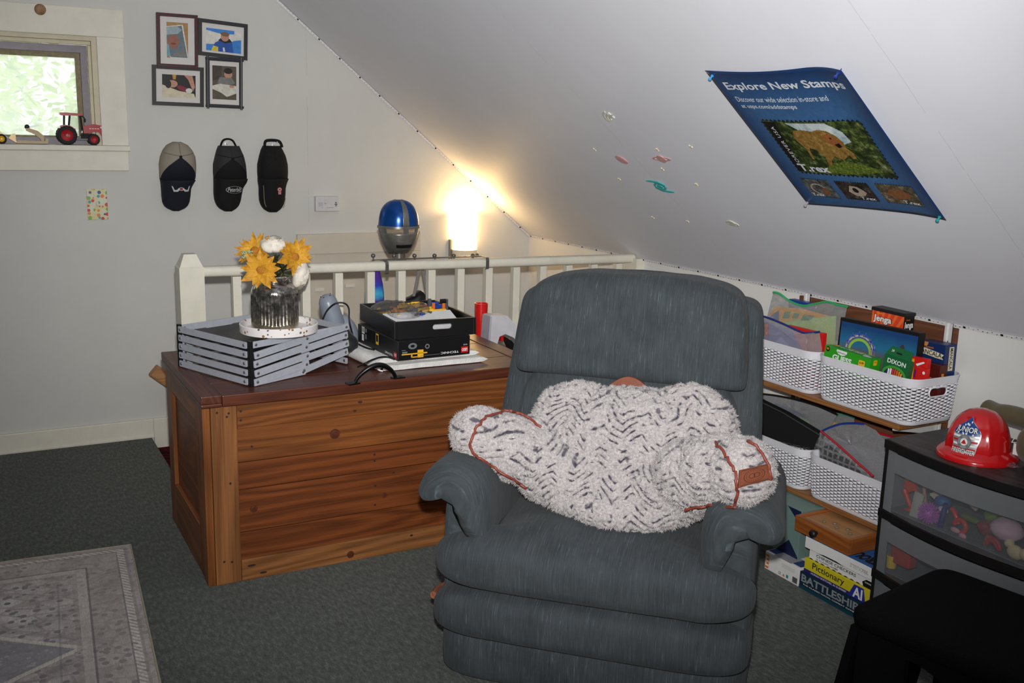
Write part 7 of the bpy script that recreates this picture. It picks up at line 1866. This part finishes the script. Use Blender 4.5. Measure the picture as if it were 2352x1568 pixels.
# ================================================================= BASEBALL CAPS ON HOOKS
M_hook = mat('hook_clear', srgb(225, 225, 228), .15, spec=.6)
def hook(px_, label):
    q = pY(px_[0], px_[1], YG); mb = MB(); mb.box((q.x-.008, YG-.004, q.z-.02), (q.x+.008, YG, q.z+.012), .002); mb.tube([(q.x, YG-.003, q.z), (q.x, YG-.016, q.z-.004), (q.x, YG-.022, q.z+.004), (q.x, YG-.02, q.z+.014)], .003, 8)
    solo(mb, 'adhesive_hook', M_hook, label, 'hook', 'clear adhesive hooks on the wall', smooth=50, base=(q.x, YG, q.z))
hook((404, 334), 'clear plastic hook under the beige mesh cap'); hook((520, 330), 'clear plastic hook inside the black mesh cap strap'); hook((628, 333), 'clear plastic hook under the plain black cap')
t = NT('cap_mesh'); v = t.coord('Object'); s_ = t.sep(v)
g = t.math('MINIMUM', t.math('ABSOLUTE', t.math('SINE', t.math('MULTIPLY', s_[0], 1900))), t.math('ABSOLUTE', t.math('SINE', t.math('MULTIPLY', s_[2], 1900))))
t.p(col=t.mix(t.math('LESS_THAN', g, .4), srgb(118, 110, 98), srgb(178, 168, 152)), rough=.8); M_cmesh = t.m
M_navy = mat('cap_navy', srgb(16, 20, 34), .8, bump=.2, bscale=400); M_cblk = mat('cap_black', srgb(13, 12, 13), .85, bump=.2, bscale=400); M_cmb = mat('cap_mesh_black', srgb(44, 44, 47), .8, var=.25, scale=500)
def cap(name, label, rows, depth, m_back, m_front, split, strap=None, extra=None):
    """rows: (y, xl, xr) photo pixels on the wall; crown above 'split', brim below"""
    Y_ = YG-.03
    R_ = []
    for y, xl, xr in rows:
        a, b = pY(xl, y, Y_), pY(xr, y, Y_); R_.append(((a.x+b.x)/2, (b.x-a.x)/2, (a.z+b.z)/2))
    zt, zb = R_[0][2], R_[-1][2]
    def sect(z):
        for (c0, w0, z0), (c1, w1, z1) in zip(R_, R_[1:]):
            if z1 <= z <= z0:
                k = (z0-z)/(z0-z1); return c0+(c1-c0)*k, w0+(w1-w0)*k
        return R_[-1][0], R_[-1][1]
    th = thing(name, label, 'cap', (R_[0][0], YG, zt), group='caps hanging on the wall')
    def dep(z):
        s = (zt-z)/(zt-zb); return depth*(math.sin(math.pi*min(1, s*1.35+.12)/1.0)**.6 if s < .62 else max(.12, 1-(s-.40)*1.5))
    def pt(u, z, off=0.0):
        c_, w_ = sect(z); a = math.pi*u; d_ = dep(z)
        return Vector((c_-w_*math.cos(a), YG-.004-(d_+off)*max(0, math.sin(a))**.7, z))
    zs = pY(rows[0][1], split, Y_).z
    def panel(z0, z1, m, n, off=0.0, vfn=None, nu=28, nv=22):
        mb = MB(); mb.grid(lambda u, v: pt(u, (z0+(z1-z0)*v) if not vfn else vfn(u, v), off), nu, nv); ob_ = mb.obj(n, m, th, 180, world=True); sm_ = ob_.modifiers.new('cloth', 'SOLIDIFY'); sm_.thickness = .002; sm_.offset = 0; return ob_
    # front panel peaks up in the middle of the crown
    pk = lambda u: zs+(zt-zs)*.60*max(0, 1-abs(u-.5)/.42)**.8
    panel(0, 0, m_back, 'crown', vfn=lambda u, v: pk(u)-.002+(zt-pk(u)+.002)*v)
    panel(0, 0, m_front, 'front_panel', .0, vfn=lambda u, v: (zs-.028)+(pk(u)-zs+.028)*v)
    # brim: curved plate from the crown's front edge downwards
    mb = MB()
    def brim(u, v):
        z = (zs-.01)+(zb-zs+.01)*v; c_, w_ = sect(z); a = math.pi*u
        return Vector((c_-w_*math.cos(a), YG-.010-(depth*(.95-.55*v)+.006)*max(0, math.sin(a))**.6, z))
    mb.grid(brim, 26, 14); ob_ = mb.obj('brim', m_front, th, 180, world=True); sm_ = ob_.modifiers.new('board', 'SOLIDIFY'); sm_.thickness = .004; sm_.offset = 0
    # seams and button
    for u in (.5,):
        MB().tube([pt(u, pk(u)+(zt-.004-pk(u))*i/8, .0015) for i in range(9)], .0022, 6).obj('seam', m_back if m_back is not M_cmesh else mat('cap_seam', srgb(120, 112, 104), .8), th, 60, world=True)
    for sg in (-1, 1):
        MB().tube([pt(.5+sg*(.02+.40*i/8), pk(.5)+.004+(zt-pk(.5))*.22*(i/8), .0015) for i in range(9)], .0022, 6).obj('seam', mat('cap_seam', srgb(120, 112, 104), .8) if m_back is M_cmesh else m_front, th, 60, world=True)
    q = pt(.5, pk(.5), .003); MB().blob(q, (.007, .005, .006), (2, 2), 14, 10).obj('button', m_front, th, 180, world=True)
    return th, pt, sect, zs, zt
M_cw = mat('embroidery_white', srgb(186, 188, 190), .6); M_cr = mat('embroidery_red', srgb(170, 40, 50), .6)
th, pt, sect, zs, zt_ = cap('baseball_cap', 'navy trucker cap with beige mesh back hanging on the wall', [(326, 400, 416), (333, 385, 432), (345, 376, 442), (360, 370, 449), (378, 367, 451), (400, 368, 451), (410, 369, 450), (420, 371, 444), (432, 372, 438), (450, 373, 437), (465, 375, 435), (474, 380, 430), (480, 388, 422), (483, 396, 412)], .085, M_cmesh, M_navy, 408)
def emb(th, pt, u0, z0, su, sz, polys, off=.004):
    for poly, m in polys: flat(lambda a, b: pt(u0+a*su, z0+b*sz, off), poly, m, th, 'emblem')
def capz(y): return pY(450, y, YG-.03).z
def brimface(sect, depth=.085, off=.012):
    def f(x, z):
        c_, w_ = sect(z); k = max(-1, min(1, (x-c_)/w_)); return Vector((x, YG-.012-(depth*.9+.008)*math.sqrt(max(.02, 1-k*k))**.6-off*.3, z))
    return f
bf = brimface(sect)
c0 = pY(410, 432, YG-.03)
def wing(s): return [(c0.x+s*x*1.0, c0.z+z) for x, z in ((.006, -.002), (.016, -.012), (.034, -.012), (.042, .014), (.036, .012), (.030, -.004), (.020, -.004), (.010, .006))]
for s in (-1, 1): flat(bf, wing(s), M_cw, th, 'emblem')
flat(bf, ringpoly(c0.x, c0.z, .010, .008, .7), M_cw, th, 'emblem'); flat(bf, oval(c0.x, c0.z, .006, .004), M_cr, th, 'emblem', extra=.001)
th, pt, sect, zs, zt_ = cap('baseball_cap', 'black mesh back cap with an oval script logo on the wall', [(335, 504, 551), (345, 500, 555), (360, 496, 561), (378, 492, 565), (395, 492, 567), (408, 493, 568), (418, 493, 566), (430, 493, 558), (445, 493, 555), (460, 495, 553), (472, 500, 549), (480, 508, 541), (484, 516, 533)], .08, M_cmb, M_cblk, 405)
bf = brimface(sect, .08); c0 = pY(532, 434, YG-.03); flat(bf, ringpoly(c0.x, c0.z, .041, .0165, .95), M_cw, th, 'emblem'); text('Peterbilt', bf, M_cw, th, w=.066, h=.020, at=(c0.x-.033, c0.z-.009), bold=.006, shear=.3)
sp0, sp1 = pY(506, 336, YG-.03), pY(542, 336, YG-.03); top_ = pY(523, 319, YG-.03)
MB().tube(smooth_path([sp0, sp0.lerp(top_, .6)+Vector((-.008, 0, .006)), top_, sp1.lerp(top_, .6)+Vector((.008, 0, .006)), sp1]), .005, 6).obj('back_strap', M_cblk, th, 60, world=True)
th, pt, sect, zs, zt_ = cap('baseball_cap', 'plain black cap with a small red badge and cream edge piping on the wall', [(335, 607, 645), (345, 602, 651), (360, 598, 657), (378, 594, 661), (395, 594, 662), (408, 595, 662), (418, 595, 658), (430, 597, 655), (445, 597, 655), (460, 598, 654), (472, 602, 651), (480, 608, 645), (486, 618, 636)], .08, M_cblk, M_cblk, 405)
bf = brimface(sect, .08); c0 = pY(634, 436, YG-.03); flat(bf, oval(c0.x, c0.z+.006, .012, .011), M_cr, th, 'emblem'); flat(bf, rect(c0.x-.008, c0.z-.018, c0.x+.008, c0.z+.002), M_cr, th, 'emblem', extra=.0005)
flat(bf, ringpoly(c0.x, c0.z+.006, .009, .008, .6), M_cw, th, 'emblem', extra=.001)
for k in (-1, 0, 1): flat(bf, rect(c0.x+k*.005-.0012, c0.z-.017, c0.x+k*.005+.0012, c0.z-.004), M_cw, th, 'emblem', extra=.001)
MB().tube([bf(sect(capz(y))[0]-sect(capz(y))[1]*.86, capz(y)) for y in (425, 440, 455, 468, 476)], .0014, 6).obj('piping', mat('cap_piping', srgb(150, 140, 116), .7), th, 60, world=True)
MB().tube([bf(sect(capz(y))[0]+sect(capz(y))[1]*.86, capz(y)) for y in (455, 465, 474, 479)], .0014, 6).obj('piping', mat('cap_piping', srgb(150, 140, 116), .7), th, 60, world=True)
a_, b_, c_ = pY(608, 336, YG-.03), pY(612, 323, YG-.03), pY(640, 324, YG-.03); d_ = pY(648, 338, YG-.03)
MB().tube(smooth_path([a_, b_, c_, d_]), .007, 8).obj('back_strap', M_cblk, th, 60, world=True)
MB().box((c_.x-.012, YG-.042, c_.z-.010), (c_.x-.008, YG-.036, c_.z-.002)).obj('buckle', M_cw, th, None, world=True)

# ================================================================= SWITCH PLATE and DETECTOR
a, b = pY(198, 434, YG-.006), pY(249, 504, YG-.006)
sw = thing('switch_plate', 'hand painted light switch plate with coloured dots on the wall under the window', 'switch', ((a.x+b.x)/2, YG, b.z))
t = NT('painted_dots'); v = t.coord('Object'); vo = t.n('ShaderNodeTexVoronoi', feature='F1'); t.t.links.new(v, vo.inputs['Vector']); vo.inputs['Scale'].default_value = 52; vo.inputs['Randomness'].default_value = .55
r_ = t.sep(vo.outputs['Color']); dots = t.ramp(r_[0], [(0, srgb(200, 50, 40)), (.18, srgb(220, 120, 50)), (.34, srgb(120, 170, 70)), (.5, srgb(60, 150, 150)), (.64, srgb(220, 180, 60)), (.8, srgb(150, 60, 50)), (.92, srgb(50, 70, 130))], 'CONSTANT')
t.p(col=t.mix(t.math('LESS_THAN', vo.outputs['Distance'], .47), t.ramp(t.noise(v, 30, 3), [(.35, srgb(214, 196, 120)), (.65, srgb(206, 214, 196))]), dots), rough=.4)
MB().box((a.x, YG-.006, b.z), (b.x, YG, a.z), .002).obj('plate', t.m, sw, None, world=True)
cx = (a.x+b.x)/2; czz = (a.z+b.z)/2
MB().box((cx-.006, YG-.0068, czz-.012), (cx+.006, YG-.005, czz+.012), .0005).obj('switch_slot', M_cream, sw, None, world=True); MB().box((cx-.004, YG-.016, czz-.002), (cx+.004, YG-.006, czz+.008), .001).obj('toggle', M_trim, sw, None, world=True)
a, b = pY(725, 451, YG-.03), pY(780, 485, YG-.03)
dt = thing('alarm_detector', 'flat white alarm detector box on the wall above the hatch', 'detector', ((a.x+b.x)/2, YG, b.z))
M_det = mat('detector_white', srgb(206, 204, 206), .4)
MB().box((a.x, YG-.032, b.z), (b.x, YG, a.z), .004).obj('housing', M_det, dt, None, world=True)
MB().box((a.x+.014, YG-.034, b.z+.026), (a.x+.036, YG-.031, b.z+.046), .001).obj('button', mat('detector_grey', srgb(186, 184, 188), .4), dt, None, world=True)
for i, (x, w__) in enumerate(((.100, .008), (.097, .014), (.100, .008))): MB().box((a.x+x, YG-.033, b.z+.026+.008*i), (a.x+x+w__, YG-.0315, b.z+.030+.008*i)).obj('sounder_slot', M_pk, dt, None, world=True)
for x, z, w__ in ((.044, .040, .010), (.046, .037, .006), (.018, .034, .008), (.026, .018, .012), (.056, .018, .036)): MB().box((a.x+x, YG-.0326, b.z+z), (a.x+x+w__, YG-.0315, b.z+z+.0016)).obj('printed_mark', M_pg, dt, None, world=True)

# ================================================================= TOYS ON THE WINDOW SILL
SZ = OZ0+.0125; TY = YG+.005
def sx(x): return pY(x, 320, TY).x
ktr = (Vector((.4, TY, 1.4))-CAM).dot(CF)/FPX
tr0 = thing('toy_tractor', 'red die-cast toy tractor with clear cab on the window sill', 'toy tractor', (sx(185), TY, SZ))
M_tred = mat('tractor_red', srgb(170, 24, 32), .22, spec=.6, coat=.3); M_tire = mat('tyre_black', srgb(20, 20, 22), .7)
def T3(x, y): q = pY(x, y, TY); return q.x, q.z
def sil(poly, y0, y1, m, n, parent=tr0):
    P_ = [T3(*p) for p in poly]; mb = MB(); mb.prism(P_, (0, y0, 0), (1, 0, 0), (0, 0, 1), y1-y0, n=(0, 1, 0)); return mb.obj(n, m, parent, None, world=True, fix=True)
def wheel(cx_, r_px, y0, y1, knobs, parent=tr0):
    x = sx(cx_); r = r_px*ktr; z = SZ+r
    W_ = Matrix.Translation((x, y0, z)) @ Matrix.Rotation(rad(-90), 4, 'X'); t_ = y1-y0
    mb = MB(); mb.lathe([(r*.60, 0), (r*.9, 0), (r*.97, t_*.15), (r*.97, t_*.85), (r*.9, t_), (r*.60, t_)], 28, W_, close=False)
    for k in range(knobs):
        a_ = 2*math.pi*k/knobs; mb.obox(Matrix.Translation((x, y0, z)) @ Matrix.Rotation(a_, 4, 'Y'), (-r*.06, 0, r*.93), (r*.06, t_*.55 if k % 2 else t_, r*1.0))
    o_ = mb.obj('tyre', M_tire, parent, 40, world=True)
    mb = MB(); mb.lathe([(r*.62, t_*.1), (r*.5, t_*.22), (r*.2, t_*.3), (r*.15, t_*.1), (0, t_*.1)], 24, W_, close=False); mb.lathe([(r*.62, t_*.9), (r*.62, t_*.1)], 24, W_, close=False); h_ = mb.obj('rim', M_tred if parent is tr0 else M_ty, parent, 40, world=True)
sil([(189, 306), (206, 306), (214, 302), (226, 304), (233, 314), (237, 304), (237, 293), (230, 288), (215, 285), (190, 289)], TY-.02, TY+.02, M_tred, 'bonnet')
sil([(185, 318), (203, 318), (203, 300), (192, 301), (185, 310)], TY-.018, TY+.018, M_tire, 'engine_block'); sil([(172, 322), (204, 322), (204, 312), (172, 312)], TY-.014, TY+.014, mat('tractor_grey', srgb(90, 92, 96), .4), 'chassis')
sil([(137, 297), (137, 288), (148, 286), (160, 288), (172, 296), (177, 312), (170, 314), (166, 300), (155, 292), (145, 293)], TY-.03, TY+.03, M_tred, 'fender')
sil([(135, 262), (136, 258), (150, 258), (188, 261), (190, 263), (186, 266), (140, 265)], TY-.028, TY+.028, M_tred, 'cab_roof')
cabf = MB()
for a_, b_ in (((147, 264), (147, 288)), ((160, 264), (158, 290)), ((184, 265), (191, 312))):
    for yy in (TY-.024, TY+.024): cabf.cyl((T3(*a_)[0], yy, T3(*a_)[1]), (T3(*b_)[0], yy, T3(*b_)[1]), .0022, 8)
cabf.tube([(T3(186, 266)[0], TY-.024, T3(186, 266)[1]), (T3(192, 270)[0], TY-.03, T3(192, 270)[1]), (T3(193, 276)[0], TY-.032, T3(193, 276)[1])], .0015, 6); cabf.blob((T3(193, 276)[0], TY-.033, T3(193, 276)[1]), (.004, .003, .008), (3, 3), 10, 8)
cabf.obj('cab_frame', M_tire, tr0, 40, world=True)
t = NT('cab_glass'); tr = t.n('ShaderNodeBsdfTransparent'); gl = t.n('ShaderNodeBsdfGlossy'); gl.inputs['Roughness'].default_value = .05; mx = t.n('ShaderNodeMixShader'); mx.inputs[0].default_value = .1; t.t.links.new(tr.outputs[0], mx.inputs[1]); t.t.links.new(gl.outputs[0], mx.inputs[2]); t.t.links.new(mx.outputs[0], t.out.inputs[0]); v = t.coord(); M_cab = t.m
sil([(160, 266), (183, 266), (190, 310), (176, 310), (166, 292), (159, 289)], TY-.0235, TY-.0225, M_cab, 'cab_window'); sil([(160, 266), (183, 266), (190, 310), (176, 310), (166, 292), (159, 289)], TY+.0225, TY+.0235, M_cab, 'cab_window')
sil([(163, 308), (175, 308), (173, 296), (166, 294)], TY-.012, TY+.012, M_tire, 'seat')
for y0_ in (TY-.045, TY+.020): wheel(153, 21.5, y0_, y0_+.025, 22); wheel(214, 13, y0_+.004, y0_+.022, 16)
hl = MB(); hl.box((T3(229, 291)[0], TY-.0215, T3(229, 295)[1]), (T3(236, 291)[0], TY-.02, T3(229, 291)[1])); 
for k in range(4): hl.box((T3(204+6*k, 294)[0], TY-.0208, T3(204, 296)[1]), (T3(208+6*k, 294)[0], TY-.02, T3(204, 294.5)[1]))
hl.obj('decals', M_pw, tr0, None, world=True)
# grey-tan loader ramp toy
lv = thing('lever_tool', 'tan metal lever stapler lying open on the window sill', 'tool', (sx(85), TY, SZ)); M_tanm = mat('tan_metal', srgb(128, 112, 84), .4, .3)
sil([(38, 329), (110, 330), (111, 319), (104, 318), (103, 324), (40, 322)], TY-.012, TY+.012, M_tanm, 'base', lv); sil([(96, 326), (101, 326), (101, 312), (86, 300), (63, 293), (59, 294), (60, 300), (80, 309), (92, 318)], TY-.008, TY+.008, M_tanm, 'lever', lv)
q = T3(62, 291); MB().blob((q[0], TY, q[1]), (.0105, .0105, .0105), (2, 2), 18, 12).obj('ball_grip', mat('grip_dark', srgb(40, 38, 60), .35), lv, 180, world=True)
ld = thing('toy_loader', 'yellow toy front loader at the window edge beside the lever tool', 'toy', (sx(10), TY, SZ))
sil([(-40, 318), (6, 318), (8, 308), (-6, 296), (-40, 296)], TY-.016, TY+.016, M_ty, 'body', ld); sil([(19, 317), (29, 307), (35, 307), (36, 322), (39, 326), (36, 327)], TY-.026, TY+.026, M_ty, 'bucket', ld); sil([(4, 310), (8, 308), (20, 315), (18, 319)], TY-.012, TY+.012, mat('loader_grey', srgb(170, 170, 170), .4), 'arm', ld)
for cx_ in (3, -28): wheel(cx_, 11, TY-.032, TY-.016, 0, ld); wheel(cx_, 11, TY+.016, TY+.032, 0, ld)

# ================================================================= PLAIN TOY MASK ON A STAND behind the railing
MY = RY+.14
kz = (pY(920, 520, MY)-CAM).dot(CF)/FPX
mc = pY(921, 522, MY)
mk = thing('toy_mask', 'blue and silver plastic helmet mask on a rod behind the stair rail', 'mask', (mc.x, MY, pY(918, 585, MY).z))
M_mblue = mat('mask_blue', srgb(18, 74, 150), .22, .55, var=.15, spec=.6); M_msil = mat('mask_silver', srgb(140, 138, 134), .28, .7, var=.1); 
W_ = 46*kz; H_ = 62*kz
def mask_pt(u, z, k=1.0):
    a = math.pi*(u-.5)*1.1; s = (z+1)/2
    w_ = W_*(1 - .12*max(0, z) - .52*max(0, -z)**1.6)*math.sqrt(max(.04, 1-max(0, z)**4)); d_ = .085*math.sqrt(max(.05, 1-abs(z)**3))
    return Vector((mc.x+w_*math.sin(a)*k, MY-d_*math.cos(a)*k+.03, mc.z+H_*z))
def mpatch(u0, u1, z0, z1, m, n, k=1.0, th_=.003, nu=24, nv=18):
    mb = MB(); mb.grid(lambda u, v: mask_pt(u0+(u1-u0)*u, z0+(z1-z0)*v, k), nu, nv); o_ = mb.obj(n, m, mk, 180, world=True); sm_ = o_.modifiers.new('shell', 'SOLIDIFY'); sm_.thickness = th_; sm_.offset = 1; return o_
mpatch(0, 1, -.02, .99, M_mblue, 'helmet_shell'); mpatch(0, .22, -.20, -.02, M_msil, 'temple'); mpatch(.78, 1, -.20, -.02, M_msil, 'temple'); mpatch(.46, .54, -.20, -.02, M_msil, 'nose_bridge')
mpatch(0, 1, -.97, -.20, M_msil, 'face_plate'); mpatch(.0, 1, -.03, .07, M_msil, 'brow_band', 1.05); mpatch(.34, .66, -.72, -.60, M_pk, 'mouth_slot', 1.02); 
mpatch(.455, .545, .07, .98, M_msil, 'centre_band', 1.04)
MB().cyl((mc.x-.004, MY+.01, mc.z-H_*.9), (mc.x-.004, MY+.01, zr-.012), .009, 12).obj('stand_rod', mat('stand_grey', srgb(150, 146, 138), .4, .5), mk, 40, world=True)
MB().box((mc.x-.016, RY+.024, zr-.014), (mc.x+.010, MY+.020, zr+.010), .003).obj('rail_clamp', M_iron, mk, None, world=True)

# ================================================================= HOOK RACK over the handrail
hk = thing('hook_rack', 'grey metal over the rail hook rack with six ball tipped hooks', 'hook rack', (pY(1000, 600, RY).x, RY, zr+.034))
M_hkm = mat('rack_metal', srgb(112, 108, 104), .35, .6); xa, xb = pY(890, 603, RY-.035).x, pY(1121, 600, RY-.035).x
zt2 = zr+.021
for yy in (RY+.022, RY+.040): MB().box((xa-.035 if yy > RY+.03 else xa-.01, yy, zt2), (xb+.002, yy+.004, zt2+.004)).obj('bar', M_hkm, hk, None, world=True)
for x in (xa, xb):
    MB().loft([[(x-.007, y, z), (x+.007, y, z), (x+.007, y+dy, z+dz), (x-.007, y+dy, z+dz)] for y, z, dy, dz in ((RY-.020, zr-.026, 0, -.003), (RY-.0325, zr-.023, .003, -.002), (RY-.0325, zr+.012, .003, 0), (RY-.028, zr+.024, .002, -.002), (RY+.045, zt2+.004, 0, -.003))]).obj('strap', M_hkm, hk, None, world=True)
for px_ in (857, 905, 952, 998, 1042, 1086):
    q = pY(px_, 587, RY+.06); mb = MB(); mb.tube([(q.x-.006, RY+.042, zt2-.03), (q.x-.005, RY+.044, zt2), (q.x, RY+.06, q.z)], .003, 8); mb.blob((q.x, RY+.06, q.z), (.0095, .0095, .0095), (2, 2), 14, 10); mb.obj('hook', M_hkm, hk, 50, world=True)
# tie-dye scarf, and black bag on a grey strap, hanging from the rack on the stair side
t = NT('tie_dye'); v = t.coord('Object'); t.p(col=t.ramp(t.math('ADD', t.math('MULTIPLY_ADD', t.sep(v)[2], 4.6, -.62), t.math('MULTIPLY', t.noise(v, 14, 3), .35)), [(.1, srgb(190, 40, 60)), (.28, srgb(60, 40, 140)), (.42, srgb(60, 170, 210)), (.58, srgb(40, 60, 180)), (.75, srgb(80, 40, 150))]), rough=.8)
a = pY(863, 640, RY+.06)
sf = MB(); rings = []
for i in range(9):
    s = i/8; z = zt2-.03-.30*s; w_ = .010+.012*math.sin(math.pi*min(1, s*1.1)); rings.append([(a.x-.004+p[0]*w_*2, RY+.066+p[1]*.012, z) for p in [(math.cos(q), math.sin(q)) for q in [2*math.pi*k/10 for k in range(10)]]])
sf.loft(rings); solo(sf, 'tie_dye_scarf', t.m, 'blue and red tie dyed scarf hanging behind the railing', 'scarf', smooth=180, base=(a.x, RY+.066, zt2-.33))
bq = pY(955, 672, RY+.10)
bgt = thing('hanging_bag', 'black bag hanging by a grey strap behind the railing', 'bag', (bq.x, RY+.11, bq.z-.17))
MB().blob((bq.x, RY+.105, bq.z-.085), (.062, .040, .085), (3, 2.6), 32, 18, fn=lambda p: p+Vector((0, 0, .012*math.sin((p.x-bq.x)*60))) if p.z > bq.z-.05 else p).obj('body', mat('bag_black_gloss', srgb(16, 16, 18), .3, spec=.6), bgt, 180, world=True)
for sg in (-1, 1):
    MB().loft([[(bq.x+.01+sg*x-.006, RY+.07, z), (bq.x+.01+sg*x+.006, RY+.07, z), (bq.x+.01+sg*x+.006, RY+.073, z), (bq.x+.01+sg*x-.006, RY+.073, z)] for x, z in ((.004, zt2-.02), (.016, zt2-.09), (.032, bq.z-.01))]).obj('strap', mat('strap_grey', srgb(120, 118, 116), .7), bgt, None, world=True)

# ================================================================= TOYS BETWEEN CHEST AND RAILING
q0 = pY(1106, 696, 3.835); kb_ = (q0-CAM).dot(CF)/FPX; r0 = 15*kb_
bt_ = MB(); zt3 = q0.z
bt_.lathe([(.010, .0), (.016, .004), (.014, .02), (.0135, .25), (r0*.62, .45), (r0*.66, zt3-.20), (r0*.70, zt3-.165), (r0*.85, zt3-.14), (r0, zt3-.03), (r0*1.02, zt3-.004), (r0*1.02, zt3), (r0*.9, zt3), (r0*.88, zt3-.012), (0, zt3-.014)], 32, Matrix.Translation((1.93, 3.835, 0)))
bq2 = pY(1105, 720, 3.835); bt_.xf(Matrix.Translation((bq2.x-1.93, 0, 0)))
solo(bt_, 'toy_bat', mat('bat_red', srgb(206, 26, 24), .3, spec=.5), 'red plastic toy bat standing upright behind the chest', 'toy', smooth=40, base=(bq2.x, 3.835, 0))
WY = 3.76
tb_ = thing('toy_tool_gun', 'white and red plastic toy power tool standing behind the right end of the chest', 'toy', (pY(1150, 790, WY).x+.05, WY, 0))
M_tw = mat('toy_white', srgb(206, 204, 210), .3, spec=.5)
def wsil(poly, y0, y1, m, n):
    P_ = [(pY(x, y, WY).x, pY(x, y, WY).z) for x, y in poly]; mb = MB(); mb.prism(P_, (0, y0, 0), (1, 0, 0), (0, 0, 1), y1-y0, n=(0, 1, 0)); return mb.obj(n, m, tb_, None, world=True, fix=True)
zlow = 1180
wsil([(1119, 722), (1128, 721), (1158, 722), (1172, 738), (1205, 772), (1204, 790), (1196, 800), (1172, 772), (1153, 764), (1140, 770), (1134, 790), (1137, 810), (1139, 845), (1110, 845)], WY-.03, WY+.03, M_tw, 'shell')
wsil([(1108, 845), (1117, 724), (1121, 724), (1114, 845)], WY-.036, WY+.036, mat('toy_clear_edge', srgb(180, 176, 186), .2), 'back_edge')
wsil([(1146, 768), (1151, 767), (1152, 780), (1146, 782)], WY-.02, WY+.02, M_tr, 'trigger'); wsil([(1134, 845), (1136, 806), (1150, 793), (1160, 796), (1175, 812), (1175, 845)], WY-.028, WY+.028, M_tr, 'foot')
xm = pY(1140, 845, WY)
MB().box((xm.x-.06, WY-.05, 0), (xm.x+.10, WY+.05, xm.z+.012), .008).obj('base_box', M_tw, tb_, None, world=True)
wsil([(1156, 772), (1170, 780), (1186, 800), (1186, 812), (1168, 800)], WY-.02, WY+.02, M_tb, 'motor')
